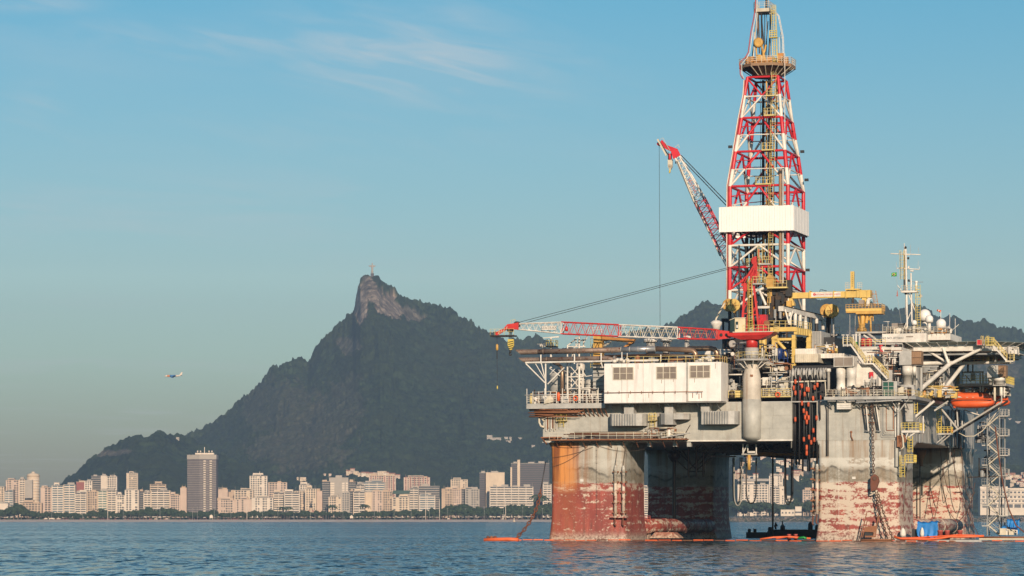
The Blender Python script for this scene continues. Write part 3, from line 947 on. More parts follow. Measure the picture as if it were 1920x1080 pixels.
for(p0,p1) in((381.7,386),(393.2,397.6)):
 f0=WF.p(p0,0,D+1.5).x
 f1=WF.p(p1,0,D+1.5).x
 for k in range(26):
  z=5+k*(zc0-6)/26
  bal=th.part('balcony',MB().box((f0,D-1.6,z+0.6),(f1,D+4,z+2.5)),BC['white'])
rf=MB()
c0,c1=WF.p(365,849,D),WF.p(400,852,D)
rf.box((c0.x,D+8,c1.z),(c1.x,D+25,c0.z))
for px in(369,374.5,382,390.5,396):
 q=WF.p(px,846,D)
 rf.tube([(q.x,D+14,c0.z),(q.x,D+14,q.z)],0.35,5)
 rf.ball((q.x,D+13.6,q.z),1.5 if px!=382 else 1.0,8)
q=WF.p(382,838,D)
rf.bar((q.x,D+14,c0.z),(q.x,D+14,q.z),1.0)
th.part('roof_plant',rf,BC['white'])
sg=MB()
for i in range(9):
 q=WF.p(356+i*1.9,857,D+7)
 sg.box((q.x,D+1.2+6.8*(1-i/9),q.z-0.9),(q.x+1.1,D+9,q.z+0.9))
th.part('sign_marks',sg,BC['tower'],kind='stuff')

# church spire
q=WF.p(583,940,5400)
q2=WF.p(583,956,5400)
th=Thing('church','small church spire in dark slate above the palm trees','church',(q.x,5400,q2.z-6),WF)
th.part('tower',MB().box((q.x-2.2,5398,q2.z-6),(q.x+2.2,5402.5,WF.p(0,952,5400).z)),BC['tan'])
zt=WF.p(0,952,5400).z
th.part('spire',MB().lathe((q.x,5400.2,0),[(3.0,zt),(1.4,zt+5),(0.08,q.z+1)],8),BC['win'])
th.part('gable',MB().prism([(q.x-7,5399,q2.z-3),(q.x+6,5399,q2.z-3),(q.x,5399,q2.z+2)],(0,9,0)),BC['redb'])

# the big white hotel seen under the deck, and its neighbours
th=building(1383,1441,903,5480,'classic','white','grand white hotel with rows of arched windows seen under the deck',name='hotel',fl=4.0)
th.part('mansard_roof',(lambda q0,q1:MB().prism([(q0.x,5480,q0.z+.75),(q0.x+1,5483,q1.z),(q0.x+1,5494,q1.z),(q0.x,5496,q0.z+.75)],(WF.p(1441,0,5480).x-q0.x,0,0)))(WF.p(1383,903,5480),WF.p(1383,897.5,5480)),BC['greyb'])
building(1446,1462,915,5500,'bands','greyb','grey apartment block right of the grand white hotel')
building(1460,1471,912,5510,'rows','white','slim white block with a red roof box beyond the hotel')
building(1472,1488,930,5450,'bands','white','low white flats half hidden in the trees under the deck')
building(1505,1530,919,5600,'rows','pink','pinkish houses beside the right leg of the platform')
building(1442,1468,889,5900,'rows','white','white school building on the hillside behind the hotel')
# terminal at the right edge
D=5430
th=Thing('terminal_building','long white terminal with three rows of square windows at the right edge','building',(WF.p(1900,966,D).x,D,9),WF)
a,b=WF.p(1838,915,D),WF.p(1960,966,D)
th.part('wall',MB().box((a.x,D,b.z),(b.x,D+25,a.z)),BC['white'])
for r_,(py0,py1,n,w) in enumerate(((921.5,925,14,4.2),(930,933.5,14,4.2),(938,941,14,3.6),(945.5,952,6,12.0))):
 for k in range(n*2):
  px=1842+k*(w+(3.2 if r_<3 else 3.0))
  if px>1935:
   break
  q0,q1=WF.p(px,py0,D),WF.p(px+w,py1,D)
  th.part('window',MB().box((q0.x,D-0.08,q1.z),(q1.x,D+0.02,q0.z)),BC['win'])
th.part('ledges',(lambda m:[m.box((a.x,D-0.8,WF.p(0,y,D).z-.3),(b.x,D-.02,WF.p(0,y,D).z+.3)) for y in(919,928,936.5,944)] and m)(MB()),BC['greyb'],kind='stuff')
th.part('roof',MB().box((a.x,D+3,a.z),(WF.p(1890,0,D).x,D+20,a.z+2.6)),BC['white'])

LMK=[(0,'the white building at far left'),(30,'the curved tower'),(75,'the tan low block'),(100,'the bluish balconies'),(135,'the even banded block'),(165,'the orange brown block'),(190,'the greenish glass bands'),(205,'the ribbon windows'),(225,'the ornate white building'),(262,'the ribbed block'),(290,'the cream block with long windows'),(322,'the pink corner house'),(350,'the dark bronze tower'),(408,'the long pink block'),(445,'the paired windows'),(475,'the rounded white block'),(513,'the narrow cream block'),(535,'the wide window bands'),(570,'the church spire'),(604,'the dark blue glass slab'),(618,'the mansard roofed house'),(660,'the scalloped balconies'),(687,'the plain cream wall'),(702,'the large dark windows'),(737,'the green roofed palace'),(768,'the banded grey block'),(788,'the flagpoles'),(828,'the brownish grey block'),(850,'the pink balconied block'),(874,'the white roof fins'),(900,'the plain cream slab'),(922,'the long white block'),(950,'the thick white mast'),(975,'the dark brown block'),(1008,'the rusty platform leg'),(1380,'the grand white hotel'),(1412,'the middle of the hotel'),(1442,'the grey apartment block'),(1463,'the white boathouse'),(1492,'the shed frame'),(1512,'the right platform leg'),(1850,'the wooded slope beyond the stair tower')]
ORD='first second third fourth fifth sixth seventh eighth ninth tenth eleventh twelfth thirteenth fourteenth fifteenth sixteenth seventeenth eighteenth nineteenth twentieth twenty-first twenty-second twenty-third twenty-fourth twenty-fifth twenty-sixth twenty-seventh twenty-eighth twenty-ninth thirtieth'.split()
CNT={}

def which(px,what):
 """label that places one plant: what it is, which landmark it stands before, and its place in that little row"""
 lm_=[n_ for(x_,n_) in LMK if x_<=px+1e-6] or[LMK[0][1]]
 key=(what,lm_[-1])
 CNT[key]=CNT.get(key,0)+1
 return f'{what} before {lm_[-1]}, {ORD[min(29, CNT[key] - 1)]} from left'
 # houses on the hillside under the deck and at the right edge: each house its own thing
hs=[((1390,880,12,8),'white')]
wallc=['white','cream','pink','tan']
seen=['white','cream','pink','tan']
hr=random.Random(5)
nh=0

bpy.context.view_layer.update()
SLOPES=[o for o in bpy.data.objects if o.name in('granite_peak','forest_mountain','wooded_hill','hillside')]

def ground_at(px,py,fallback):
 """distance at which the line of sight through (px, py) meets the slopes"""
 d=Vector(((px-HX)/F,1.0,(HY-py)/F)).normalized()
 best=None
 for o in SLOPES:
  ok,loc,_,_=o.ray_cast(Vector((0,0,CAMZ)),d)
  if ok and(best is None or loc.y<best):
   best=loc.y
 return best if best else fallback
def hillhouse(px,py,w,h,D,wall,label,group,rt=False):
 D=ground_at(px,py+h*.5,D)-1.5
 q=WF.p(px,py,D)
 th=Thing('hillside_house',label,'house',(q.x,D,q.z-h/2),WF,group)
 z0=q.z-h/2
 th.part('wall',MB().box((q.x-w/2,D,z0-3),(q.x+w/2,D+9,z0+h)),BC[wall])
 if rt:
  th.part('roof',MB().prism([(q.x-w/2-.5,D-.5,z0+h),(q.x-w/2-.5,D+4.5,z0+h+2.4),(q.x-w/2-.5,D+9.5,z0+h)],(w+1,0,0)),BC['tile'])
 else:
  th.part('roof',MB().box((q.x-w/2-.3,D-.3,z0+h+.01),(q.x+w/2+.3,D+9.3,z0+h+.6)),BC['greyb'])
 m=MB()
 nr,nc=max(1,int(h/3)),max(1,int(w/3.2))
 for i in range(nr):
  for j in range(nc):
   if hr.random()<0.2:
    continue
   xx=q.x-w/2+(j+0.5)*w/nc
   zz=z0+(i+0.5)*h/nr
   m.box((xx-.6,D-.07,zz-.6),(xx+.6,D+.02,zz+.6))
 if m.v:
  th.part('windows',m,BC['win'],kind='stuff')
for px in sorted(hr.uniform(1380,1530) for _ in range(95)):
 py=hr.uniform(856,898)
 if 1508<px and 866<py:
  continue
 if(vnoise(np.array([px/14.0]),np.array([py/9.0]),9)[0])<-0.1:
  continue
 D=6520-(py-850)*17
 rt=hr.random()<0.35
 wl=hr.choice(wallc)
 hillhouse(px,py,hr.uniform(7,15),hr.uniform(4,9),D,wl,which(px,f'{wl} {"tiled" if rt else "flat"} roofed hillside house'),'houses on the hillside seen under the deck',rt)
for px in sorted(hr.uniform(1885,1935) for _ in range(30)):
 py=hr.uniform(884,910)
 if(py-884)<(1900-px)*0.6:
  continue
 hillhouse(px,py,hr.uniform(7,14),hr.uniform(4,8),6400-(py-884)*14,hr.choice(wallc[:3]),which(1890,'pale slope house'),'houses on the slope at the right edge',hr.random()<.4)
for(px,py,w,h,rt) in((655,886,14,7,True),(661,883,10,8,True),(667,886,12,6,False),(676,889,12,6,False),(684,889,16,6,True),(694,890,18,6,True),(703,889,9,6,False),(716,887,20,8,False),(724,889,12,6,True),(735,891,14,6,True),(745,893,12,5,True),(650,886,3,12,False),(619,890,6,4,False),(609,890,5,4,False),(568,898,14,7,False),(558,897,4,5,False)):
 hillhouse(px,py,w,h,6750,hr.choice(('cream','pink','white')),which(px,'tiled roof slope house' if rt else 'flat roof slope house'),'houses on the slope above the city',rt)
for(px,py,w,h,lab) in((918,819,16,9,'large pale mansion with terraces high on the slope'),(930,822,30,4,'long low pale villa joined to the mansion'),(949,821,11,5,'small pale villa right of the long one'),(957,822,7,8,'narrow pale villa on the slope'),(953,827,14,2.5,'pale terrace wall under the small villas'),(975,822,12,4,'pale villa left of the platform leg'),(1000,836,10,4,'lowest pale villa beside the platform leg'),(333,822,9,6,'white lookout building on the crest of the low hill'),(1893,786,14,4,'pale villa on the slope right of the stair tower'),(1906,791,30,3,'long pale roof on the slope at the right edge')):
 dd={302:7150,333:7550}.get(px,7750 if py<840 else 7300)
 hillhouse(px,py,w*.8,h*.75,dd-30,'greyb',lab,None,False)
 # statue on the peak
SY=9000+130*float(vnoise(np.array([698/90.0]),np.array([3.0]),3)[0])
q=WF.p(698,516.5,SY)
st=Thing('statue','pale robed statue with outstretched arms on a dark pedestal on the peak','statue',(q.x,SY,q.z-2),WF)
st.part('pedestal',MB().box((q.x-4.4,SY-4,q.z-4),(q.x+4.4,SY+4,q.z+5.2)),BC['roofd'])
bdy=MB()
z0=q.z+5.2
bdy.lathe((q.x,SY,0),[(3.3,z0),(3.0,z0+6),(2.5,z0+13),(3.1,z0+19),(3.2,z0+21.5),(1.5,z0+23.8),(1.3,z0+24.5),(1.75,z0+26),(1.6,z0+27.8),(0.4,z0+28.8)],14)
for sg_ in(-1,1):
 bdy.loft([[(q.x+sg_*a_,SY+y,z0+zz+dz) for(y,dz) in((-r_,0),(0,r_*up),(r_,0),(0,-r_*dn))] for(a_,zz,r_,up,dn) in((1.0,20.6,2.2,1,1.7),(4,21.4,1.3,0.9,2.6),(7,21.3,1.0,0.8,2.4),(9,21.2,0.7,0.7,1.0),(11,21.6,0.45,0.6,0.6))])
st.part('figure',bdy,BC['greyb'])

# airliner
D=5900.0
q=WF.p(325,705,D)
pl=Thing('airliner','small passenger jet with an orange and blue body flying left of the peak','airplane',q,WF)
pc=lambda x,y,z:(q.x+x,q.y+y,q.z+z)

def fus(x0,x1,rings):
 m=MB()
 m.loft([[pc(x,r*math.cos(2*PI*k/12),zc_+r*math.sin(2*PI*k/12)) for k in range(12)] for(x,r,zc_) in rings],True)
 return m
pl.part('nose',fus(0,0,[(-16.2,0.15,-0.5),(-15.3,0.9,-0.35),(-14,1.4,-0.15),(-12,1.85,0),(-10.8,1.9,0)]),BC['white'])
opm=bmat('jet orange band',(0.70,0.25,0.06))
bpm=bmat('jet blue band',(0.05,0.18,0.42))
pl.part('front_body',fus(0,0,[(-10.8,1.9,0),(-6.5,1.95,0)]),opm)
pl.part('mid_body',fus(0,0,[(-6.5,1.96,0),(-1,2.0,0),(4.2,1.93,0)]),bpm)
pl.part('rear_body',fus(0,0,[(4.2,1.92,0),(8,1.6,0.3),(12,1.0,0.9),(15.6,0.35,1.4)]),BC['white'])
pl.part('tail_fin',MB().prism([pc(10.5,-0.15,1.5),pc(14.6,-0.15,7.0),pc(16.6,-0.15,7.0),pc(15.4,-0.15,1.6)],(0,0.3,0)),BC['white'])
for sg_ in(-1,1):
 pl.part('wing',MB().add([pc(-3.5,sg_*1.6,-1.1),pc(2.8,sg_*1.6,-1.1),pc(6.6,sg_*15,0.6),pc(4.9,sg_*15,0.6),pc(-3.5,sg_*1.6,-0.7),pc(2.8,sg_*1.6,-0.8),pc(6.6,sg_*15,0.75),pc(4.9,sg_*15,0.75)],[(0,1,2,3),(7,6,5,4),(0,3,7,4),(1,5,6,2),(2,6,7,3),(0,4,5,1)]),bpm)
 pl.part('engine',MB().lathe(pc(-2.2,sg_*5.2,-2.3),[(0.8,-1.6),(1.05,-0.6),(1.0,1.0),(0.6,2.2)],12,0),bpm)
 pl.part('tailplane',MB().add([pc(12.6,sg_*0.6,1.2),pc(15.4,sg_*0.6,1.2),pc(16.8,sg_*5.6,1.7),pc(15.6,sg_*5.6,1.7),pc(12.6,sg_*0.6,1.4),pc(15.4,sg_*0.6,1.4),pc(16.8,sg_*5.6,1.85),pc(15.6,sg_*5.6,1.85)],[(0,1,2,3),(7,6,5,4),(0,3,7,4),(1,5,6,2),(2,6,7,3),(0,4,5,1)]),BC['white'])
 # ---- park trees along the beach: each a tree with crown and trunk
leafm,t,b=mat_new('park foliage')
g=N(t,'ShaderNodeNewGeometry')
oi=N(t,'ShaderNodeObjectInfo')
n1=N(t,'ShaderNodeTexNoise',i_Scale=0.5,i_Detail=4.0)
L(t,g.outputs['Position'],n1.inputs['Vector'])
cc=mixc(t,ramp(t,n1.outputs[0],[(0.4,0.0),(0.62,1.0)]).outputs[0],(0.010,0.026,0.010),(0.05,0.085,0.028))
cc=mixc(t,mth(t,'MULTIPLY',oi.outputs['Random'],0.4),cc,(0.05,0.065,0.02))
L(t,cc,b.inputs['Base Color'])
b.inputs['Roughness'].default_value=0.9
bark=bmat('pale bark',(0.16,0.12,0.09))
palmleaf=bmat('palm frond',(0.05,0.075,0.025))

def crown_mesh(seed,w,h,n=230):
 r=random.Random(seed)
 vs,fs=[],[]
 lob=[(r.uniform(-.55,.55)*w,r.uniform(-.5,.5)*w,r.uniform(.35,.8)*h,r.uniform(.28,.45)*w) for _ in range(7)]
 for i in range(n):
  lx,ly,lz,lr=lob[i%7]
  d=Vector((r.gauss(0,1),r.gauss(0,1),r.gauss(0,1)*.7)).normalized()
  c=Vector((lx,ly,lz))+d*lr*r.uniform(.72,1.05)
  c.z=max(c.z,h*0.15)
  a=d.cross(Vector((r.gauss(0,1),r.gauss(0,1),r.gauss(0,1)))).normalized()
  b_=d.cross(a)
  s_=r.uniform(.5,1.15)
  k=len(vs)
  vs+=[c-a*s_,c+b_*s_*.8+d*.3,c+a*s_,c-b_*s_*.8+d*.3]
  fs.append((k,k+1,k+2,k+3))
 for(lx,ly,lz,lr) in lob: # inner mass of each leaf clump
  m=MB().ball((lx,ly,lz),lr*.78,7)
  k=len(vs)
  vs+=[Vector(q_) for q_ in m.v]
  fs+=[tuple(i_+k for i_ in f_) for f_ in m.f]
 return new_mesh('crown',[tuple(v) for v in vs],fs,leafm)
def palm_mesh(seed):
 r=random.Random(seed)
 m=MB()
 for i in range(13):
  an=2*PI*i/13+r.uniform(-.2,.2)
  el=r.uniform(.1,1.0)
  d=Vector((math.cos(an),math.sin(an),0))
  pts=[Vector((0,0,0))+d*(x*4.2)+Vector((0,0,el*2.2*x-3.0*x*x)) for x in(0,.3,.6,.85,1.0)]
  sdv=d.cross(Vector((0,0,1)))*0.55
  for p0,p1 in zip(pts[:-1],pts[1:]):
   m.add([p0-sdv-Vector((0,0,.3)),p0,p1,p1-sdv-Vector((0,0,.3)),p0+sdv-Vector((0,0,.3)),p1+sdv-Vector((0,0,.3))],[(0,1,2,3),(1,4,5,2)])
 return new_mesh('crown',m.v,m.f,palmleaf)
crs=[crown_mesh(i,4.9+(i%3),7.2+(i%2)*2) for i in range(6)]
pms=[palm_mesh(i) for i in range(3)]
trunk_me=new_mesh('trunk',*(lambda m:(m.v,m.f))(MB().tube([(0,0,0),(0.2,0,2.5),(0,.1,5.2)],0.42,5,r1=.22).tube([(0,0,3),(1.6,.4,5.6)],.2,4,r1=.1).tube([(0,0,3.2),(-1.5,-.3,5.4)],.2,4,r1=.1)),bark)
ptrunk_me=new_mesh('trunk',*(lambda m:(m.v,m.f))(MB().tube([(0,0,0),(0.15,0,5),(0,0,10)],0.3,5,r1=.2)),bark)

def plant(x,y,z,sc,kind,label,group,name):
 o=bpy.data.objects.new(name,None)
 COL.objects.link(o)
 o.location=(x,y,z)
 o.scale=(sc,sc,sc)
 o.rotation_euler=(0,0,trng.uniform(0,6.28))
 setp(o,label,'tree',group)
 if kind=='palm':
  c=bpy.data.objects.new('crown',trng.choice(pms))
  c.location=(0,0,9.9)
  k=bpy.data.objects.new('trunk',ptrunk_me)
 else:
  c=bpy.data.objects.new('crown',trng.choice(crs))
  c.location=(0,0,2.2)
  k=bpy.data.objects.new('trunk',trunk_me)
 for q_ in(c,k):
  COL.objects.link(q_)
  q_.parent=o
trng=random.Random(12)
# outline of the tree belt in the photograph: (px, py of the tops)
TB=[(-10,955),(15,952),(22,941),(38,938),(45,945),(52,953),(75,957),(100,957),(150,960),(165,957),(172,953),(182,956),(190,950),(196,958),(225,956),(260,952),(275,948),(290,949),(310,948),(330,953),(350,955),(380,955),(392,952),(400,957),(430,957),(455,956),(480,955),(520,953),(545,955),(590,954),(620,956),(660,958),(690,954),(720,953),(760,952),(800,953),(828,948),(850,942),(870,941),(885,945),(900,948),(930,947),(950,943),(985,944),(1010,942),(1030,940)]
tbx=[a_ for a_,_ in TB]
tby=[b__ for _,b__ in TB]
px=-8.0
while px<1032:
 ytop=float(np.interp(px,tbx,tby))
 for row in range(2):
  D=5268+row*38+trng.uniform(0,18)
  topz=WF.p(px,ytop+trng.uniform(-0.3,2.6)+(0 if row else 3.0),D).z
  sc=max(0.7,(topz-3.3)/12.0)
  plant(WF.p(px+trng.uniform(-2,2),0,D).x,D,3.3,sc,'tree',which(px,('dense green park tree' if row==0 else 'taller back row park tree')),'trees of the park belt','park_tree')
 px+=trng.uniform(7.0,9.6)
pq=[]
for(a_,b_,n) in((5,20,2),(225,290,10),(500,640,34),(780,1025,44),(520,545,3)):
 for i in range(n):
  pq.append(trng.uniform(a_,b_))
for px in sorted(pq):
 D=5263+trng.uniform(0,3)
 plant(WF.p(px,0,D).x,D,3.3,trng.uniform(0.8,1.25),'palm',which(px,'slim front palm'),'palms along the beach park','palm_tree')
for(px,py) in((684,945),(623,946),(189,953),(529,949),(541,950),(1011,926)):
 D=5300
 z=WF.p(px,py,D).z
 plant(WF.p(px,0,D).x,D,3.3,(z-3.3)/10.5,'palm',which(px,'tall palm rising above trees'),'tall palms above the park trees','palm_tree')
 # trees seen under the deck and right
for px in sorted(trng.uniform(1378,1535) for _ in range(46)):
 D=trng.uniform(5330,5440)
 ybase=966
 sc=trng.uniform(0.9,1.7)
 yt=np.interp(px,[1378,1400,1440,1460,1490,1535],[940,936,934,940,936,930])
 z=WF.p(px,yt+trng.uniform(0,16),D).z
 plant(WF.p(px,0,D).x,D,8.8,max(.5,(z-8.8)/11),'tree',which(px,'dark bank tree under the deck'),'trees on the bank under the deck','park_tree')
for i in range(34):
 px,py=trng.uniform(1480,1532),trng.uniform(892,934)
 if trng.random()<.3:
  px,py=trng.uniform(1390,1450),trng.uniform(866,885)
 D=ground_at(px,py,6450-(py-850)*12)
 plant(WF.p(px,0,D).x,D,WF.p(px,py,D).z-8,trng.uniform(1,1.6),'tree',which(px,'hillside tree under the deck'),'trees among the hillside houses','hill_tree')
 # ---- lamp posts, flagpoles, beach stands
polem=bmat('pale pole',(0.45,0.43,0.38))
for px in(97,155,231,300,361,370,402,433,492,521,551,582,612,643,702,739,771,805,839,873,908,944,980,1017):
 D=5262
 a=WF.p(px,974,D)
 zt=WF.p(px,954 if px%2 else 951,D).z
 m=MB().tube([(a.x,D,3.3),(a.x,D,zt)],0.22,5,r1=.14).box((a.x-1.2,D-.2,zt),(a.x+1.2,D+.2,zt+.35))
 single('lamp_post',which(px,'tall thin lamp post'),'lamp post',m,polem,frame=WF,group='lamp posts along the beach park')
for(px,yt,lab) in((202,951,'white flagpole at left in front of the white blocks'),(463,947,'white flagpole beside the pink blocks'),(798,921,'tall white pole before the glazed grey block'),(948,935,'thick white mast before the long white block'),(824,935,'white pole right of the tallest park trees')):
 D=5261
 a=WF.p(px,974,D)
 single('flagpole',lab,'flagpole',MB().tube([(a.x,D,3.3),(a.x,D,WF.p(px,yt,D).z)],0.6,6,r1=.4),BC['white'],frame=WF)
for(px,w,h,lab) in((396,5,8,'white lifeguard stand left of centre on the beach'),(659,5,7,'white lifeguard stand with a lamp further right'),(97,9,3,'white kiosk tents at far left'),(86,5,3,'low white stall beside the kiosk tents'),(110,7,2.5,'white parasols right of the kiosk tents'),(292,5,2.2,'pinkish beach tent left of the dark tower'),(313,5,2.4,'white beach tent under the pink houses'),(841,4,2.5,'white beach hut at the park edge'),(943,4,2.3,'white beach hut at the foot of the thick mast')):
 D=5258
 a=WF.p(px,974,D)
 th=Thing('beach_stand',lab,'kiosk',(a.x,D,3.2),WF)
 th.part('cabin',MB().box((a.x-w/2,D,3.2+h*.35),(a.x+w/2,D+3,3.2+h*.8)),BC['white'])
 th.part('roof',MB().prism([(a.x-w/2-.4,D-.4,3.2+h*.8),(a.x,D-.4,3.2+h*1.05),(a.x+w/2+.4,D-.4,3.2+h*.8)],(0,4,0)),BC['white'])
 for sx__ in(-1,1):
  th.part('post',MB().box((a.x+sx__*w*.4-.15,D+.2,3.2),(a.x+sx__*w*.4+.15,D+.5,3.2+h*.35)),BC['white'])
ug=MB()
for i in range(900):
 px=-14+1052*i/900
 D=5290+(i%5)*9
 a=WF.p(px,0,D)
 r_=trng.uniform(2.2,4.2)
 ug.ball((a.x,D,3.2+r_*.3),r_,6,0.8)
single('park_undergrowth','dark shrubs and hedges filling the park under the trees','undergrowth',ug,leafm,frame=WF,kind='stuff')
bb=MB()
rr_=random.Random(77)
for i in range(150):
 px=rr_.choice((rr_.uniform(0,1025),rr_.uniform(80,500)))
 D=rr_.uniform(5238,5259)
 a=WF.p(px,974,D)
 bb.box((a.x-.35,D,3.4),(a.x+.35,D+.5,5.1))
single('beachgoers','tiny scattered crowd of people along the top of the beach','crowd',bb,BC['redb'],frame=WF,kind='stuff')
q=WF.p(964,977,4900)
single('channel_buoy','small pale buoy floating off the beach beside the platform','buoy',MB().lathe((q.x,4900,0),[(1.9,-.4),(1.9,1.6),(.8,2.6),(.6,5.4),(.1,6)],10),BC['cream'],frame=WF)
# pier building and gantries on the bank under the deck
D=5330
for(x0,x1,y0,y1,lab) in((1464,1490,956,963,'low white boathouse on the bank under the deck'),(1491,1503,950,962,'white shed frame on the bank right of the boathouse')):
 a,b=WF.p(x0,y0,D),WF.p(x1,y1,D)
 th=Thing('boathouse',lab,'building',((a.x+b.x)/2,D,b.z-4),WF)
 th.part('wall',MB().box((a.x,D,b.z-4),(b.x,D+12,a.z)),BC['white'])
 th.part('roof',MB().box((a.x-.5,D-.5,a.z+.01),(b.x+.5,D+12.5,a.z+.8)),BC['greyb'])
 m=MB()
 for k in range(4):
  xx=a.x+(b.x-a.x)*(k+.5)/4
  m.box((xx-1.3,D-.1,b.z),(xx+1.3,D+.02,b.z+2.6))
 th.part('doorways',m,BC['win'],kind='stuff')
 # ================================================================== PLATFORM: hull, legs, decks
R=RIG.p

def legmat(name,peel,orange=0.0):
 m,t,b=mat_new(name)
 g=N(t,'ShaderNodeNewGeometry')
 sp=N(t,'ShaderNodeSeparateXYZ')
 L(t,g.outputs['Position'],sp.inputs[0])
 z=sp.outputs['Z']
 def noise(scale,mapping=(1,1,1),det=6.0,rough=0.65):
  mp_=N(t,'ShaderNodeMapping')
  mp_.inputs['Scale'].default_value=mapping
  L(t,g.outputs['Position'],mp_.inputs[0])
  n_=N(t,'ShaderNodeTexNoise',i_Scale=scale,i_Detail=det,i_Roughness=rough)
  L(t,mp_.outputs[0],n_.inputs['Vector'])
  return n_.outputs[0]
 big=noise(0.35)
 fine=noise(2.6,(1,1,1.2),8.0,0.72)
 band=noise(1.0,(0.42,0.42,1.0),8.0,0.72)
 strk=noise(1.0,(1.0,1.0,0.05),5.0)
 wav=noise(0.16,(1,1,0.2),3.0)
 # upper grey beige paint, with rust runs
 up=mixc(t,ramp(t,big,[(0.35,0.0),(0.65,1.0)]).outputs[0],(0.36,0.345,0.30),(0.47,0.455,0.405))
 up=mixc(t,ramp(t,strk,[(0.47,0.0),(0.66,0.75)]).outputs[0],up,(0.25,0.145,0.07))
 up=mixc(t,mth(t,'MULTIPLY',ramp(t,mth(t,'DIVIDE',z,20.0),[(0.60,0.0),(0.64,1.0),(0.70,0.9),(0.715,0.0)]).outputs[0],ramp(t,band,[(0.44,0.0),(0.48,min(1.0,peel))]).outputs[0]),up,(0.60,0.58,0.52))
 # fouling line: dirty ochre to black scum between about 10 and 13 m
 zz=mth(t,'ADD',z,mth(t,'MULTIPLY',mth(t,'SUBTRACT',wav,0.5),5.5))
 scum=mth(t,'MULTIPLY',ramp(t,mth(t,'DIVIDE',zz,20.0),[(0.49,0.0),(0.515,0.85),(0.60,0.55),(0.66,0.1),(0.76,0.0)]).outputs[0],ramp(t,fine,[(0.34,0.4),(0.6,1.0)]).outputs[0])
 up=mixc(t,scum,up,(0.15,0.12,0.075))
 line=ramp(t,mth(t,'DIVIDE',zz,20.0),[(0.575,0.0),(0.592,0.75),(0.60,0.85),(0.612,0.0)]).outputs[0]
 up=mixc(t,mth(t,'MULTIPLY',line,ramp(t,band,[(0.4,0.2),(0.55,1.0)]).outputs[0]),up,(0.045,0.04,0.03))
 # red antifouling, scraped away in horizontal patches
 red=mixc(t,ramp(t,big,[(0.35,0.0),(0.65,1.0)]).outputs[0],(0.25,0.042,0.030),(0.36,0.078,0.055))
 red=mixc(t,ramp(t,noise(0.28,(1,1,0.4)),[(0.36,0.5),(0.55,0.0)]).outputs[0],red,(0.12,0.03,0.028))
 red=mixc(t,mth(t,'MULTIPLY',ramp(t,strk,[(0.48,0.0),(0.64,0.8)]).outputs[0],ramp(t,big,[(0.42,0.3),(0.58,1.0)]).outputs[0]),red,(0.11,0.035,0.025))
 red=mixc(t,ramp(t,strk,[(0.30,0.45),(0.42,0.0)]).outputs[0],red,(0.38,0.17,0.09))
 rings=mth(t,'SINE',mth(t,'MULTIPLY',z,2.55))
 pk=mth(t,'ADD',mth(t,'ADD',mth(t,'MULTIPLY',band,0.62),mth(t,'MULTIPLY',fine,0.38)),mth(t,'MULTIPLY',mth(t,'POWER',mth(t,'ABSOLUTE',rings),6.0),0.05))
 pf=ramp(t,pk,[(0.62-0.16*peel,0.0),(0.655-0.16*peel,0.9)]).outputs[0]
 red=mixc(t,pf,red,(0.56,0.47,0.37))
 red=mixc(t,ramp(t,fine,[(0.60,0.0),(0.66,0.8)]).outputs[0],red,(0.60,0.50,0.42))
 red=mixc(t,mth(t,'MULTIPLY',ramp(t,mth(t,'DIVIDE',z,20.0),[(0.42,0.0),(0.45,0.9),(0.485,0.75),(0.50,0.3)]).outputs[0],ramp(t,band,[(0.48,0.0),(0.53,1.0)]).outputs[0]),red,(0.56,0.49,0.40))
 # splash crust just above the water
 crust=ramp(t,mth(t,'DIVIDE',mth(t,'ADD',z,mth(t,'MULTIPLY',fine,1.2)),20.0),[(0.055,1.0),(0.085,0.5),(0.12,0.0)]).outputs[0]
 crc=mixc(t,ramp(t,fine,[(0.42,0.0),(0.55,1.0)]).outputs[0],(0.17,0.09,0.07),(0.50,0.40,0.32))
 red=mixc(t,crust,red,crc)
 zl=mth(t,'ADD',z,mth(t,'MULTIPLY',mth(t,'SUBTRACT',fine,0.5),1.5))
 col=mixc(t,mth(t,'GREATER_THAN',zl,10.0),red,up)
 if orange>0: # heavy rust at the left corner of the first leg
  tc_=N(t,'ShaderNodeTexCoord')
  so=N(t,'ShaderNodeSeparateXYZ')
  L(t,tc_.outputs['Object'],so.inputs[0])
  ox=mth(t,'ADD',so.outputs['X'],mth(t,'MULTIPLY',mth(t,'SUBTRACT',strk,0.5),5.0))
  f1=ramp(t,mth(t,'DIVIDE',ox,14.0),[(0.20,1.0),(0.34,0.8),(0.42,0.0)]).outputs[0]
  f2=ramp(t,mth(t,'DIVIDE',z,20.0),[(0.40,0.15),(0.52,1.0)]).outputs[0]
  orc=mixc(t,ramp(t,strk,[(0.4,0.0),(0.6,1.0)]).outputs[0],(0.20,0.06,0.015),(0.60,0.24,0.06))
  col=mixc(t,mth(t,'MULTIPLY',mth(t,'MULTIPLY',f1,f2),orange),col,orc)
  r2=ramp(t,mth(t,'DIVIDE',ox,14.0),[(0.40,0.0),(0.44,0.55),(0.50,0.5),(0.53,0.0)]).outputs[0]
  col=mixc(t,mth(t,'MULTIPLY',mth(t,'MULTIPLY',r2,f2),ramp(t,strk,[(0.4,0.3),(0.55,1.0)]).outputs[0]),col,(0.28,0.13,0.06))
 L(t,col,b.inputs['Base Color'])
 b.inputs['Roughness'].default_value=0.62
 bp=N(t,'ShaderNodeBump',i_Strength=0.35,i_Distance=0.06)
 L(t,fine,bp.inputs['Height'])
 L(t,bp.outputs[0],b.inputs['Normal'])
 return m
LEG1=legmat('leg paint scraped red',0.30,1.0)
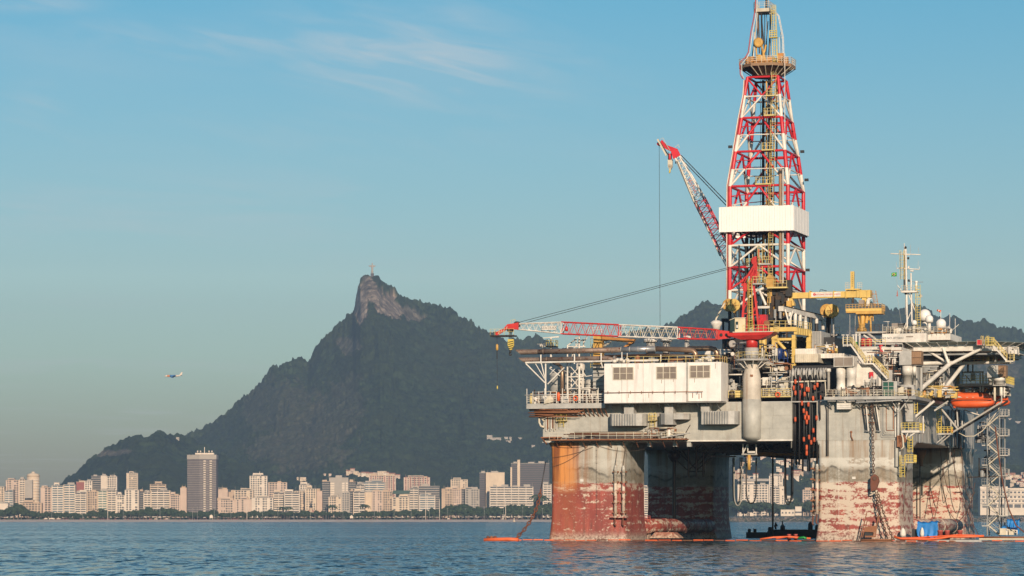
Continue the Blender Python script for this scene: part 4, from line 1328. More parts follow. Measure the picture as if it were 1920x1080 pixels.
LEG2=legmat('leg paint partly scraped',0.55)  # same paint colours, moderate peel
LEG3=legmat('leg paint heavily scraped',0.88)

U0,U1,V1=R(1018,800,0).x,61.3,80.4
ZB=R(1250,828,0).z
ZT=R(1250,757,0).z
UA,UB=R(1485,800,0).x,R(1531,800,0).x
print('hull',U0,UA,UB,ZB,ZT)
hullT=Thing('drilling_platform','floating drilling platform hull on four rust streaked red and grey legs','oil platform',(30,40,0))
hm_=MB()
hm_.box((U0,0,ZB),(UA,V1,ZT))
hm_.box((UB,0,ZB),(U1,V1,ZT))
hm_.box((UA,14,ZB),(UB,V1,ZT))
hull=hullT.part('hull',hm_,'hullgrey')
# hull plates: shallow overlapping strakes on the front wall, weld seams between them
pr=random.Random(3)
zs_=[ZB+0.05,ZB+2.1,ZB+4.3,ZT-0.15]
for zi in range(3):
 u=U0+0.05
 while u<UA-0.1:
  w=pr.uniform(3.4,4.6)
  u2=min(UA-0.02,u+w)
  hullT.part('hull_plate',MB().box((u+.02,-0.03-pr.random()*.025,zs_[zi]+.02),(u2-.02,0.01,zs_[zi+1]-.02)),'hullgrey',hull)
  u=u2
 u=UB+0.05
 while u<U1-0.1:
  u2=min(U1-0.02,u+pr.uniform(3.4,4.6))
  hullT.part('hull_plate',MB().box((u+.02,-0.03-pr.random()*.025,zs_[zi]+.02),(u2-.02,0.01,zs_[zi+1]-.02)),'hullgrey',hull)
  u=u2
  # ribs of the hull's right side wall
for i in range(26):
 v=1.5+i*3.0
 hullT.part('side_panel',MB().box((U1-.02,v,ZB+.1),(U1+.05+.03*(i%2),v+2.92,ZT-.1)),'lgrey',hull)
hullT.part('keel_edge',MB().box((U0-.05,-.12,ZB-.02),(UA+.03,.6,ZB+.22)),'white',hull)

def column(u0,u1,v0,v1,mat,name='leg'):
 m=MB()
 rings=[]
 for(z,e,r) in((-1.5,.6,.8),(0.3,.5,.8),(1.6,.3,.8),(3.4,.1,.8),(6,0.0,.8),(ZB-4.5,0.0,.8),(ZB-1.0,0.1,.8),(ZB+.004,0.7,.8)):
  ring=[]
  a0,a1,b0,b1=u0-e,u1+e,v0-(e if z<5 else -0.0)*.5,v1+e
  for(cx,cy,st) in((a1-r,b0+r,-90),(a1-r,b1-r,0),(a0+r,b1-r,90),(a0+r,b0+r,180)):
   for k in range(5):
    an=math.radians(st+k*22.5)
    ring.append((cx+r*math.cos(an),cy+r*math.sin(an),z))
  rings.append(ring)
 m.loft(rings,True)
 return m
CW=13.2
fl=hullT.part('leg',column(.3,R(1170,900,0).x,0.02,14.4,LEG1),LEG1,label='front left leg with an orange rust corner')
fl.data.transform(Matrix.Translation(Vector((30,40,0))))
fl.location=(-30,-40,0)
hullT.part('leg',column(.3,13.3,66,80.2,LEG2),LEG2,label='rear left leg standing in shade')
LR0=R(1534,900,0).x
hullT.part('leg',column(LR0,U1-.1,0.02,14.4,LEG3),LEG3,label='front right leg with scraped pale patches')
hullT.part('leg',column(LR0,U1-.1,66,80.2,LEG3),LEG3,label='rear right leg half in shadow')
for(uu,nm) in((12.3,LEG2),(U1-1.2,LEG3)):
 a=MB().tube([(uu,13.8,2.5),(uu,30,2.5),(uu,50,2.5),(uu,66.5,2.5)],1.35,20)
 for v in(18,32,46,60):
  a.lathe((uu,v,2.5),[(1.4,-.12),(1.43,0),(1.4,.12)],20,1)
 hullT.part('cross_brace',a,nm)
 for v in(19,61):
  hullT.part('gusset',MB().prism([(uu-.3,v,-.2),(uu-.3,v+4.5,-.2),(uu-.3,v+1.5,1.7)],(.6,0,0)),nm)
  # haunch where the hull meets the legs, and blocks under the edge
for px in(1218,1266,1292):
 q=R(px,832,0.4)
 hullT.part('edge_block',MB().box((q.x-.35,.3,q.z-.5),(q.x+.35,1.2,ZB-.01)),'lgrey')
 # draught marks on the front legs
for(px,y0,y1) in((1118,832,978),(1573,822,1000)):
 m=MB()
 n=int((y1-y0)/2.4)
 for i in range(n):
  a=R(px-(1.0 if i%5==0 else.5),y0+i*2.4,0)
  b_=R(px+(1.0 if i%5==0 else.5),y0+i*2.4+1.2,0)
  m.box((a.x,-.03,b_.z),(b_.x,.05,a.z))
 hullT.part('draught_marks',m,'dark' if px<1200 else 'white',kind='stuff')
 # fenders / fairlead tubes
for(px,w,y0,y1,vv) in((1154,8,873,968,-.5),(1169,8,873,968,-.5),(1525,7,866,966,.9),(1532,8,870,964,-.4)):
 a,b_=R(px-w/2,y0,vv),R(px+w/2,y1,vv)
 cx,r_=(a.x+b_.x)/2,(b_.x-a.x)/2
 fld=hullT.part('fairlead_tube',MB().tube([(cx,vv,b_.z),(cx,vv,a.z-.5)],r_*.8,10).lathe((cx,vv,0),[(r_*.5,a.z),(r_,a.z-1.2)],10),LEG3)
 for k in range(5):
  zc=b_.z+(a.z-b_.z)*(k+.3)/5
  hullT.part('bracket',MB().box((cx-r_*1.25,vv-.1,zc),(cx+r_*1.25,.3,zc+.28)),'rustframe',fld)
 hullT.part('shackle',MB().tube([(cx,vv-.2,b_.z-.1),(cx-.1,vv-.2,b_.z-1.4),(cx+.15,vv-.2,b_.z-1.7)],.14,6),'chain',fld)
 hullT.part('lifting_wire',MB().tube([(cx,vv-.2,a.z),(cx+.3,.1,a.z+3.5)],.04,5),'darkbrown',fld)
q0,q1=R(1146,968,-.5),R(1176,971,-.5)
hullT.part('fairlead_shelf',MB().box((q0.x,-1.0,q1.z),(q1.x,.2,q0.z)),LEG3)
# white patches (load line plate) on the legs
for(px,py) in((1091,901),(1601,896)):
 q=R(px,py,0)
 hullT.part('depth_plate',MB().box((q.x-.3,-.1,q.z-.2),(q.x+.3,.02,q.z+.2)),'white')
 # trusses and pipes under the deck
ut=Thing('underdeck_structure','black trusses and walkways slung under the hull between the legs','steelwork',(35,20,ZB-3))
m=MB()
zlo=R(1450,857,40).z
for v in(16,26,40,55):
 ua,ub=22,LR0-.5
 ut.rod('lower_chord',(ua,v,zlo+.4+(v%3)*.2),(ub,v,zlo+.4+(v%3)*.2),.28,'dark',sq=True)
 n=9
 for k in range(n):
  x0_,x1_=ua+(ub-ua)*k/n,ua+(ub-ua)*(k+1)/n
  ut.rod('diagonal',(x0_,v,zlo+.4),((x0_+x1_)/2,v,ZB),.14,'dark',sq=True)
  ut.rod('diagonal',((x0_+x1_)/2,v,ZB),(x1_,v,zlo+.4),.14,'dark',sq=True)
for i in range(7):
 u=26+i*3.1
 ut.part('underdeck_duct',MB().box((u,18+(i*7)%19,ZB-1.6-.3*(i%3)),(u+2.4,44+(i*5)%13,ZB-.02)),'dark' if i%3 else 'darkbrown')
for(u0_,u1_,v,zz_,mt) in((30,44,24,ZB-1.5,'ochre'),(37,46.5,17,ZB-.9,'darkbrown'),(41,46.5,15,ZB-2.2,'dark')):
 ut.part('cross_beam',MB().box((u0_,v,zz_-.5),(u1_,v+1.2,zz_+.3)),mt)
 # brown guide truss in front of the rear left leg
for px in(1291,1306,1319):
 a,b_=R(px,832,30),R(px,895,30)
 ut.rod('guide_post',a,b_,.22,'darkbrown')
for(x0_,y0_,x1_,y1_) in((1246,842,1292,884),(1264,840,1308,882),(1291,882,1330,842),(1306,882,1342,850),(1291,884,1322,884),(1280,845,1296,870),(1312,870,1332,846)):
 ut.rod('guide_brace',R(x0_,y0_,30),R(x1_,y1_,30),.11,'darkbrown')
a=R(1264,832,40)
b_=R(1264,1000,40)
ut.rod('riser_pipe',a,b_,.35,'darkbrown')
m=MB().lathe((a.x,40,0),[(.5,R(0,866,40).z),(1.2,R(0,856,40).z),(1.3,R(0,846,40).z)],10)
ut.part('pipe_guide',m,'darkbrown')
a0,a1=R(1325,855,28),R(1378,857,28)
ut.part('grey_beam',MB().box((a0.x,28,a1.z),(a1.x,29,a0.z)),'grey')
# crane pedestal foot frame under the hull
for(x0_,y0_,x1_,y1_) in((1393,832,1393,852),(1402,832,1402,850),(1393,850,1402,832),(1418,832,1418,852)):
 ut.rod('hanger',R(x0_,y0_,3),R(x1_,y1_,3),.12,'white')
ut.rod('spreader',R(1391,852,3),R(1420,852,3),.16,'lgrey')
ut.rod('white_spool',R(1402,848,2.6),R(1416,848,2.6),.22,'white')
q0,q1=R(1401.5,853,3),R(1407.5,881,3)
single('yellow_cylinder','yellow steel cylinder hanging under the crane column','cylinder',MB().tube([((q0.x+q1.x)/2,3,q1.z),((q0.x+q1.x)/2,3,q0.z)],(q1.x-q0.x)/2,12),'ochre')

def loop(x0_,x1_,yt,yb,v,r,mat,label,n=22,lean=0,group='hose loops hanging under the deck'):
 pts=[]
 for k in range(n+1):
  f=k/n
  an=PI*f
  w=(x1_-x0_)/2
  x=(x0_+x1_)/2-w*math.cos(an)*(1-.25*abs(math.cos(an))**3)
  y=yt+(yb-yt)*math.sin(an)**0.42
  pts.append(R(x+lean*(1-math.sin(an)),y,v))
 single('hose_loop',label,'hose',MB().tube(pts,r,6),mat,group=group)
loop(1374,1393,858,948,12,.12,'hosegrey','pale hose loop hanging beside the shaded rear leg')
loop(1372,1390,858,945,13,.10,'black','black hose loop just behind the pale one by the shaded leg')
loop(1396,1421,858,944,12,.12,'black','wide black hose loop in front of the white hotel')
loop(1469,1486,857,946,12,.12,'black','black hose loop hanging in the middle of the right gap')
loop(1471,1489,857,941,12.6,.12,'black','second black hose loop nested in the middle one')
loop(1488,1502,822,876,6,.06,'hosegrey','small thin grey loop near the hanging cables')
loop(1391,1404,858,866,8,.05,'black','tiny slack cable under the crane column')
single('drill_string','thin dark pipe running from the deck straight into the water','pipe',MB().tube([R(1449,850,30),R(1449,1010,30)],.16,6),'darkbrown')

# ------------------------------------------------------------------ main deck, left part
ZD=R(1060,757,-2).z
dk=Thing('main_deck','rust edged steel main deck with its walkways round the hull','deck',(30,20,ZD-.5))
a,b_=R(987,757,-2),R(1134,765,-2)
dk.part('left_balcony',MB().box((a.x,-2,b_.z),(b_.x,12,a.z)),'lgrey')
dk.part('deck_plate',MB().box((U0+.02,.02,ZT+.004),(U1-.02,V1-.02,a.z+.02)),'lgrey')
for k in range(13):
 px=1035+k*8.2
 dk.rod('under_strut',R(px,765,-1.9),R(px+6,781,-.02),.09,'rustframe')
m=MB()
mr=random.Random(9)
for k in range(22):
 z=b_.z-mr.uniform(.05,1.4)
 x0_=a.x+mr.uniform(0,3)
 m.tube([(x0_,mr.uniform(-2,-.2),z),(x0_+mr.uniform(3,9),mr.uniform(-2,-.2),z+mr.uniform(-.1,.1))],mr.uniform(.04,.12),5)
dk.part('under_pipes',m,'rustframe',kind='stuff')
a2,b2=R(1545,744,-2.5),R(1702,748,-2.5)
dk.part('right_balcony',MB().box((a2.x,-2.5,b2.z),(b2.x,.3,a2.z)),'lgrey')
a3=R(1702,744,-2.5)
dk.part('side_balcony',MB().box((U1+.06,-1,b2.z),(U1+3.0,34,a2.z)),'grey')
for k in range(9):
 px=1552+k*18
 dk.rod('under_strut',R(px,748,-2.4),R(px+7,768,-.02),.10,'grey')
 dk.rod('under_strut',R(px,752,-2.2),R(px+15,752,-2.2),.08,'lgrey')
rb=R(1375,746,0)
# rails
rl=Thing('deck_railing','white pipe railing around the left balcony','railing',R(987,757,-2))
zl_=a.z
rl.part('rail_run',MB().rail([(a.x+.1,-1.95,zl_),(b_.x,-1.95,zl_)],1.15,.05,1.5,3).rail([(a.x+.1,11.5,zl_),(a.x+.1,-1.95,zl_)],1.15,.05,1.6,3),'white')
rl.part('upper_pipe',MB().tube([R(984,741,-2.1),R(1134,739,-2.1)],.09,6),'white')
for k in range(14):
 x=a.x+.1+(b_.x-a.x-.2)*k/13
 rl.rod('tall_post',(x,-2.05,zl_),(x,-2.05,zl_+(2.1 if k%3 else 2.6)),.07,'white')
rl2=Thing('deck_railing','yellow and white railing along the right balcony above the scraped leg','railing',R(1545,744,-2.5))
rl2.part('rail_run',MB().rail([R(1548,744,-2.4),R(1700,744,-2.4)],1.15,.05,1.3,3),'cream')
rl3=Thing('deck_railing','yellow railing on the grey hull edge right of the crane column','railing',R(1428,745,.3))
zq=R(1428,745,.3).z
rl3.part('rail_run',MB().rail([R(1428,745,.3),R(1484,745,.3)],1.5,.055,1.4,4),'railyellow')
rl3.part('kick_plate',MB().box((R(1428,745,.3).x,.2,zq),(UA-.1,.28,zq+.18)),'railyellow')
rl3.part('short_run',MB().rail([R(1366,746,.3),R(1391,746,.3)],1.2,.05,1.4,2),'railyellow')

dk.part('shade_backing',MB().box((R(1486,700,8).x,8,R(0,745,8).z),(R(1612,700,8).x,20,R(0,684,8).z)),'dark')  # dark box added behind the reels; its black stands in for shade
# clutter: pipes, valves, boxes on decks (joined: nobody could count them); some dark pieces mimic shaded gaps
CM=['white','lgrey','cream','rustframe','grey','railyellow']

def clutter(name,label,x0_,x1_,y0_,y1_,v0,v1,n,seed,mats=('white','lgrey','grey'),cat='pipework',big=1.0):
 r=random.Random(seed)
 th=Thing(name,label,cat,R((x0_+x1_)/2,y1_,(v0+v1)/2))
 ms={k:MB() for k in mats}
 lo,hi=R(x0_,y1_,v0),R(x1_,y0_,v0)
 for i in range(n):
  m=ms[r.choice(mats)]
  u,v=r.uniform(lo.x,hi.x),r.uniform(v0,v1)
  z=r.uniform(lo.z,hi.z)
  k=r.random()
  if k<.30:
   m.tube([(u,v,lo.z),(u,v,z)],r.uniform(.05,.16)*big,6)
  elif k<.55:
   L2=r.uniform(1,5)
   u2=min(hi.x,u+L2)
   m.tube([(u,v,z),(u2,v,z)],r.uniform(.05,.15)*big,6)
  elif k<.68:
   u2=min(hi.x,u+r.uniform(.5,2.5))
   m.tube([(u,v,z),(u2,v,z),(u2,v,max(lo.z,z-r.uniform(.5,2)))],r.uniform(.06,.15)*big,6)
  elif k<.86:
   w,h=r.uniform(.3,1.3)*big,r.uniform(.4,1.6)*big
   zb=lo.z if r.random()<.6 else max(lo.z,z-h)
   m.box((u,v,zb),(min(hi.x+.2,u+w),v+r.uniform(.4,1.2),min(hi.z,zb+h)))
  elif k<.94:
   m.lathe((u,v,lo.z),[(.35*big,0),(.4*big,.2),(.4*big,1.1),(.1,1.35)],10)
  else:
   rr=r.uniform(.25,.45)*big
   m.lathe((u,v,z),[(rr,-.06),(rr,.06)],12,1)
 for k,m in ms.items():
  if m.v:
   th.part('fittings',m,k,kind='stuff')
 return th
 # mass of deckhouses behind the front edge
dh=Thing('deck_house','grey white deckhouses between the white module and the crane column','deckhouse',R(1420,745,4))
for(x0_,x1_,y0_,y1_,v,vv,mt) in((1366,1486,719,746,3.5,18,'lgrey'),(1380,1470,692,720,8,20,'dark'),(1425,1484,709,721,2.5,6,'white'),(1140,1360,684,750,2.6,30,'grey'),(1112,1134,683,744,3,10,'lgrey')):  # the dark wall imitates shadowy gaps behind the pipes by colour
 p_,q_=R(x0_,y0_,v),R(x1_,y1_,v)
 dh.part('wall',MB().box((p_.x,v,q_.z),(q_.x,vv,p_.z)),mt)
m=MB()
for k in range(6):
 p_,q_=R(1112,690+k*8,3),R(1134,691.5+k*8,3)
 m.box((p_.x,2.7,q_.z),(q_.x,3.02,p_.z))
dh.part('wall_ribs',m,'grey')
for(x0_,y0_,x1_,y1_) in((1428,716,1484,716),(1428,722,1484,723),(1430,729,1478,727),(1440,733,1475,735)):
 dh.rod('wall_pipe',R(x0_,y0_,2.2),R(x1_,y1_,2.2),.14,'white')
dh.part('blue_hose',MB().tube([R(1435,708,2),R(1443,713,1.9),R(1456,713,1.9),R(1466,706,2),R(1471,696,2)],.07,6),'doorblue')
lr_=R(1458,740,0)
dh.part('life_ring',MB().tube([(lr_.x+.38*math.cos(k*PI/5),0.1,lr_.z+.38*math.sin(k*PI/5)) for k in range(11)],.12,6),'orange')
clutter('pipe_cluster','tangle of white pipes and valves left of the crane column',1366,1394,688,745,1,3.4,60,1,('white','lgrey','railyellow','grey','darkbrown'))
clutter('pipe_cluster','tangle of white pipes and tanks right of the crane column',1424,1484,676,744,1,4,120,2,('white','lgrey','rustframe','darkbrown','dark','cream'))
clutter('deck_machinery','low machinery behind the rail on top of the white module',1140,1370,664,681,2,12,130,3,('rustframe','lgrey','darkbrown','grey','dark'))
clutter('deck_machinery','cluttered valves and lockers behind the white pipe railing',990,1132,727,757,0,5,120,4,('white','cream','lgrey','rustframe','darkbrown'))
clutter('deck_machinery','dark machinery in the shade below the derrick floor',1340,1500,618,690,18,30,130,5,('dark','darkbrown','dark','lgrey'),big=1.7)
clutter('deck_machinery','valves and lockers along the right balcony',1548,1700,722,744,-1.5,2.0,120,6,('lgrey','cream','grey','rustframe','darkbrown','dark'))

# ------------------------------------------------------------------ white machinery module
mt_=Thing('machinery_module','long white machinery module with three louvred openings on the hull edge','machinery house',R(1240,753,-4.5))
VM=-4.5
a,b_=R(1133,682,VM),R(1287,753.5,VM)
c_,d_=R(1290,679,VM+.35),R(1352,751,VM+.35)
mt_.part('left_box',MB().box((a.x,VM,b_.z),(b_.x,2.4,a.z)),'white_streak')
mt_.part('right_box',MB().box((b_.x+.002,VM+.35,b_.z+.1),(d_.x,1.2,a.z+.05)),'white_streak')
mt_.part('joint_post',MB().box((b_.x-.05,VM-.04,b_.z+.02),(b_.x+.25,VM+.3,a.z-.02)),'lgrey')
mt_.part('lower_trim',MB().box((a.x-.02,VM-.05,b_.z-.12),(d_.x+.02,1.0,b_.z-.005)),'lgrey')
for(x0_,x1_,y0_,y1_) in((1150,1187.5,689,711.5),(1231.5,1268.5,688,710),(1294,1331.5,685.5,708)):
 vv=VM if x0_<1290 else VM+.35
 p_,q_=R(x0_,y0_,vv),R(x1_,y1_,vv)
 fr=mt_.part('louvre',MB().box((p_.x,vv-.05,q_.z),(q_.x,vv+.02,p_.z)),'louvre')
 w=(q_.x-p_.x)/3
 for k in range(4):
  mt_.part('frame_bar',MB().box((p_.x+w*k-.07,vv-.14,q_.z-.05),(p_.x+w*k+.07,vv-.052,p_.z+.05)),'cream',fr)
 for zz_ in(q_.z,(p_.z+q_.z)/2,p_.z):
  mt_.part('frame_bar',MB().box((p_.x-.05,vv-.135,zz_-.04),(q_.x+.05,vv-.055,zz_+.04)),'cream',fr)
 n=16
 for k in range(n):
  z=q_.z+(p_.z-q_.z)*(k+.5)/n
  mt_.part('slat',MB().prism([(p_.x+.03,vv-.12,z-.05),(p_.x+.03,vv-.055,z+.03),(p_.x+.03,vv-.055,z+.05),(p_.x+.03,vv-.12,z-.03)],(q_.x-p_.x-.06,0,0)),'louvre',fr)
pp=R(1133,736.5,VM)
mt_.part('pipe_rail',MB().tube([R(1133,736.5,VM-.25),R(1318,734,VM-.1)],.055,6),'rustframe')
for k in range(9):
 px=1140+k*21
 mt_.rod('pipe_bracket',R(px,733,VM-.25),R(px,738,VM-.25),.05,'rustframe')
for px in(1166,1206,1246):
 a0_=R(px,700,VM)
 mt_.part('panel_seam',MB().box((a0_.x-.03,VM-.035,b_.z+.05),(a0_.x+.03,VM-.002,a.z-.05)),'lgrey')
for(px,y,h_) in((1147,684,5),(1196,683,9),(1216,737,9),(1240,712,7),(1262,711,5),(1178,738,8),(1301,709,8),(1340,681,10)):
 a0_,a1_=R(px,y,VM),R(px+.8,y+h_,VM)
 vv=VM if px<1290 else VM+.35
 mt_.part('rust_run',MB().box((a0_.x,vv-.012,a1_.z),(a1_.x,vv-.002,a0_.z)),'louvre_brown')
for(px,y) in((1297,739),(1309,741),(1314,739)):
 mt_.part('rust_run',MB().box((R(px,y,VM).x,VM+.335,R(px,y+7,VM).z),(R(px+1.3,y,VM).x,VM+.36,R(px,y-3,VM).z)),'rustframe')
for k in range(12):
 px=1142+k*18.2
 mt_.rod('support_strut',R(px,755,VM+.4),R(px+11,773,-.02),.09,'grey',sq=True)
tr=Thing('deck_railing','yellow railing on top of the white machinery module','railing',R(1150,682,-3))
tr.part('rail_run',MB().rail([R(1175,681.5,-4.2),R(1350,679,-4.0)],1.15,.045,1.5,2).rail([(R(1352,679,-4).x-.2,-3.9,a.z),(R(1352,679,-4).x-.2,1.2,a.z)],1.15,.045,1.5,2),'railyellow')
single('sandbags','heap of white sacks on the roof of the white module at its left end','sacks',(lambda m:[m.ball((R(1152+k*4.2,679,-3).x,-3+(k%3)*.5,R(0,681,-3).z+.35+.25*(k%2)),.45,8,.7) for k in range(7)] and m)(MB()),'sacking')
single('sandbags','heap of white sacks on the module roof near the crane','sacks',(lambda m:[m.ball((R(1313+k*4,676,-3).x,-3+(k%3)*.5,R(0,679,-3).z+.35+.3*(k%2)),.45,8,.7) for k in range(6)] and m)(MB()),'sacking')

# ducts under the module
for i,(x0_,x1_,y0_,y1_,rx0,rx1,ry,lab) in enumerate(((1140,1207,776,798,1170,1188,757,'leftmost grey ventilation duct hanging under the white module'),(1233,1262,775,796,1246,1262,757,'middle grey ventilation duct beside the yellow ladder'),(1314,1380,771,795,1314,1330,754,'rightmost grey ventilation duct with a rounded end'))):
 th=Thing('ventilation_duct',lab,'duct',R((x0_+x1_)/2,y1_,-3))
 p_,q_=R(x0_,y0_,-3),R(x1_,y1_,-3)
 body=MB()
 r_=1.3
 pl_=[(p_.x,-.05),(p_.x,-2.6)] if i==2 else[(p_.x,-.05),(p_.x,-1.8),(p_.x+.6,-2.8)]
 pl_+=[(q_.x-r_,-3.0),(q_.x-.4,-2.5),(q_.x,-1.4),(q_.x,-.05)] if i!=1 else[(q_.x,-3.0),(q_.x,-.05)]
 body.prism([(x,y,q_.z) for x,y in pl_],(0,0,p_.z-q_.z))
 th.part('duct_body',body,'lgrey')
 nrib=9 if i!=1 else 3
 for k in range(nrib+1):
  x=p_.x+.7+(q_.x-p_.x-2.2)*k/nrib
  th.part('rib',MB().box((x-.04,-3.13,q_.z+.05),(x+.04,-2.7,p_.z-.05)),'grey')
 s_,t_=R(rx0,ry,-2.6),R(rx1,y0_,-2.6)
 th.part('riser',MB().box((s_.x,-2.6,t_.z),(t_.x,-.05,s_.z)),'lgrey')
 if i==1:
  s_,t_=R(1262,775,-2.6),R(1289,786,-2.6)
  th.part('side_arm',MB().prism([(s_.x,-.05,t_.z),(s_.x,-2.6,t_.z),(t_.x-.9,-2.6,t_.z),(t_.x,-1.4,t_.z),(t_.x,-.05,t_.z)],(0,0,s_.z-t_.z)),'lgrey')
  # pipe walkway along the hull
pw=Thing('pipe_walkway','narrow walkway crowded with rusty pipes along the front of the hull','walkway',R(1150,822,-2))
p_,q_=R(1030,819,-2.6),R(1291,822,-2.6)
pw.part('grating',MB().box((p_.x,-2.6,q_.z-.2),(q_.x-.6,-.03,q_.z)),'rustframe')
wr=random.Random(6)
for k in range(17):
 v=-2.4+2.2*wr.random()
 z=q_.z+.1+wr.random()*1.25
 xa,xb=p_.x+wr.uniform(0,9),q_.x-wr.uniform(.5,8)
 pw.part('pipe',MB().tube([(xa,v,z),(xb,v,z)],wr.uniform(.05,.13),6),wr.choice(['white','rustframe','cream','lgrey','darkbrown']))
pw.part('rail_run',MB().rail([(p_.x,-2.55,q_.z),(q_.x-.7,-2.55,q_.z)],1.15,.045,1.5,2),'cream')
for k in range(10):
 px=1040+k*25
 pw.rod('bracket',R(px,822,-2.5),(R(px,822,-2.5).x,-.02,q_.z-1.4),.07,'rustframe')
pw.rod('end_beam',R(1240,821,-2.7),R(1294,811.5,-2.7),.12,'lgrey')
pw.rod('end_brace',R(1284,815,-2.6),R(1294,797,-.05),.07,'darkbrown')
clutter('pipe_cluster','knot of white valves at the right end of the pipe walkway',1205,1262,800,820,-2.4,-.6,60,14,('white','cream','rustframe','lgrey'),big=.7)
for(x0_,x1_,y0_,y1_,lab) in((1216,1231,773,802,'yellow caged ladder between two grey ducts'),(1043,1062,776,801,'yellow ladder platform on the left hull wall')):
 th=Thing('caged_ladder',lab,'ladder',R((x0_+x1_)/2,y1_,-.6))
 xm=(x0_+x1_)/2
 th.part('ladder',MB().ladder(R(xm,y1_,-.6),R(xm,y0_,-.6),(1,0,0),.9),'brightyellow')
 th.part('platform',MB().box((R(x0_,y0_,-.9).x,-1.2,R(0,(y0_+y1_)/2,-.9).z-.1),(R(x1_,y0_,-.9).x,-.02,R(0,(y0_+y1_)/2,-.9).z)),'railyellow')
 th.part('rail_run',MB().rail([R(x0_,(y0_+y1_)/2,-1.15),R(x1_,(y0_+y1_)/2,-1.15)],1.1,.04,.8,2),'brightyellow')
 # pipes on the left end of the hull wall
lp=Thing('wall_pipes','bundle of vertical pipes on the left end of the hull','pipes',R(1033,820,-.4))
for k in range(8):
 lp.rod('pipe',R(1024+k*2.5,768,-.35),R(1024+k*2.5,808-(k%3)*3,-.35),.09,['white','rustframe','cream','lgrey'][k%4])
lp.part('bent_pipe',MB().tube([R(1011,775,-.5),R(1011,792,-.5),R(1014,799,-.5),R(1021,801,-.5)],.2,8),'cream')
lp.part('bent_pipe',MB().tube([R(1016,778,-.5),R(1016,785,-.5),R(1020,790,-.5)],.16,8),'cream')
lp.part('corner_platform',MB().box((R(1014,819,-1.2).x,-1.2,R(0,821.5,-1.2).z),(R(1050,819,-1.2).x,1,R(0,819,-1.2).z)),'rustframe')
lp.rod('platform_brace',R(1016,821,-1),R(1026,834,.1),.1,'rustframe')
lp.rod('platform_brace',R(1037,821,-1),R(1049,835,-.1),.1,'rustframe')

# ------------------------------------------------------------------ left deck equipment
ep=[('exhaust_pipe','upper rusted exhaust pipe with a slanted open end',660,656,978,1300,2.2,.46,1303),('exhaust_pipe','lower rusted exhaust pipe ending above the white frame',675,672,984,1140,.6,.44,1146)]
for(nm,lab,y0_,y1_,x0_,x1_,v,r_,xe) in ep:
 th=Thing(nm,lab,'exhaust pipe',R(x0_,y0_,v))
 p_,q_=R(x0_,y0_,v),R(x1_,y1_,v)
 xs_=R(1165,0,v).x
 n=8
 cut=MB()
 # slanted mouth
 ring0=[(p_.x+r_*.9*(1-math.sin(2*PI*k/14))*1.4-1.2,v+r_*math.cos(2*PI*k/14),p_.z+r_*math.sin(2*PI*k/14)) for k in range(14)]
 ring1=[(p_.x+3,v+r_*math.cos(2*PI*k/14),p_.z+r_*math.sin(2*PI*k/14)) for k in range(14)]
 cut.loft([ring1,ring0],True,False)
 inner=[[(a_[0],v+(a_[1]-v)*.93,p_.z+(a_[2]-p_.z)*.93) for a_ in rg] for rg in(ring0,ring1)]
 th.part('mouth',cut,'rustpipe')
 th.part('mouth_lining',MB().loft(inner,True,True),'dark')
 if xe>1200:
  th.part('pipe_run',MB().tube([(p_.x+3,v,p_.z),(xs_,v,p_.z+.12)],r_,14),'rustpipe')
  s2=R(1229,0,v).x
  th.part('lagged_run',MB().tube([(xs_,v,p_.z+.12),(s2,v,p_.z+.2)],r_*1.03,14),'galv')
  for k in range(5):
   xx=xs_+(s2-xs_)*k/4
   th.part('lagging_band',MB().lathe((xx,v,p_.z+.15),[(r_*1.06,-.06),(r_*1.06,.06)],14,0),'lgrey')
  th.part('pipe_run',MB().tube([(s2,v,p_.z+.2),R(1292,656,v),R(1300,658,v),R(1304,663,v),R(1305,674,v)],r_,14),'bronze')
 else:
  th.part('pipe_run',MB().tube([(p_.x+3,v,p_.z),q_,R(x1_+7,y1_+2,v),R(x1_+10,y1_+9,v)],r_,14),'rustpipe')
 for k in range(3 if xe<1200 else 4):
  xx=p_.x+4+k*6.2
  th.part('flange',MB().lathe((xx,v,p_.z),[(r_*1.16,-.08),(r_*1.16,.08)],14,0),'rustpipe')
th=Thing('exhaust_pipe','brown exhaust pipe bending down beside the red crane boom','exhaust pipe',R(1300,654,4))
th.part('pipe_run',MB().tube([R(1290,654,4),R(1332,653,4),R(1340,655,4),R(1344,661,4),R(1345,676,4)],.46,14),'bronze')
th=Thing('exhaust_pipe','thin dark pipe below the silver exhaust','exhaust pipe',R(1180,667,3))
th.part('pipe_run',MB().tube([R(1135,668,3),R(1230,665,3),R(1330,667,3)],.2,10),'darkbrown')
fr=Thing('pipe_support_frame','white tubular frame carrying the exhaust pipes over the left corner','frame',R(1022,736,0))
VF=-.6
for(x0_,y0_,x1_,y1_,r_) in((985,680,1235,675.5,.17),(1023,682,1023,757,.15),(986,682,1022,718,.13),(1058,689,1027,720,.12),(1014,665,1014,681,.13),(1077,664,1077,680,.13),(1127,662,1127,678,.13),(1015,681,1023,716,.1),(1004,682,1022,712,.08),(1030,690,1050,705,.07),(1031,702,1040,692,.07),(1166,660,1166,677,.1),(1176,662,1176,677,.07),(1239,665,1239,677,.1),(1127,678,1130,690,.1)):
 fr.rod('tube_member',R(x0_,y0_,VF),R(x1_,y1_,VF),r_,'white')
for px in(1014,1077,1127):
 fr.rod('saddle',R(px,681,-.6),R(px,681,3),.12,'white')
ta=Thing('flare_tower','white cross braced lattice tower behind the left railing','tower',R(1080,750,1.5))
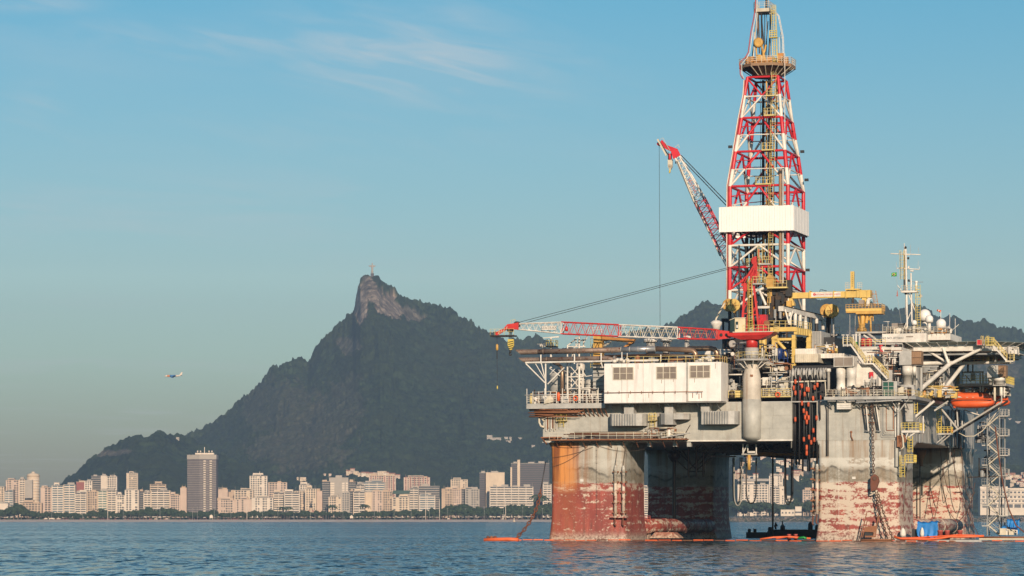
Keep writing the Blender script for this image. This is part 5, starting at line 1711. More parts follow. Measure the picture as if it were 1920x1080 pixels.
for(x0_,y0_,x1_,y1_,v,r_) in((1064,684,1064,757,1.2,.16),(1086,682,1086,757,1.2,.2),(1071,696,1071,745,4,.13),(1093,690,1093,757,1.6,.15),(1064,707,1094,706,1.2,.12),(1070,705,1086,688,1.2,.09),(1070,688,1086,706,1.2,.09),(1070,727,1086,708,1.2,.09),(1070,708,1086,727,1.2,.09),(1063,729,1108,727,1.2,.1),(1088,690,1098,705,2,.1),(1064,648,1064,684,2.5,.14),(1086,625,1086,684,2.5,.16),(1064,648,1083,633,2.5,.12),(1064,650,1098,650,2.5,.12),(1080,632,1080,650,2.5,.1),(1086,640,1101,634,2.5,.1),(1075,655,1086,642,2.5,.09),(1070,684,1075,655,2.5,.09),(1094,645,1102,628,2.5,.09),(1076,665,1066,655,2.5,.09),(1094,636,1094,652,2.8,.12),(1098,706,1110,704,1.2,.08)):
 ta.rod('member',R(x0_,y0_,v),R(x1_,y1_,v),r_,'white')
for(x0_,x1_,y0_,y1_,v,mt,lab) in((1026,1062,694,757,3.4,'lgrey','broad grey storage tank behind the white frame'),(1058,1070,688,757,5,'white','slim white tank with a domed top by the brown pipe'),(1076,1094,681,757,6,'white','white domed tank behind the lattice tower'),(1096,1110,712,757,5,'lgrey','small grey tank under the yellow stair')):
 th=Thing('storage_tank',lab,'tank',R((x0_+x1_)/2,y1_,v))
 p_,q_=R(x0_,y0_,v),R(x1_,y1_,v)
 r_=(q_.x-p_.x)/2
 cx=(p_.x+q_.x)/2
 th.part('shell',MB().lathe((cx,v+r_,0),[(r_,q_.z),(r_,p_.z-r_*.4),(r_*.85,p_.z-.1),(r_*.4,p_.z+r_*.15),(.05,p_.z+r_*.2)],20),mt)
 for k in range(4):
  zz_=q_.z+(p_.z-q_.z)*(k+.5)/4.4
  th.part('band',MB().lathe((cx,v+r_,0),[(r_+.05,zz_),(r_+.05,zz_+.12)],20),'grey')
th=Thing('exhaust_pipe','vertical copper coloured pipe rising behind the left railing','exhaust pipe',R(1054,757,.8))
th.part('pipe_run',MB().tube([R(1054,757,.8),R(1054,694,.8),R(1053,689,.9),R(1048,684,1.2),R(1038,680,1.8)],.3,12),'bronze')
q=R(1079,747,-2.2)
single('life_ring','orange life ring on the left balcony railing','life ring',MB().tube([(q.x+.36*math.cos(k*PI/6),q.y,q.z+.36*math.sin(k*PI/6)) for k in range(13)],.11,6),'orange')
q=R(1047,752,-2.1)
single('orange_locker','small orange cylinder standing by the left railing','cylinder',MB().lathe(q,[(.28,0),(.28,1.3),(.12,1.5)],10),'orange')
q=R(996,757,-1.7)
single('yellow_bottle','cream yellow valve bottle at the far left rail corner','bottle',MB().lathe(q,[(.2,0),(.3,.3),(.3,.9),(.2,1.1),(.3,1.3),(.1,1.8)],10),'railyellow')
q=R(1029,755,-2.4)
single('canvas_cover','cream canvas bundle hung on the left railing','canvas',MB().loft([[(q.x-.9,q.y,q.z-.2),(q.x+.8,q.y,q.z+.1),(q.x+.7,q.y+.6,q.z),(q.x-.8,q.y+.6,q.z)],[(q.x-.5,q.y-.2,q.z+.5),(q.x+.9,q.y-.1,q.z+.55),(q.x+.6,q.y+.5,q.z+.6),(q.x-.5,q.y+.5,q.z+.5)],[(q.x-.1,q.y+.1,q.z+1.2),(q.x+.25,q.y+.1,q.z+1.25),(q.x+.2,q.y+.4,q.z+1.2),(q.x-.1,q.y+.4,q.z+1.2)]]),'cream')
th=Thing('radar_mast','short mast with a rotating radar bar and yellow cage','radar',R(1033,690,8))
p_,q_=R(1018,633,8),R(1048,633,8)
th.part('scanner_bar',MB().loft([[(p_.x,8,p_.z-.12),(p_.x,8.3,p_.z-.12),(p_.x,8.3,p_.z),(p_.x,8,p_.z)],[(q_.x,8,p_.z-.02),(q_.x,8.3,p_.z-.02),(q_.x,8.3,p_.z+.22),(q_.x,8,p_.z+.22)]]),'white')
th.rod('mast',R(1033,690,8),R(1033,634,8),.2,'white')
a=R(1035.5,649,8)
th.part('cage',MB().rail([(a.x-.9,7.3,a.z),(a.x+.8,7.3,a.z),(a.x+.8,8.8,a.z)],1.0,.045,.45,2),'brightyellow')
th.part('platform',MB().box((a.x-.95,7.2,a.z-.15),(a.x+.85,8.9,a.z)),'dark')
th=Thing('radar_mast','smaller radar bar on a bent arm left of the yellow cage','radar',R(1016,660,8))
th.part('scanner_bar',MB().box(R(1007,644,8),tuple(R(1023,645.2,8)+Vector((0,.3,0)))),'white')
th.part('turret',MB().lathe(R(1015,650,8),[(.35,0),(.3,.4)],10),'white')
th.rod('arm',R(1015,650,8),R(1028,658,8),.12,'white')
th.rod('arm',R(1013,648,8),R(1033,651,8),.09,'white')
oc=Thing('knuckle_crane','orange knuckle crane behind the exhaust pipes','crane',R(1121,690,7))
oc.part('post',MB().box(tuple(R(1113,628,7)),tuple(R(1129,690,7)+Vector((0,1.5,0)))),'ochre')
oc.part('ladder',MB().ladder(R(1110,690,6.8),R(1110,622,6.8),(1,0,0),.5,False),'brightyellow')
oc.part('arm',MB().prism([R(1126,630,7),R(1133,631,7),R(1190,636,7),R(1186,643,7),R(1172,652,7),R(1166,652,7),R(1180,642,7),R(1140,638,7),R(1128,640,7)],(0,1,0)),'brown_orange')
oc.rod('ram',R(1132,649,6.8),R(1146,641,6.8),.18,'cream')
oc.part('rail_run',MB().rail([R(1104,625,6.9),R(1128,624,6.9)],1.0,.04,.7,2),'white')
for(px,w,y0_,y1_,v,lab) in((1220,26,635,652,5,'widest white mushroom ventilator left of the hanging wire'),(1249.5,22,634,650,6,'middle white mushroom ventilator'),(1288,15,630,651,5,'narrow white mushroom ventilator behind the red boom')):
 th=Thing('mushroom_ventilator',lab,'ventilator',R(px,y1_+20,v))
 p_,q_=R(px-w/2,y0_,v),R(px+w/2,y0_+6.5,v)
 r_=(q_.x-p_.x)/2
 th.part('hood',MB().lathe(((p_.x+q_.x)/2,v,0),[(r_,q_.z),(r_,p_.z-.1),(r_*.8,p_.z),(.1,p_.z+.1)],20),'white')
 th.part('neck',MB().lathe(((p_.x+q_.x)/2,v,0),[(r_*.62,R(0,y1_+20,v).z),(r_*.62,q_.z-.01)],16),'lgrey')
 # ================================================================== DERRICK
VC=33.0 # centre of the derrick, measured towards the rear
DLV=[(130,1403.5,1457),(144,1401,1458.5),(178,1395,1461),(220,1389,1464),(252,1384,1467.5),(283,1378.5,1471),(316,1373,1473.5),(348,1367.5,1476),(700,1367.5,1477.5)]
ZW=[]
uc=(R(1367.5,500,VC-7).x+R(1477,500,VC-7).x)/2

def dsize(y):
 a=np.interp(y,[d[0] for d in DLV],[d[1] for d in DLV])
 b=np.interp(y,[d[0] for d in DLV],[d[2] for d in DLV])
 w=R(b,y,VC-7).x-R(a,y,VC-7).x
 return w
W0=dsize(500)

def dcorner(y,i):
 """corner i of the derrick at photo height y: 0 front left, 1 front right, 2 rear right, 3 rear left"""
 w=dsize(y)
 d=w*13.4/W0
 z=R(1430,y,VC-d/2).z
 sx_,sy_=((-1,-1),(1,-1),(1,1),(-1,1))[i]
 return Vector((uc+sx_*w/2,VC+sy_*d/2,z))
der=Thing('drilling_derrick','tall red and white lattice derrick tapering above a white wind wall','derrick',(uc,VC,R(1430,585,VC).z))
LEVELS=[(144,178,'red'),(178,220,'derrick_white'),(220,252,'red'),(252,283,'derrick_white'),(283,316,'red'),(316,348,'derrick_white'),(348,386,'red'),(386,433,'derrick_white'),(433,458,'red'),(458,499,'derrick_white'),(499,543,'red'),(543,590,'derrick_white')]
for(y0_,y1_,c_) in LEVELS:
 for i in range(4):
  t0=.0 if c_=='red' else.012
  der.rod('leg',dcorner(y0_,i),dcorner(y1_,i),.36 if y0_>215 else.30,c_)
for(y,r_,c_) in((144,.2,'red'),(180,.16,'derrick_white'),(220,.22,'red'),(252,.10,'derrick_white'),(283,.22,'red'),(316,.10,'derrick_white'),(348,.24,'red'),(386,.10,'derrick_white'),(459,.22,'derrick_white'),(500,.24,'red'),(543,.2,'derrick_white')):
 for i in range(4):
  der.rod('girt',dcorner(y,i),dcorner(y,(i+1)%4),r_,c_)
PAN=[(220,252,283,'red','derrick_white'),(283,316,348,'red','derrick_white'),(348,378,420,'red','derrick_white'),(420,440,459,'red','red'),(459,480,500,'derrick_white','derrick_white'),(500,522,543,'red','red'),(543,560,585,'derrick_white','derrick_white')]
for(ya,ym,yb,ca,cb) in PAN:
 for i in range(4):
  j=(i+1)%4
  top=(dcorner(ya,i)+dcorner(ya,j))/2
  for k in(i,j):
   bot=dcorner(yb,k)
   f=(ym-ya)/(yb-ya)
   mid=top.lerp(bot,f)
   der.rod('brace',top,mid,.2,ca)
   der.rod('brace',mid,bot,.2,cb)
   if ya in(220,283,348): # light secondary struts
    o_=dcorner(ya,k).lerp(dcorner(yb,k),.5)
    der.rod('sub_brace',mid,o_,.09,cb)
    der.rod('sub_brace',mid.lerp(top,.5),dcorner(ya,k).lerp(dcorner(yb,k),.25),.08,ca)
    # crossed panel under the crown
for i in range(4):
 j=(i+1)%4
 cen=(dcorner(179,i)+dcorner(179,j))/2
 for k in(i,j):
  der.rod('brace',dcorner(146,k),cen,.17,'red')
  der.rod('brace',cen,dcorner(220,k),.17,'derrick_white')
  # wind wall: ribbed white cladding sheets all round
zt_,zb_=R(1430,386.5,VC-8).z,R(1430,433.5,VC-8).z
wa,wb=R(1348,400,VC-8).x,R(1487.5,400,VC-8).x
va_,vb_=VC-8.0,VC+5.2
ww=der.part('wind_wall',MB().box((wa,va_,zb_),(wb,va_+.12,zt_)).box((wb-.12,va_+.12,zb_),(wb,vb_,zt_)).box((wa,va_+.12,zb_),(wa+.12,vb_,zt_)).box((wa,vb_,zb_),(wb,vb_+.12,zt_)),'cleanwhite')
n=28
for k in range(n):
 x0_=wa+(wb-wa)*k/n
 der.part('cladding_sheet',MB().box((x0_+.02,va_-.05-.03*(k%2),zb_+.03),(x0_+(wb-wa)/n-.02,va_-.003,zt_-.04)),'cleanwhite',ww)
for k in range(20):
 y0v=va_+(vb_-va_)*k/20
 der.part('cladding_sheet',MB().box((wb+.003,y0v+.02,zb_+.03),(wb+.05+.03*(k%2),y0v+.64,zt_-.04)),'cleanwhite',ww)
for k in range(5):
 x0_=wa+(wb-wa)*k/4
 der.rod('wall_stringer',(min(wb-.3,max(wa+.3,x0_)),va_+.2,zb_-.1),(min(wb-.3,max(wa+.3,x0_)),vb_-.2,zb_-.1),.16,'dark',sq=True)
 # the dark guide track, pipes and wires inside
z0_,z1_=R(1430,600,VC).z,R(1430,150,VC).z
der.part('guide_track',MB().box((uc+.3,VC-.8,z0_),(uc+1.0,VC-.2,z1_)).box((uc-1.0,VC+.2,z0_),(uc-.6,VC+.8,z1_)),'dark')
der.part('racking_board',MB().box((uc-4.4,VC-4,R(0,437,VC).z),(uc+1.5,VC+4,R(0,434,VC).z)),'dark')
rp=random.Random(8)
for k in range(15):
 x=uc+rp.uniform(-4.0,.6)
 y=VC+rp.uniform(-3,3)
 der.rod('drill_pipe',(x,y,R(0,592,VC).z),(x+rp.uniform(-.1,.1),y,R(0,rp.uniform(330,432),VC).z if k%4==0 else R(0,436,VC).z),.10,'dark')
for(px,ya,yb,r_,mt,dv) in((1463,317,640,.28,'louvre_brown',-6.8),(1468,317,560,.18,'lgrey',-6.9),(1451,200,560,.1,'dark',-3),(1471.5,100,330,.07,'white',-4),(1426,150,590,.045,'wire',0),(1429,150,590,.045,'wire',0),(1433,150,590,.045,'wire',.5),(1410,450,500,.45,'bronze',2),(1437,150,520,.16,'ochre',-2),(1443,160,430,.10,'brown_orange',1),(1457,150,300,.1,'ochre',0),(1432,440,600,.2,'ochre',-3),(1419,445,560,.12,'brown_orange',2),(1386,460,600,.14,'dark',-7),(1456,140,320,.12,'dark',3),(1451,445,600,.25,'dark',3),(1400,446,600,.3,'dark',4)):
 der.rod('standpipe',R(px,yb,VC+dv),R(px,ya,VC+dv),r_,mt)
der.part('travelling_block',MB().lathe((uc+.3,VC,R(0,575,VC).z),[(.4,0),(1.0,1.2),(1.1,3.5),(.7,4.8),(.3,6)],12),'darkbrown')
# cable tray outside the left leg
for dx in(-5.2,-3.4):
 pts=[R(x+dx,y,VC-7.2) for x,y in((1400,150),(1398,178),(1389,222),(1379,284),(1368,347),(1367.5,440),(1367.5,580))]
 der.part('cable_tray',MB().tube(pts,.10,6,smooth=True),'derrick_white' if dx<-4 else 'palered')
der.part('cable_tray',MB().tube([R(1393,148,VC-7),R(1388,140,VC-7),R(1387,118,VC-7),R(1398,107,VC-7),R(1403,98,VC-6),R(1408,60,VC-5),R(1413,35,VC-4),R(1416,15,VC-3),R(1417,-6,VC-3)],.10,6),'palered')
der.part('cable_tray',MB().tube([R(1395.5,148,VC-7),R(1391,139,VC-7),R(1390.5,120,VC-7),R(1401,108,VC-7),R(1406,98,VC-6),R(1411,60,VC-5),R(1416,34,VC-4),R(1419,15,VC-3),R(1420,-6,VC-3)],.07,6),'derrick_white')
# ladder up the front face and its rest platforms
der.part('ladder',MB().ladder(R(1447,345,VC-6.9),R(1451,135,VC-4.5),(1,0,0),.8,True,.045),'railyellow')
der.part('ladder',MB().ladder(R(1444,590,VC-7.2),R(1446,345,VC-6.9),(1,0,0),.8,True,.045),'railyellow')
for(x0_,x1_,y) in((1436,1452,178),(1432,1452,215),(1428,1450,280),(1416,1446,344)):
 p_,q_=R(x0_,y,VC-7.2),R(x1_,y+1.5,VC-7.2)
 bl=der.part('rest_platform',MB().box((p_.x,p_.y,q_.z),(q_.x,p_.y+1.3,p_.z)),'railyellow')
 der.part('platform_rail',MB().rail([(p_.x,p_.y+1.2,p_.z),(p_.x,p_.y,p_.z),(q_.x,p_.y,p_.z),(q_.x,p_.y+1.2,p_.z)],1.15,.045,.7,2),'railyellow',bl)
for(px,py) in((1369,275),(1504,284),(1512,337),(1514,506),(1463,322)):
 q=R(px,py,VC+(5 if px>1480 else -7))
 der.part('flood_light',MB().box((q.x-.3,q.y-.3,q.z-.25),(q.x+.35,q.y+.3,q.z+.2)),'dark')
 # crown platform: an eight sided deck with brackets, railing and machinery
zc_=R(1439,129,VC).z
cr0=Vector((R(1439,129,VC).x,VC,zc_))
RA=(R(1491,129,VC).x-R(1386,129,VC).x)/2
oct_=[(cr0.x+RA*math.cos(math.radians(22.5+45*k)),VC+RA*math.sin(math.radians(22.5+45*k))) for k in range(8)]
der.part('crown_deck',MB().prism([(x,y,zc_) for x,y in oct_],(0,0,.5)),'louvre_brown')
m=MB()
m.loft([[(cr0.x+(x-cr0.x)*f,VC+(y-VC)*f,z) for x,y in oct_] for(f,z) in((.52,R(0,148,VC).z),(.56,R(0,143,VC).z),(.90,zc_-.003))],False,True)
der.part('crown_skirt',m,'darkbrown')
m=MB()
for k in range(8):
 x,y=oct_[k]
 x2,y2=oct_[(k+1)%8]
 for f in(0,.33,.66):
  xx,yy=x+(x2-x)*f,y+(y2-y)*f
  der.rod('knee_bracket',(xx,yy,zc_),(cr0.x+(xx-cr0.x)*.56,VC+(yy-VC)*.56,R(0,146,VC).z),.09,'cream' if k in(5,6,7) else 'dark',sq=True)
m.v,m.f,m.sm=[],[],[]
m.rail([(x,y,zc_+.5) for x,y in oct_+oct_[:1]],1.15,.055,.9,3)
der.part('crown_rail',m,'cream')
der.part('crown_machinery',(lambda m:[m.box((cr0.x+a_,VC+b_,zc_+.5),(cr0.x+a_+w_,VC+b_+w_*.8,zc_+.5+h_)) for(a_,b_,w_,h_) in((-3.6,-2.6,1.6,1.5),(-2.0,-2.8,3.5,.8),(.5,-2.6,1.2,1.3),(2.2,-2.4,1.2,1.9),(3.3,-1.5,.8,1.2),(-3.2,1.0,2.2,1.4),(1,1,2,1.5))] and m)(MB()),'brown_orange')
m=MB()
for(a_,b_) in((1420,1417),(1434,1428),(1428,1436)):
 m.tube([R(a_,125,VC-2),R(b_,84,VC-2)],.16,6)
der.part('sheave_arm',m,'ochre')
q=R(1422,80,VC-2.2)
der.part('top_sheave',MB().lathe(q,[(.55,-.2),(.9,-.2),(.78,0),(.9,.2),(.55,.2)],18,1),'ochre')
q=R(1424,110,VC-2.2)
der.part('top_sheave',MB().lathe(q,[(.45,-.2),(.75,-.2),(.65,0),(.75,.2),(.45,.2)],18,1).prism([R(1430,118,VC-2.4),R(1438,118,VC-2.4),R(1430,90,VC-2.4)],(0,.5,0)),'ochre')
# top frame
p_,q_=R(1418,19,VC),R(1448,24,VC)
tp=der.part('top_platform',MB().box((p_.x,VC-2,q_.z),(q_.x,VC+2,p_.z)),'cream')
der.part('top_rail',MB().rail([(p_.x,VC+2,p_.z),(p_.x,VC-2,p_.z),(q_.x,VC-2,p_.z),(q_.x,VC+2,p_.z)],1.1,.05,.9,3),'cream',tp)
for(x0_,y0_,x1_,y1_,v,r_,mt) in((1411,122,1420,24,-2,.10,'cream'),(1417,122,1422,24,1.5,.11,'brown_orange'),(1424,100,1422,24,-2,.12,'darkbrown'),(1436,118,1427,24,-2,.10,'dark'),(1440,122,1446,24,-2,.10,'dark'),(1444,122,1444,24,-1.5,.12,'lgrey'),(1449,122,1447,24,-2,.09,'derrick_white'),(1437.5,118,1437.5,24,0,.06,'grey'),(1429,118,1428,26,0,.16,'dark'),(1433,118,1434,26,.5,.07,'dark'),(1434,110,1440,40,1.5,.09,'dark'),(1437,24,1437,-12,0,.2,'darkbrown'),(1441,24,1441,-6,.5,.09,'lgrey'),(1448,18,1447.5,10,0,.05,'dark'),(1413,118,1414,60,-2,.08,'derrick_white'),(1409,118,1418,40,2,.08,'dark')):
 der.rod('mast_member',R(x0_,y0_,VC+v),R(x1_,y1_,VC+v),r_,mt)
der.part('ladder',MB().ladder(R(1454,125,VC-3),R(1449,9,VC-3),(1,0,0),.7,False,.06).ladder(R(1456,125,VC-3),R(1452,9,VC-3),(1,0,0),.5,False,.06),'brightyellow')
a=R(1447,70,VC-3)
der.part('ladder_cage',MB().rail([(a.x-.3,a.y-.3,a.z),(a.x+1.0,a.y-.3,a.z)],1.2,.07,.4,3).box((a.x-.35,a.y-.5,a.z-.12),(a.x+1.05,a.y+.6,a.z)),'brightyellow')
for dx in(0,2):
 der.part('curved_guard',MB().tube([R(1454+dx,24,VC-2),R(1459+dx,30,VC-2),R(1463+dx,50,VC-2),R(1467+dx,70,VC-2),R(1468+dx,100,VC-2),R(1467+dx,122,VC-2)],.06,5),'derrick_white')
for k in range(14):
 f=k/13
 pa=R(np.interp(f,[0,.3,.6,1],[1457,1463,1468,1467.5]),28+92*f,VC-2)
 der.rod('guard_rung',pa,pa+Vector((.25,0,0)),.045,'derrick_white')
for(x0_,y0_,x1_,y1_) in((1461,122,1461,70),(1465,122,1464,60),(1473,126,1473,108),(1476,128,1476,112)):
 der.rod('mast_member',R(x0_,y0_,VC-1),R(x1_,y1_,VC-1),.07,'derrick_white')
 # yellow hut and lower platforms on the derrick face
hb=Thing('drillers_hut','yellow gabled hut on a railed platform inside the derrick foot','cabin',R(1445,540,VC-9))
p_,q_=R(1436,522,VC-9),R(1451,538,VC-9)
hb.part('wall',MB().box((p_.x,p_.y,q_.z),(q_.x,p_.y+2,p_.z)),'ochre')
a_=R(1443,513.5,VC-9)
hb.part('roof',MB().prism([(p_.x-.1,p_.y-.1,p_.z),(q_.x+.1,p_.y-.1,p_.z),(a_.x,p_.y-.1,a_.z)],(0,2.2,0)),'ochre')
p_,q_=R(1438,538,VC-9.2),R(1475,540,VC-9.2)
hb.part('platform',MB().box((p_.x,p_.y,q_.z),(q_.x,p_.y+2.5,p_.z)),'railyellow')
hb.part('rail_run',MB().rail([(R(1451,538,VC-9).x,p_.y,p_.z),(q_.x,p_.y,p_.z)],1.1,.045,.7,2),'railyellow')
bb_=Thing('hanging_machinery','oily brown and yellow pipe handling machinery in the derrick foot','machinery',R(1455,615,VC-5))
for mtn,n_,sd_ in(('darkbrown',70,1),('ochre',60,2),('dark',60,3)):
 r=random.Random(sd_)
 m=MB()
 for k in range(n_):
  q=R(r.uniform(1438,1476),r.uniform(545,612),VC+r.uniform(-8,-2))
  w,h=r.uniform(.3,1.1),r.uniform(.6,3.2)
  m.box((q.x,q.y,q.z),(q.x+w,q.y+w,q.z+h))
  if k%3==0:
   m.tube([q,q+Vector((r.uniform(-1,1),0,r.uniform(-3,3)))],.12,6)
 bb_.part('machine_block',m,mtn,kind='stuff')
for px in(1453,1463):
 bb_.rod('guide_rail',R(px,645,VC-8),R(px,580,VC-8),.28,'grey')
q0,q1=R(1421,574,VC-8),R(1443,578,VC-8)
bb_.part('white_beam',MB().box((q0.x,q0.y,q1.z),(q1.x,q0.y+.8,q0.z)),'white')
bb_.rod('white_strut',R(1424,545,VC-8),R(1436,572,VC-8),.25,'white')
bb_.rod('white_strut',R(1420,545,VC-8),R(1432,540,VC-8),.25,'white')

# substructure below the derrick
sb=Thing('drill_floor','dark drill floor with yellow portal legs below the derrick','drill floor',R(1450,692,20))
p_,q_=R(1352,640,22),R(1480,692,22)
sb.part('shade_coloured_hall',MB().box((p_.x,24,q_.z),(R(1565,640,24).x,46,R(0,632,24).z)),'dark')  # dark block put in for the shadowed interior under the derrick
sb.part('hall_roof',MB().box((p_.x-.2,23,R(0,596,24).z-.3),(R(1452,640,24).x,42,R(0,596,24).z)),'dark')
for px in(1356,1378,1400,1425,1440,1462,1475):
 sb.rod('column_post',R(px,690,22.5),R(px,597,22.5),.22,'darkbrown' if px%2 else 'dark',sq=True)
p_,q_=R(1300,655,22),R(1370,664,22)
sb.part('white_beam',MB().box((p_.x,22,q_.z),(q_.x,22.6,p_.z)),'white')
VY=12
for(x0_,x1_,y0_,y1_,v,dv_) in((1447,1457,628,692,VY,1.0),(1484.5,1491,628,692,VY,.9),(1512,1520,625,668,VY+8,.9)):
 p_,q_=R(x0_,y0_,v),R(x1_,y1_,v)
 lg=sb.part('portal_leg',MB().box((p_.x,v,q_.z),(q_.x,v+dv_,p_.z)),'yellow')
 for k in range(4):
  z=q_.z+(p_.z-q_.z)*(k+.5)/4
  sb.part('stiffener',MB().box((p_.x-.08,v-.08,z),(q_.x+.08,v+dv_+.05,z+.15)),'yellow',lg)
p_,q_=R(1440,614,VY),R(1494,621,VY)
sb.part('portal_beam',MB().box((p_.x,VY-.2,q_.z),(q_.x,VY+1.4,p_.z)),'yellow')
p_,q_=R(1452,634,VY),R(1484,638,VY)
sb.part('cross_beam',MB().box((p_.x,VY,q_.z),(q_.x,VY+.6,p_.z)),'yellow')
a0,a1,a2_,a3_=R(1494,614,VY),R(1521,619,VY+9),R(1521,632,VY+9),R(1494,627,VY)
sb.part('side_beam',MB().prism([a0,R(1521,618,VY+9),R(1521,630,VY+9),a3_],(-.5,0,0)),'yellow')
for k in range(7):
 f=k/6
 sb.rod('web_stiffener',a0.lerp(a1,f)+Vector((.06,0,-.1)),a3_.lerp(a2_,f)+Vector((.06,0,.1)),.07,'railyellow',sq=True)
sb.part('rail_run',MB().rail([R(1440,614,VY-.1),R(1494,614,VY-.1),R(1521,618,VY+9)],1.15,.05,1.1,2),'railyellow')
sb.rod('slanted_arm',R(1458,640,VY-.3),R(1472,655,VY-.3),.3,'yellow')
sb.rod('slanted_arm',R(1470,660,VY-.3),R(1476,668,VY-.3),.25,'yellow')
sb.part('yellow_vessel',MB().lathe(R(1432,660,14),[(.5,0),(.55,.4),(.55,4),(.3,4.6)],12).lathe(R(1426,662,14),[(.3,0),(.3,4.4)],10),'yellow')
for(x0_,x1_,y0_,y1_,v,dv_,mt) in((1491,1534,664,679,11.5,12,'cream'),(1491,1531,654,663.5,12,12,'white'),(1534,1583,663,671,14,14,'white'),(1475,1500,640,655,26,6,'lgrey')):
 p_,q_=R(x0_,y0_,v),R(x1_,y1_,v)
 bm_=sb.part('cantilever_girder',MB().box((p_.x,v,q_.z),(q_.x,v+dv_,p_.z)),mt)
 nn=12 if x0_<1530 else 8
 for k in range(nn):
  x=p_.x+(q_.x-p_.x)*(k+.5)/nn
  sb.part('stiffener',MB().box((x-.03,v-.07,q_.z+.05),(x+.03,v-.002,p_.z-.05)),mt,bm_)
sb.part('grey_cladding',MB().box((R(1521,622,22).x,22,R(0,655,22).z),(R(1540,622,22).x,30,R(0,621,22).z)),'lgrey')
for k in range(6):
 px=1522+k*3
 sb.rod('cladding_rib',R(px,655,21.9),R(px,622,21.9),.06,'grey',sq=True)
clutter('mud_pumps','orange and white pumps on the girder below the tensioner posts',1520,1560,640,663,15,20,40,31,('brown_orange','white','lgrey','yellow'),'pump')
bp_=Thing('mud_tank','dark blue conical tank on a white base between the yellow portal legs','tank',R(1463,692,9))
q=R(1461,682,9)
bp_.part('tank_shell',MB().lathe((q.x,9,0),[(.12,q.z),(.14,q.z+.8),(.62,R(0,670,9).z),(.66,R(0,655,9).z),(.4,R(0,653,9).z)],14),'blue')
bp_.part('pipe_frame',MB().tube([R(1466,655,9),R(1474,657,9),R(1476,664,9),R(1477,680,9)],.12,6).tube([R(1463,672,9),R(1476,672,9)],.1,6).tube([R(1470,655,9),R(1470,682,9)],.1,6),'blue')
bp_.part('base',MB().lathe(R(1463,694,9),[(.9,0),(.9,1.0),(.7,1.4)],12),'white')
# tensioner row
tn=Thing('riser_tensioners','receding row of white and dark tensioner posts under a sloping white beam','tensioners',R(1510,620,30))
pt0,pt1=R(1469,574,14),R(1553,594,42)
tn.part('top_beam',MB().prism([pt0,pt1,pt1-Vector((0,0,.85)),pt0-Vector((0,0,.85))],(-.9,0,0)),'white')
tn.part('beam_cap',MB().prism([pt0+Vector((.1,0,.12)),pt1+Vector((.1,0,.12)),pt1+Vector((.1,0,0.004)),pt0+Vector((.1,0,0.004))],(-1.1,0,0)),'dark')
for(px,yb,mt,w) in((1481,609,'white',.34),(1491,610,'white',.34),(1500,611,'white',.34),(1510,613,'lgrey',.34),(1520,618,'dark',.34),(1531,622,'white',.32),(1543,618,'white',.32),(1552,628,'white',.36)):
 f=(px-1469)/84
 v=14+28*f
 top=R(px,574+20*f+9,v)
 bot=R(px,yb,v)
 po=tn.rod('post',bot,top,w,mt)
 if px in(1510,1531):
  tn.rod('lower_sleeve',R(px,yb+8,v),R(px,(583+yb)/2+4,v),w*1.06,'dark' if px==1531 else 'white')
tn.rod('slant_strut',R(1472,580,15),R(1479,606,15),.16,'white')
tn.rod('slant_strut',R(1487,582,15),R(1481,600,15),.16,'white')
for(x0_,w,yt,yb) in((1551,.4,628,665),(1564,.5,630,662),(1545,.3,625,662)):
 tn.rod('lower_post',R(x0_,yb,42),R(x0_,yt,42),w,'dark' if x0_!=1564 else 'darkbrown')
p_,q_=R(1548,626,42),R(1574,629,42)
tn.part('end_platform',MB().box((p_.x,42,q_.z),(q_.x,44,p_.z)),'lgrey')
tn.part('end_rail',MB().rail([(p_.x,42,p_.z),(q_.x,42,p_.z)],1.1,.05,.8,2),'railyellow')
# yellow sheave wheels
for(px,py,rr_,v,x2,lab,xs2) in((1376,572.5,12,20,1364,'pair of yellow sheave wheels left of the red crane tower',(1367,1375)),(1560,583,12.5,38,1548,'pair of yellow sheave wheels at the end of the tensioner row',(1557,1563))):
 th=Thing('sheave_wheels',lab,'sheaves',R(px,py+50,v))
 for j,xx in enumerate((px,x2)):
  c_=R(xx,py-(1 if j else 0),v)
  r_=rr_*(.0965 if v<30 else.099)
  wh=th.part('sheave',MB().lathe((c_.x,v+j*1.2,c_.z),[(.1,-.28),(r_*.9,-.28),(r_,-.3),(r_*.93,-.1),(r_*.93,.1),(r_,.3),(.1,.3)],26,1),'ochre' if j else 'yellow')
  for k in range(6):
   an=k*PI/3
   th.part('spoke',MB().bar((c_.x,v+j*1.2-.3,c_.z),(c_.x+r_*.85*math.cos(an),v+j*1.2-.3,c_.z+r_*.85*math.sin(an)),.08),'brown_orange',wh)
 th.part('housing_tip',MB().prism([R(px-5,py+9,v-.4),R(px+5,py+9,v-.4),R(px,py+15,v-.4)],(0,.8,0)),'ochre')
 for k,xx in enumerate(xs2):
  th.rod('tensioner_rod',R(xx,py+50,v),R(xx,py+11,v),.17,'lgrey' if k else 'dark')
 for xx in(px-9,px-6,px+3):
  th.rod('dark_guide',R(xx,py+60,v+1.5),R(xx,py+4,v+1.5),.18,'dark')
th=Thing('crane_fairlead','white bent pipe and round white capstan left of the yellow sheaves','pipe',R(1345,604,10))
th.part('pipe_run',MB().tube([R(1341,604,10),R(1343,597,10),R(1352,580,10),R(1359,568,10)],.16,8),'cream')
th.part('capstan',MB().lathe(R(1343,618,10),[(.7,0),(.7,.5),(1.0,.9),(1.0,1.3),(.5,1.6)],16),'white')

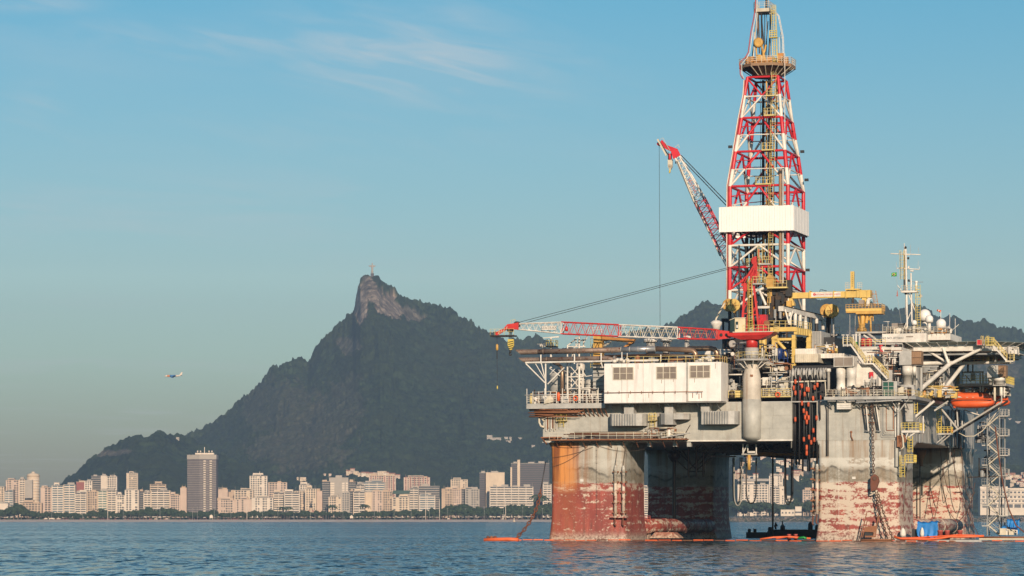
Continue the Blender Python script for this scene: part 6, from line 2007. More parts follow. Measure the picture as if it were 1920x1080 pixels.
# ================================================================== CRANES
def lattice(th,a,b,ha,hb_,va,vb,n,mats,up=Vector((0,0,1)),r=.12,name='boom'):
 """box lattice boom: centre line a->b, half heights ha->hb_, half widths va->vb; mats: colour per section (fraction, colour)"""
 a,b=Vector(a),Vector(b)
 d=(b-a).normalized()
 side=Vector((0,1,0))
 upv=side.cross(d)
 if upv.z<0 and abs(d.z)<.9:
  upv=-upv
 def P(f,i):
  h=ha+(hb_-ha)*f
  w=va+(vb-va)*f
  su,sv=((1,-1),(-1,-1),(1,1),(-1,1))[i]
  return a.lerp(b,f)+upv*h*su+side*w*sv
 def colour(f):
  for(fe,c) in mats:
   if f<=fe:
    return c
  return mats[-1][1]
 prev=0
 for(fe,c) in mats:
  for i in range(4):
   th.rod('chord',P(prev,i),P(fe,i),r,c)
  prev=fe
 for k in range(n):
  f0,f1=k/n,(k+1)/n
  fm=(f0+f1)/2
  c=colour(fm)
  for(i,j,q) in((0,1,.46),(2,3,.3)):
   th.rod('lacing',P(f0,j),P(fm,i),r*q,c)
   th.rod('lacing',P(fm,i),P(f1,j),r*q,c)
  th.rod('lacing',P(f0,0),P(f1,2),r*.25,c)
 return P
VK=-.6
c1=Thing('pedestal_crane','red and white pedestal crane with its long lattice boom laid out level to the left','crane',R(1409,830,VK))
qa=R(1409,700,VK)
cx=qa.x
zz_=lambda y:R(1409,y,VK).z
RP=1.55
c1.part('pedestal',MB().lathe((cx,VK+.3,0),[(RP*.4,zz_(818)),(RP*.9,zz_(817)),(RP,zz_(816)),(RP,zz_(712)),(RP*.93,zz_(702)),(RP*.66,zz_(683)),(RP*.62,zz_(676))],28),'pedestal')
slv=[[(cx+r_*math.cos(2*PI*k/28),VK+.3+dv_+r_*math.sin(2*PI*k/28),zz_(y)) for k in range(28)] for(y,r_,dv_) in((829,RP*.8,1.6),(824,RP*.97,.8),(818,RP+.04,0),(749,RP+.04,0))]
c1.part('pedestal_sleeve',MB().loft(slv,True),'hullgrey')
for(px,w) in((1408,4),):
 q=R(px,706,VK-RP)
 c1.part('rust_patch',MB().box((q.x-.2,VK-RP+.26,q.z),(q.x+.25,VK-RP+.5,q.z+.35)),'rustframe')
ring=MB().lathe((cx,VK+.3,0),[(2.7,zz_(677)),(2.85,zz_(677)),(2.85,zz_(673.5)),(2.7,zz_(673.5))],24)
c1.part('ring_platform',ring,'lgrey')
for k in range(10):
 an=2*PI*k/10
 c1.rod('ring_strut',(cx+2.7*math.cos(an),VK+.3+2.7*math.sin(an),zz_(677)),(cx+1.3*math.cos(an),VK+.3+1.3*math.sin(an),zz_(690)),.09,'white')
ptsr=[(cx+2.75*math.cos(2*PI*k/14),VK+.3+2.75*math.sin(2*PI*k/14),zz_(673.5)) for k in range(15)]
c1.part('ring_rail',MB().rail(ptsr,1.15,.045,1.2,2),'railyellow')
c1.part('white_collar',MB().lathe((cx,VK+.3,0),[(1.15,zz_(676)),(1.15,zz_(652))],20),'lgrey')
c1.part('king_post',MB().lathe((cx,VK+.3,0),[(.98,zz_(652)),(.98,zz_(632))],24),'craneRed')
sl=MB()
rc=[(1373,627),(1453,626)]
pa,pb=R(1369,630,VK),R(1455,627,VK)
sl.loft([[(cx-1.6,VK-1.0,zz_(637)),(cx+1.6,VK-1.0,zz_(637)),(cx+1.6,VK+1.8,zz_(637)),(cx-1.6,VK+1.8,zz_(637))],[(pa.x,VK-1.6,zz_(630)),(pb.x-.6,VK-1.6,zz_(629)),(pb.x-.6,VK+2.2,zz_(629)),(pa.x,VK+2.2,zz_(630))],[(pa.x-.2,VK-1.7,zz_(624.5)),(pb.x,VK-1.7,zz_(623.5)),(pb.x,VK+2.3,zz_(623.5)),(pa.x-.2,VK+2.3,zz_(624.5))]])
c1.part('slewing_deck',sl,'craneRed')
zdk=zz_(624)
c1.part('deck_edge',MB().box((R(1378,624,VK).x,VK-1.75,zdk),(pb.x,VK-1.66,zdk+.15)),'cream')
c1.part('deck_rail',MB().rail([(R(1397,624,VK).x,VK-1.6,zdk),(pb.x-.05,VK-1.6,zdk),(pb.x-.05,VK+2.2,zdk)],1.2,.05,.9,2),'railyellow')
p_,q_=R(1378,597,VK-1.6),R(1397,624,VK-1.6)
cb=c1.part('cab',MB().box((p_.x,VK-1.62,q_.z),(q_.x,VK+.2,p_.z)),'cabcream')
g0=R(1369,601,VK-1.6)
c1.part('cab_window',MB().prism([(p_.x-.005,VK-1.55,q_.z+.1),(p_.x-.005,VK-1.55,p_.z),(g0.x,VK-1.55,g0.z),(R(1373,0,VK).x,VK-1.55,q_.z+.1)],(0,1.6,0)),'glass',cb)
w0,w1=R(1379,603,VK-1.7),R(1384,617,VK-1.7)
c1.part('cab_window',MB().box((w0.x,VK-1.66,w1.z),(w1.x,VK-1.6,w0.z)),'glass',cb)
w0,w1=R(1380.5,609,VK-1.7),R(1383.5,615,VK-1.7)
c1.part('window_sticker',MB().box((w0.x,VK-1.69,w1.z),(w1.x,VK-1.665,w0.z)),'white',cb)
c1.part('cab_roof',MB().prism([(g0.x-.1,VK-1.7,g0.z+.02),(p_.x,VK-1.7,p_.z+.02),(q_.x+.1,VK-1.7,p_.z+.02),(q_.x+.1,VK-1.7,p_.z+.14),(p_.x,VK-1.7,p_.z+.14),(g0.x-.1,VK-1.7,g0.z+.1)],(0,2.0,0)),'cream',cb)
# gantry
GA=[(1391,624,1397,532),(1400,624,1404,532),(1424,624,1413,532),(1415,624,1408,532)]
for(x0_,y0_,x1_,y1_) in GA:
 for vv in(VK-1.2,VK+1.4):
  c1.rod('gantry_leg',R(x0_,y0_,vv),R(x1_,y1_,vv),.24 if x0_ in(1391,1424) else.13,'craneRed',sq=True)
for(x0_,y0_,x1_,y1_,r_) in((1391,588,1402,588,.12),(1391,588,1402,565,.09),(1394,560,1402,572,.09),(1396,545,1404,548,.1),(1422,590,1411,590,.12),(1420,565,1411,590,.09),(1418,548,1412,548,.1),(1393,532,1418,492,.22),(1404,532,1418,495,.16),(1417,534,1419,492,.18),(1412,532,1418,510,.12),(1372,541,1396,524,.15),(1391,536,1398,520,.22),(1391,532,1415,532,.2),(1388,540,1400,540,.12)):
 for vv in(VK-1.2,VK+1.2):
  c1.rod('gantry_brace',R(x0_,y0_,vv),R(x1_,y1_,vv),r_,'craneRed',sq=True)
c1.part('gantry_box',MB().box(tuple(R(1393,532,VK-1.3)),tuple(R(1402,545,VK-1.3)+Vector((0,2.6,0)))),'craneRed')
c1.part('hoist_winch',MB().lathe(R(1414,514,VK),[(.75,-.9),(.75,-.75),(.5,-.7),(.5,.7),(.75,.75),(.75,.9)],16,1).box(tuple(R(1409,516,VK-1)),tuple(R(1420,528,VK+1))),'red')
c1.part('gantry_head',MB().lathe(R(1419,490,VK),[(.7,-.8),(.8,-.8),(.8,.8),(.7,.8)],16,1),'craneRed')
c1.part('ladder',MB().ladder(R(1407.5,624,VK-1.6),R(1406,522,VK-1.6),(1,0,0),.55,True,.045),'brightyellow')
for(x0_,x1_,y,vv) in((1411,1432,531,VK-1.9),(1422,1444,494,VK-1.9),(1399,1422,498,VK+.5)):
 p_,q_=R(x0_,y,vv),R(x1_,y+2.0,vv)
 pf_=c1.part('service_platform',MB().box((p_.x,vv,q_.z),(q_.x,vv+2,p_.z)),'lgrey')
 c1.part('platform_rail',MB().rail([(p_.x,vv+1.9,p_.z),(p_.x,vv,p_.z),(q_.x,vv,p_.z),(q_.x,vv+1.9,p_.z)],1.15,.045,.7,2),'railyellow',pf_)
c1.part('ladder',MB().ladder(R(1426,531,VK-1.2),R(1425,460,VK-1.2),(1,0,0),.7,True,.045),'railyellow')
c1.rod('rear_post',R(1422,500,VK),R(1423,467,VK),.18,'craneRed',sq=True)
c1.rod('rear_post',R(1444,500,VK+1),R(1444,467,VK+1),.12,'craneRed',sq=True)
c1.part('machinery_house',MB().lathe(R(1430,618,VK-.4),[(.9,-1),(1.0,-.8),(1.0,.8),(.9,1)],18,1).box(tuple(R(1424,590,VK)),tuple(R(1440,612,VK+1.5))).box(tuple(R(1421,600,VK-.8)),tuple(R(1431,622,VK+.6))),'red')
c1.part('machinery_cover',MB().prism([R(1432,622,VK-1.1),R(1442,622,VK-1.1),R(1442,604,VK-1.1),R(1439,601,VK-1.1),R(1434,601,VK-1.1),R(1432,604,VK-1.1)],(0,.9,0)),'rustframe')
# boom: sections measured from the foot
BV=VK+.2
secs=[((1345,627.5),(1272,624.5),9.0,10.4,'craneRed',5),((1272,624.5),(1162,620),10.4,10.8,'white',7),((1162,620),(1054,615),10.8,11.0,'craneRed',7),((1054,615),(970,612.2),10.6,5.2,'white',7)]
for(p0,p1,h0,h1,col_,n) in secs:
 a,b=R(p0[0],p0[1],BV),R(p1[0],p1[1],BV)
 k=.0926
 lattice(c1,a,b,h0*k,h1*k,.7,.7 if p1[0]>1000 else.4,n,[(1.0,col_)],r=.115)
 for vv in(-1,1):
  c1.rod('frame_bar',R(p0[0],p0[1]-h0,BV)+Vector((0,vv*.7,0)),R(p0[0],p0[1]+h0,BV)+Vector((0,vv*.7,0)),.10,col_)
fp=MB()
for vv in(-1.0,.85):
 fp.prism([R(1345,618.5,BV+vv),R(1372,621.5,BV+vv),R(1376,630,BV+vv),R(1368,634,BV+vv),R(1345,637,BV+vv)],(0,.15,0))
c1.part('boom_foot_plate',fp,'craneRed')
for px in(1352,1362):
 q=R(px,628,BV-1.05)
 c1.part('foot_opening',MB().lathe((q.x,q.y,q.z),[(.22,-.02),(.3,0),(.02,.01)],8,1),'dark')
hd=MB()
for vv in(-.7,.55):
 hd.prism([R(972,604.5,BV+vv),R(972,618,BV+vv),R(951,617.5,BV+vv),R(932,629.5,BV+vv),(R(929,628,BV+vv)),R(929,623,BV+vv),R(944,616,BV+vv),R(951,608,BV+vv),R(964,606,BV+vv)],(0,.15,0))
c1.part('boom_head',hd,'craneRed')
c1.part('head_sheave',MB().lathe(R(970,608,BV),[(.45,-.6),(.5,-.6),(.5,.6),(.45,.6)],16,1),'dark')
c1.part('head_sheave',MB().lathe(R(957,618,BV),[(.45,-.5),(.5,-.5),(.5,.5),(.45,.5)],16,1),'dark')
for k in range(4):
 c1.rod('head_web',R(934+k*5,627-k*3,BV-.72),R(936+k*5,621-k*3,BV-.72),.06,'cream',sq=True)
p_,q_=R(922,629,BV),R(966,631.2,BV)
hp=c1.part('head_platform',MB().box((p_.x,BV-.9,q_.z),(q_.x,BV-.5,p_.z)).box((p_.x,BV+.6,q_.z),(q_.x,BV+1.0,p_.z)).box((p_.x,BV-.5,q_.z),(p_.x+.5,BV+.6,p_.z)),'dark')
c1.part('head_rail',MB().rail([(p_.x,BV-.9,p_.z),(q_.x,BV-.9,p_.z)],1.05,.035,.8,2),'railyellow',hp)
c1.part('top_rail',MB().rail([R(957,606,BV-.5),R(966,604,BV-.5)],.5,.035,.4,1),'railyellow')
c1.part('boom_walkway_rail',MB().rail([R(1345,633,BV+.9),R(1160,629,BV+.9)],1.2,.03,2.0,2),'railyellow')
# name board
q0,q1=R(1016,611,BV-1.1),R(1043,618.5,BV-1.1)
nb_=c1.part('name_board',MB().box((q0.x,BV-1.14,q1.z),(q1.x,BV-1.1,q0.z)),'white')
lettering(c1,'SEATRAX',((q0.x+q1.x)/2,BV-1.16,(q0.z+q1.z)/2),.68,'grey',sx_=1.0)
c1.part('boom_lamp',MB().lathe(R(1062,617,BV-1.1),[(.05,-.4),(.3,-.3),(.35,.1),(.15,.5)],10),'craneRed')
for(x0_,y0_,x1_,y1_) in((972,604.5,1418,488),(981,606.5,1417,491)):
 for vv in(-.25,.25):
  c1.rod('pendant_rope',R(x0_,y0_,BV+vv),R(x1_,y1_,VK+vv),.045,'wire')
hk=Thing('hook_block','yellow and black striped hook block under the level boom tip','hook',R(957,667,BV))
q=R(957,645,BV)
bl=MB()
bl.prism([R(952,636,BV-.2),R(962.5,636,BV-.2),R(963,648,BV-.2),R(959,656,BV-.2),R(955.5,656,BV-.2),R(952,648,BV-.2)],(0,.4,0))
hk.part('block',bl,'brightyellow')
for k in range(4):
 y=639+k*4
 hk.part('stripe',MB().prism([R(953,y+2,BV-.23),R(962,y,BV-.23),R(962,y+1.6,BV-.23),R(953,y+3.6,BV-.23)],(0,.02,0)),'black')
hk.part('hook',MB().tube([R(957,656,BV),R(957,660,BV),R(955.3,663,BV),R(956,666.5,BV),R(958.5,666,BV),R(959,663.5,BV)],[.2,.18,.13,.13,.12,.05],8),'dark')
for dx in(-2.6,-.8,.9,2.6):
 hk.rod('fall_rope',R(957+dx,636,BV),R(957+dx*.8,619,BV),.05,'wire')
pd=Thing('whip_line','thin whip line with a yellow overhaul weight hanging at the boom tip','crane line',R(932,730,BV))
pd.rod('rope',R(932,645,BV),R(932,629,BV),.035,'wire')
q=R(932,657,BV)
pd.part('overhaul_weight',MB().lathe(q,[(.1,0),(.23,.1),(.23,.95),(.1,1.1)],12),'ochre')
pd.rod('chain',R(932,673,BV),R(932,657,BV),.08,'dark')
pd.rod('rope',R(932.3,723,BV),R(932,673,BV),.03,'wire')
pd.part('end_shackle',MB().lathe(R(932.5,730,BV),[(.05,0),(.12,.15),(.1,.5),(.04,.65)],8),'brightyellow')

# second crane: raised boom behind the derrick
V2=62
c2=Thing('pedestal_crane','second pedestal crane behind the derrick with its lattice boom raised to the left','crane',R(1400,640,V2))
k2=.1018
lattice(c2,R(1360,470,V2),R(1311.5,374.5,V2),10.0*k2,9.5*k2,1.0,1.0,9,[(1.0,'red')],r=.15)
lattice(c2,R(1311.5,374.5,V2),R(1268,289,V2),9.5*k2,3.8*k2,1.0,.6,9,[(1.0,'derrick_white')],r=.15)
lattice(c2,R(1395,540,V2),R(1360,470,V2),9*k2,10*k2,1.0,1.0,6,[(1.0,'derrick_white')],r=.15)
c2.part('pedestal',MB().lathe(R(1402,690,V2),[(1.7,0),(1.7,9),(1.3,11)],16),'grey')
c2.part('cab_block',MB().box(tuple(R(1385,555,V2)),tuple(R(1420,590,V2+3))),'red')
c2.rod('centre_pipe',R(1302,380,V2-1.1),R(1270,300,V2-1.1),.14,'cream')
c2.rod('centre_pipe',R(1350,480,V2-1.1),R(1304,380,V2-1.1),.12,'cream')
hd=MB()
for vv in(-.8,.6):
 hd.prism([R(1262,298,V2+vv),R(1276,291,V2+vv),R(1270,279,V2+vv),R(1262,276,V2+vv),R(1250,272,V2+vv),R(1241,262,V2+vv),R(1238,266,V2+vv),R(1246,278,V2+vv),R(1258,284,V2+vv)],(0,.2,0))
c2.part('boom_head',hd,'red')
c2.rod('head_walkway',R(1233,261,V2-1),R(1250,292,V2-1),.22,'cream',sq=True)
c2.rod('head_walkway',R(1236,264,V2-1),R(1252.5,290,V2-1),.12,'dark',sq=True)
c2.part('head_rail',MB().tube([R(1238,261,V2-1),R(1243,258,V2-1),R(1251,274,V2-1),R(1256,282,V2-1)],.05,4).tube([R(1266,276,V2),R(1272,271,V2),R(1274,277,V2)],.06,4),'cream')
c2.part('tip_sheave',MB().lathe(R(1236,270,V2),[(.35,-.5),(.4,.5)],12,1),'red')
c2.part('lamp',MB().box(tuple(R(1266,302,V2)),tuple(R(1268,307,V2+.4))),'dark')
for(x0_,y0_,x1_,y1_) in((1277,291,1372,389),(1285,305,1372,396)):
 c2.rod('pendant_rope',R(x0_,y0_,V2-.3),R(x1_,y1_,V2-.3),.09,'wire')
dd_=(R(1268,289,V2)-R(1311.5,374.5,V2)).normalized()
lettering(c2,'SEATRAX',R(1299,350,V2-1.15),.85,'palered',right=tuple(-dd_),up=(dd_.z,0,-dd_.x))
h2=Thing('hook_block','cream hook block hanging from the raised boom tip','hook',R(1256,322,V2))
h2.part('block',MB().prism([R(1252,299,V2),R(1260.5,299,V2),R(1260.5,312,V2),R(1257.5,318,V2),R(1254.5,318,V2),R(1252,312,V2)],(0,.5,0)),'cream')
h2.part('hook',MB().tube([R(1256,318,V2),R(1256,321,V2),R(1255,323,V2),R(1256.5,324,V2)],.16,8),'brightyellow')
for k in range(3):
 h2.part('stripe',MB().prism([R(1253,309+k*2.6,V2-.03),R(1260,309+k*2.6,V2-.03),R(1260,310+k*2.6,V2-.03),R(1253,310+k*2.6,V2-.03)],(0,.02,0)),'darkbrown')
for dx in(-3,3):
 h2.rod('fall_rope',R(1256+dx,299,V2),R(1256+dx,286,V2),.07,'wire')
h2.rod('red_link',R(1256,299,V2),R(1256,288,V2),.25,'red')
single('hoist_wire','long thin wire hanging from the raised boom tip to the deck','wire',MB().tube([R(1236,271,V2),R(1238,668,V2)],.045,4),'wire')

# yellow overhead pipe crane
yc=Thing('pipe_handling_crane','yellow pipe handling crane with a level box boom and lettered white panel','crane',R(1622,625,26))
VYC=26
p_,q_=R(1482,547,VYC),R(1627,560,VYC)
p2,q2=R(1482,549,VYC),R(1627,545.5,VYC)
yc.part('boom',MB().prism([R(1480,549,VYC),R(1608,545.5,VYC),R(1608,557.5,VYC),R(1480,559.5,VYC)],(0,1.4,0)),'yellow')
yc.part('boom_housing',MB().box(tuple(R(1606,544,VYC-.2)),tuple(R(1632,557.3,VYC-.2)+Vector((0,1.8,0)))),'yellow')
for px in(1517,1562,1585,1612,1625):
 yc.part('boom_flange',MB().box(tuple(R(px,545,VYC-.3)),tuple(R(px+1.6,559,VYC-.3)+Vector((0,2.0,0)))),'yellow')
yc.part('boom_tip',MB().prism([R(1476,547.5,VYC),R(1484,547.5,VYC),R(1486,562,VYC),R(1489,569,VYC),R(1489,573,VYC),R(1474,573,VYC),R(1475,560,VYC)],(0,1.2,0)),'yellow')
q0,q1=R(1521,548.5,VYC-.05),R(1576,555.8,VYC-.05)
yc.part('sign_panel',MB().box((q0.x,VYC-.06,q1.z),(q1.x,VYC-.01,q0.z)),'white')
lettering(yc,'NATIONAL OILWELL VARCO',(q0.x+(q1.x-q0.x)*.56,VYC-.08,(q0.z+q1.z)/2),.41,'red',sx_=.86)
qq=R(1527,552,VYC-.08)
yc.part('logo_disc',MB().lathe((qq.x,VYC-.08,qq.z),[(.24,0),(.24,.02)],14,1),'red')
lettering(yc,'9',(qq.x,VYC-.10,qq.z),.3,'white')
yc.part('mast',MB().box(tuple(R(1594.5,509,VYC)),tuple(R(1601,546,VYC)+Vector((0,.7,0)))),'yellow')
yc.part('mast_pins',(lambda m:[m.lathe(R(1598,512+k*4,VYC-.05),[(.08,0),(.08,.05)],6,1) for k in range(7)] and m)(MB()),'dark')
yc.part('mast_base',MB().box(tuple(R(1585,541.5,VYC-.4)),tuple(R(1616,545.2,VYC+1.9))),'yellow')
for(x0_,x1_) in((1585,1592),(1608,1616)):
 yc.part('guard_rail',MB().rail([R(x0_,541.5,VYC-.3),R(x1_,541.5,VYC-.3)],1.1,.045,.4,3),'cream')
yc.part('boom_hose',MB().tube([R(1537,547,VYC),R(1538,543.5,VYC),R(1542,543.5,VYC),R(1550,545.5,VYC)],.06,6),'dark')
yc.rod('hoist_stem',R(1599,568,VYC+.5),R(1599,557,VYC+.5),.22,'darkbrown')
yc.part('slew_column',MB().box(tuple(R(1616,557,VYC)),tuple(R(1632,575,VYC+1.6))),'yellow')
yc.part('grey_cabinet',MB().box(tuple(R(1610,562.5,VYC-1)),tuple(R(1622,574,VYC+.2))),'louvre')
yc.part('white_cover',MB().loft([[R(1624+a_,574+b_,VYC-.8+c_) for(a_,b_,c_) in((0,0,0),(6,0,0),(6,0,1),(0,0,1))],[R(1625+a_,563+b_,VYC-.8+c_) for(a_,b_,c_) in((0,0,0),(6,-1,0),(6,-1,1),(0,0,1))],[R(1628+a_,558+b_,VYC-.8+c_) for(a_,b_,c_) in((0,0,0),(8,1,0),(8,1,1),(0,0,1))]]),'white')
p_,q_=R(1586,583,VYC-1.2),R(1653,588,VYC-1.2)
pf_=yc.part('service_platform',MB().box((R(1607,0,VYC).x,VYC-1.2,q_.z),(q_.x,VYC+2,p_.z)).box((p_.x,VYC-1.2,q_.z+.25),(R(1607,0,VYC).x,VYC+.6,p_.z)),'ochre')
yc.part('platform_rail',MB().rail([(p_.x,VYC-1.2,p_.z),(q_.x,VYC-1.2,p_.z),(q_.x,VYC+2,p_.z)],1.15,.05,.6,3),'ochre',pf_)
yc.part('toe_board',MB().box((p_.x,VYC-1.26,p_.z-.1),(q_.x,VYC-1.21,p_.z+.35)),'yellow',pf_)
yc.part('hanging_ladder',MB().ladder(R(1643,573,VYC-.5),R(1638,545,VYC-.5),(1,0,0),.6,True,.045),'brown_orange')
for(x0_,y0_,x1_,y1_,r_) in((1618,588,1616,620,.45),(1627,588,1624,606,.3),(1632,588,1633,622,.16),(1612,588,1620,600,.22),(1628,600,1636,590,.25),(1609,590,1613,620,.14),(1637,590,1637,602,.1)):
 yc.rod('pedestal_tube',R(x0_,y0_,VYC),R(x1_,y1_,VYC),r_,'ochre')
yc.part('pedestal_gear',MB().lathe(R(1616,622,VYC),[(.9,0),(.9,.4),(.6,.8),(.6,1.4)],14),'ochre')
for px in(1593.5,1603.5):
 yc.rod('hanging_wire',R(px,645,VYC-.5),R(px,588,VYC-.5),.05,'lgrey')
 # ================================================================== RIGHT SIDE: quarters, helideck, vents, lifeboats
qd=Thing('crane_deck','grey railed deck carrying the yellow pipe crane','deck',R(1622,628,25))
p_,q_=R(1604,622,24.5),R(1654,624.5,24.5)
qd.part('deck_plate',MB().box((p_.x,24.5,q_.z),(q_.x+2,32,p_.z)),'lgrey')
qd.part('rail_run',MB().rail([(p_.x,24.5,p_.z),(q_.x+2,24.5,p_.z)],1.15,.045,.9,3),'darkbrown')
for(x0_,y0_,x1_,y1_) in((1612,624,1612,640),(1605,624,1605,650),(1627,625,1646,640),(1634,630,1652,643),(1620,629,1650,648),(1600,632,1600,650)):
 qd.rod('support',R(x0_,y0_,25),R(x1_,y1_,23),.2,'white')
qu=Thing('accommodation_block','white accommodation block with a blue door and a lettered parapet','building',R(1700,745,16))
for(x0_,x1_,y0_,y1_,v,vv,mt,nm) in((1608,1690,652,744,7,20,'white','wall'),(1712,1757,686,744,19,21,'grey','wall'),(1600,1652,682,744,4.5,7,'white','wall'),(1654,1737,626,641,16,24,'white','parapet'),(1738,1782,626,637,18,30,'white','parapet'),(1660,1780,641,684,20,34,'dark','shade_coloured_upper_deck'),(1725,1770,686,744,21,33,'lgrey','wall'),(1655,1720,684,744,12,20,'lgrey','wall')):  # grey wall and dark upper deck carry the helideck's shade in their colour
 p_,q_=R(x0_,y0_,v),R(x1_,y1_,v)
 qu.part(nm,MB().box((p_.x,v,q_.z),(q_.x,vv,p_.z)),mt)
p_=R(1654,635,15.9)
lettering(qu,'IMO NO. 8770041',(R(1673,634,15.9).x,15.9,R(1673,633.8,15.9).z),.52,'grey',sx_=1.02)
q0,q1=R(1699,630,15.9),R(1712,632,15.9)
qu.part('vent_slot',MB().box((q0.x,15.93,q1.z),(q1.x,16.01,q0.z)),'louvre')
p_,q_=R(1639.5,664,6.9),R(1648.5,681,6.9)
dr=qu.part('door',MB().box((p_.x,6.9,q_.z),(q_.x,7.01,p_.z)),'doorblue',label='bright blue door')
w0,w1=R(1642,667,6.85),R(1646,671,6.85)
qu.part('door_window',MB().box((w0.x,6.86,w1.z),(w1.x,6.9,w0.z)),'glass',dr)
w0,w1=R(1658,664,6.9),R(1663,676,6.9)
qu.part('door_frame',MB().box((w0.x-.4,6.92,w1.z),(w1.x-.45,7.0,w0.z)),'cream')
lettering(qu,'NO SMOKING',(R(1624,657,6.95).x,6.95,R(1624,657,6.95).z),.42,'grey')
q=R(1629,667,6.9)
qu.part('notice',MB().box((q.x-.2,6.93,q.z-.2),(q.x+.2,6.99,q.z+.2)),'cream')
qu.part('notice',MB().box((q.x+.35,6.93,q.z-.2),(q.x+.65,6.99,q.z+.2)),'grey')
rs=random.Random(17)
for k in range(7):
 q=R(rs.uniform(1700,1755),rs.uniform(690,720),9.9)
for(px,py,v) in((1726,708,21.9),(1740,708,21.9),(1746,709,21.9),(1772,709,21.9)):
 q=R(px,py,21.9)
 qu.part('porthole_window',MB().box((q.x-.12,21.9,q.z-.3),(q.x+.12,22.02,q.z+.3)),'glass')
for k in range(7):
 v=21.3+k*1.7
 qu.part('wall_rib',MB().box((R(1770,700,21).x+.002,v,R(0,744,21).z),(R(1770,700,21).x+.05,v+.1,R(0,687,21).z)),'grey')
for(x0_,y0_,x1_,y1_,r_,mt) in((1650,700,1668,700,.1,'white'),(1668,660,1668,685,.12,'white'),(1678,668,1678,740,.55,'lgrey'),(1653,690,1680,690,.12,'cream'),(1656,655,1656,665,.2,'white'),(1672,655,1672,665,.15,'white'),(1727,690,1727,742,.25,'lgrey'),(1700,687,1760,687,.15,'lgrey'),(1641,645,1678,645,.1,'white'),(1638,655,1672,655,.12,'cream')):
 qu.rod('wall_pipe',R(x0_,y0_,6.4),R(x1_,y1_,6.4),r_,mt)
qu.part('red_fire_main',MB().tube([R(1649,649,6.2),R(1651,652,6.2),R(1651,658,6.2),R(1656,659,6.2)],.16,8).tube([R(1648,648,6.2),R(1655,648,6.2)],.14,8),'red')
q=R(1663,676,5.9)
qu.part('hose_reel',MB().lathe((q.x,5.9,q.z),[(.1,0),(.28,0),(.3,.12),(.28,.25),(.1,.25)],14,1),'darkbrown')
q=R(1667,712,4.3)
qu.part('round_hatch',MB().prism([(q.x-.1+1.1*math.cos(a_),4.4,R(0,706,4.4).z+1.1*math.sin(a_)) for a_ in[PI*.5+k*PI/8 for k in range(5)]]+[(q.x-1.2,4.4,q.z-1.3),(q.x+.5,4.4,q.z-1.3),(q.x+.5,4.4,R(0,706,4.4).z+1.1)],(0,1.5,0)),'lgrey')
ur=Thing('deck_railing','railing on the roof above the lettered parapet','railing',R(1700,626,16))
ur.part('rail_run',MB().rail([R(1655,625.5,16.1),R(1736,625.5,16.1),R(1781,625.5,18.2)],1.15,.045,.7,3),'cream')
clutter('deck_machinery','pipes, tanks and ducts on the shaded wall below the helideck',1712,1768,688,742,17,18.8,110,45,('lgrey','white','darkbrown','grey','dark','cream'),'pipework',.9)
clutter('roof_fittings','small lockers and pipes behind the roof railing',1656,1780,613,626,17,22,90,41,('white','darkbrown','lgrey','cream','brown_orange'),'fittings',.7)
clutter('deck_machinery','pipes and valves around the white stair and blue door',1610,1690,655,744,4.6,6.4,150,42,('white','cream','rustframe','lgrey','darkbrown','dark'),'pipework',.8)
clutter('deck_machinery','dark fittings under the left edge of the helideck',1652,1692,643,662,14,18,70,43,('white','palered','lgrey','darkgreen','dark'),'pipework',.8)
clutter('deck_machinery','orange and white gear beside the foot of the helideck props',1722,1785,722,745,12,22,90,44,('white','lgrey','brown_orange','yellow'),'machinery',.8)
for(px,w,lab) in((1618.5,9,'left red drum on the stair head deck'),(1629.5,11,'right larger red drum on the stair head deck')):
 q=R(px,650,12)
 th=Thing('red_drum',lab,'drum',q)
 rr=w*.0465
 th.part('drum_shell',MB().lathe(q,[(rr,0),(rr,1.15),(rr*.85,1.35),(.05,1.5)],18),'red')
 th.part('hoop',MB().lathe(q,[(rr+.03,.5),(rr+.05,.55),(rr+.03,.6)],18),'palered')
q=R(1604.5,645,12)
single('green_box','small green box at the stair head','box',MB().box((q.x,12,q.z-.3),(q.x+.35,12.4,q.z+.3)).box((q.x-.03,11.97,q.z+.3),(q.x+.38,12.43,q.z+.36)),'green')
p_,q_=R(1630,698,4.0),R(1637,708,4.0)
th=Thing('fire_box','red fire box on the wall under the white stair','fire box',(q_.x,4,q_.z))
th.part('box',MB().box((p_.x,3.95,q_.z),(q_.x,4.35,p_.z)),'red')
th.part('lid_edge',MB().box((p_.x-.04,3.9,p_.z),(q_.x+.04,4.4,p_.z+.06)),'palered')
sd_=Thing('stair_deck','deck with yellow rails at the top of the white stair','deck',R(1615,652,10))
p_,q_=R(1580,645.5,11),R(1660,651.5,11)
sd_.part('deck_plate',MB().box((p_.x,11,R(0,648,11).z),(R(1595,645,11).x,15,p_.z)).box((R(1610,0,11).x,11,q_.z),(q_.x,15,R(0,650,11).z)),'lgrey')
sd_.part('rail_run',MB().rail([(p_.x,11,p_.z),(R(1594,645,11).x,11,p_.z)],1.2,.045,.7,3).rail([(R(1612,0,11).x,11,R(0,650,11).z),(q_.x,11,R(0,650,11).z)],1.2,.05,.9,3),'railyellow')
for px in(1581,1589,1600,1611):
 sd_.rod('lamp_pole',R(px,650,11),R(px,629,11),.08,'white')
 q=R(px,629,11)
 sd_.part('lamp_head',MB().box((q.x-.25,10.8,q.z),(q.x+.25,11.2,q.z+.14)),'white')
sw=Thing('stairway','long white outside stair with yellow handrails in two flights','stair',R(1665,710,3))
fl_=[((1621,682),(1594,645)),((1664,711),(1637,682))]
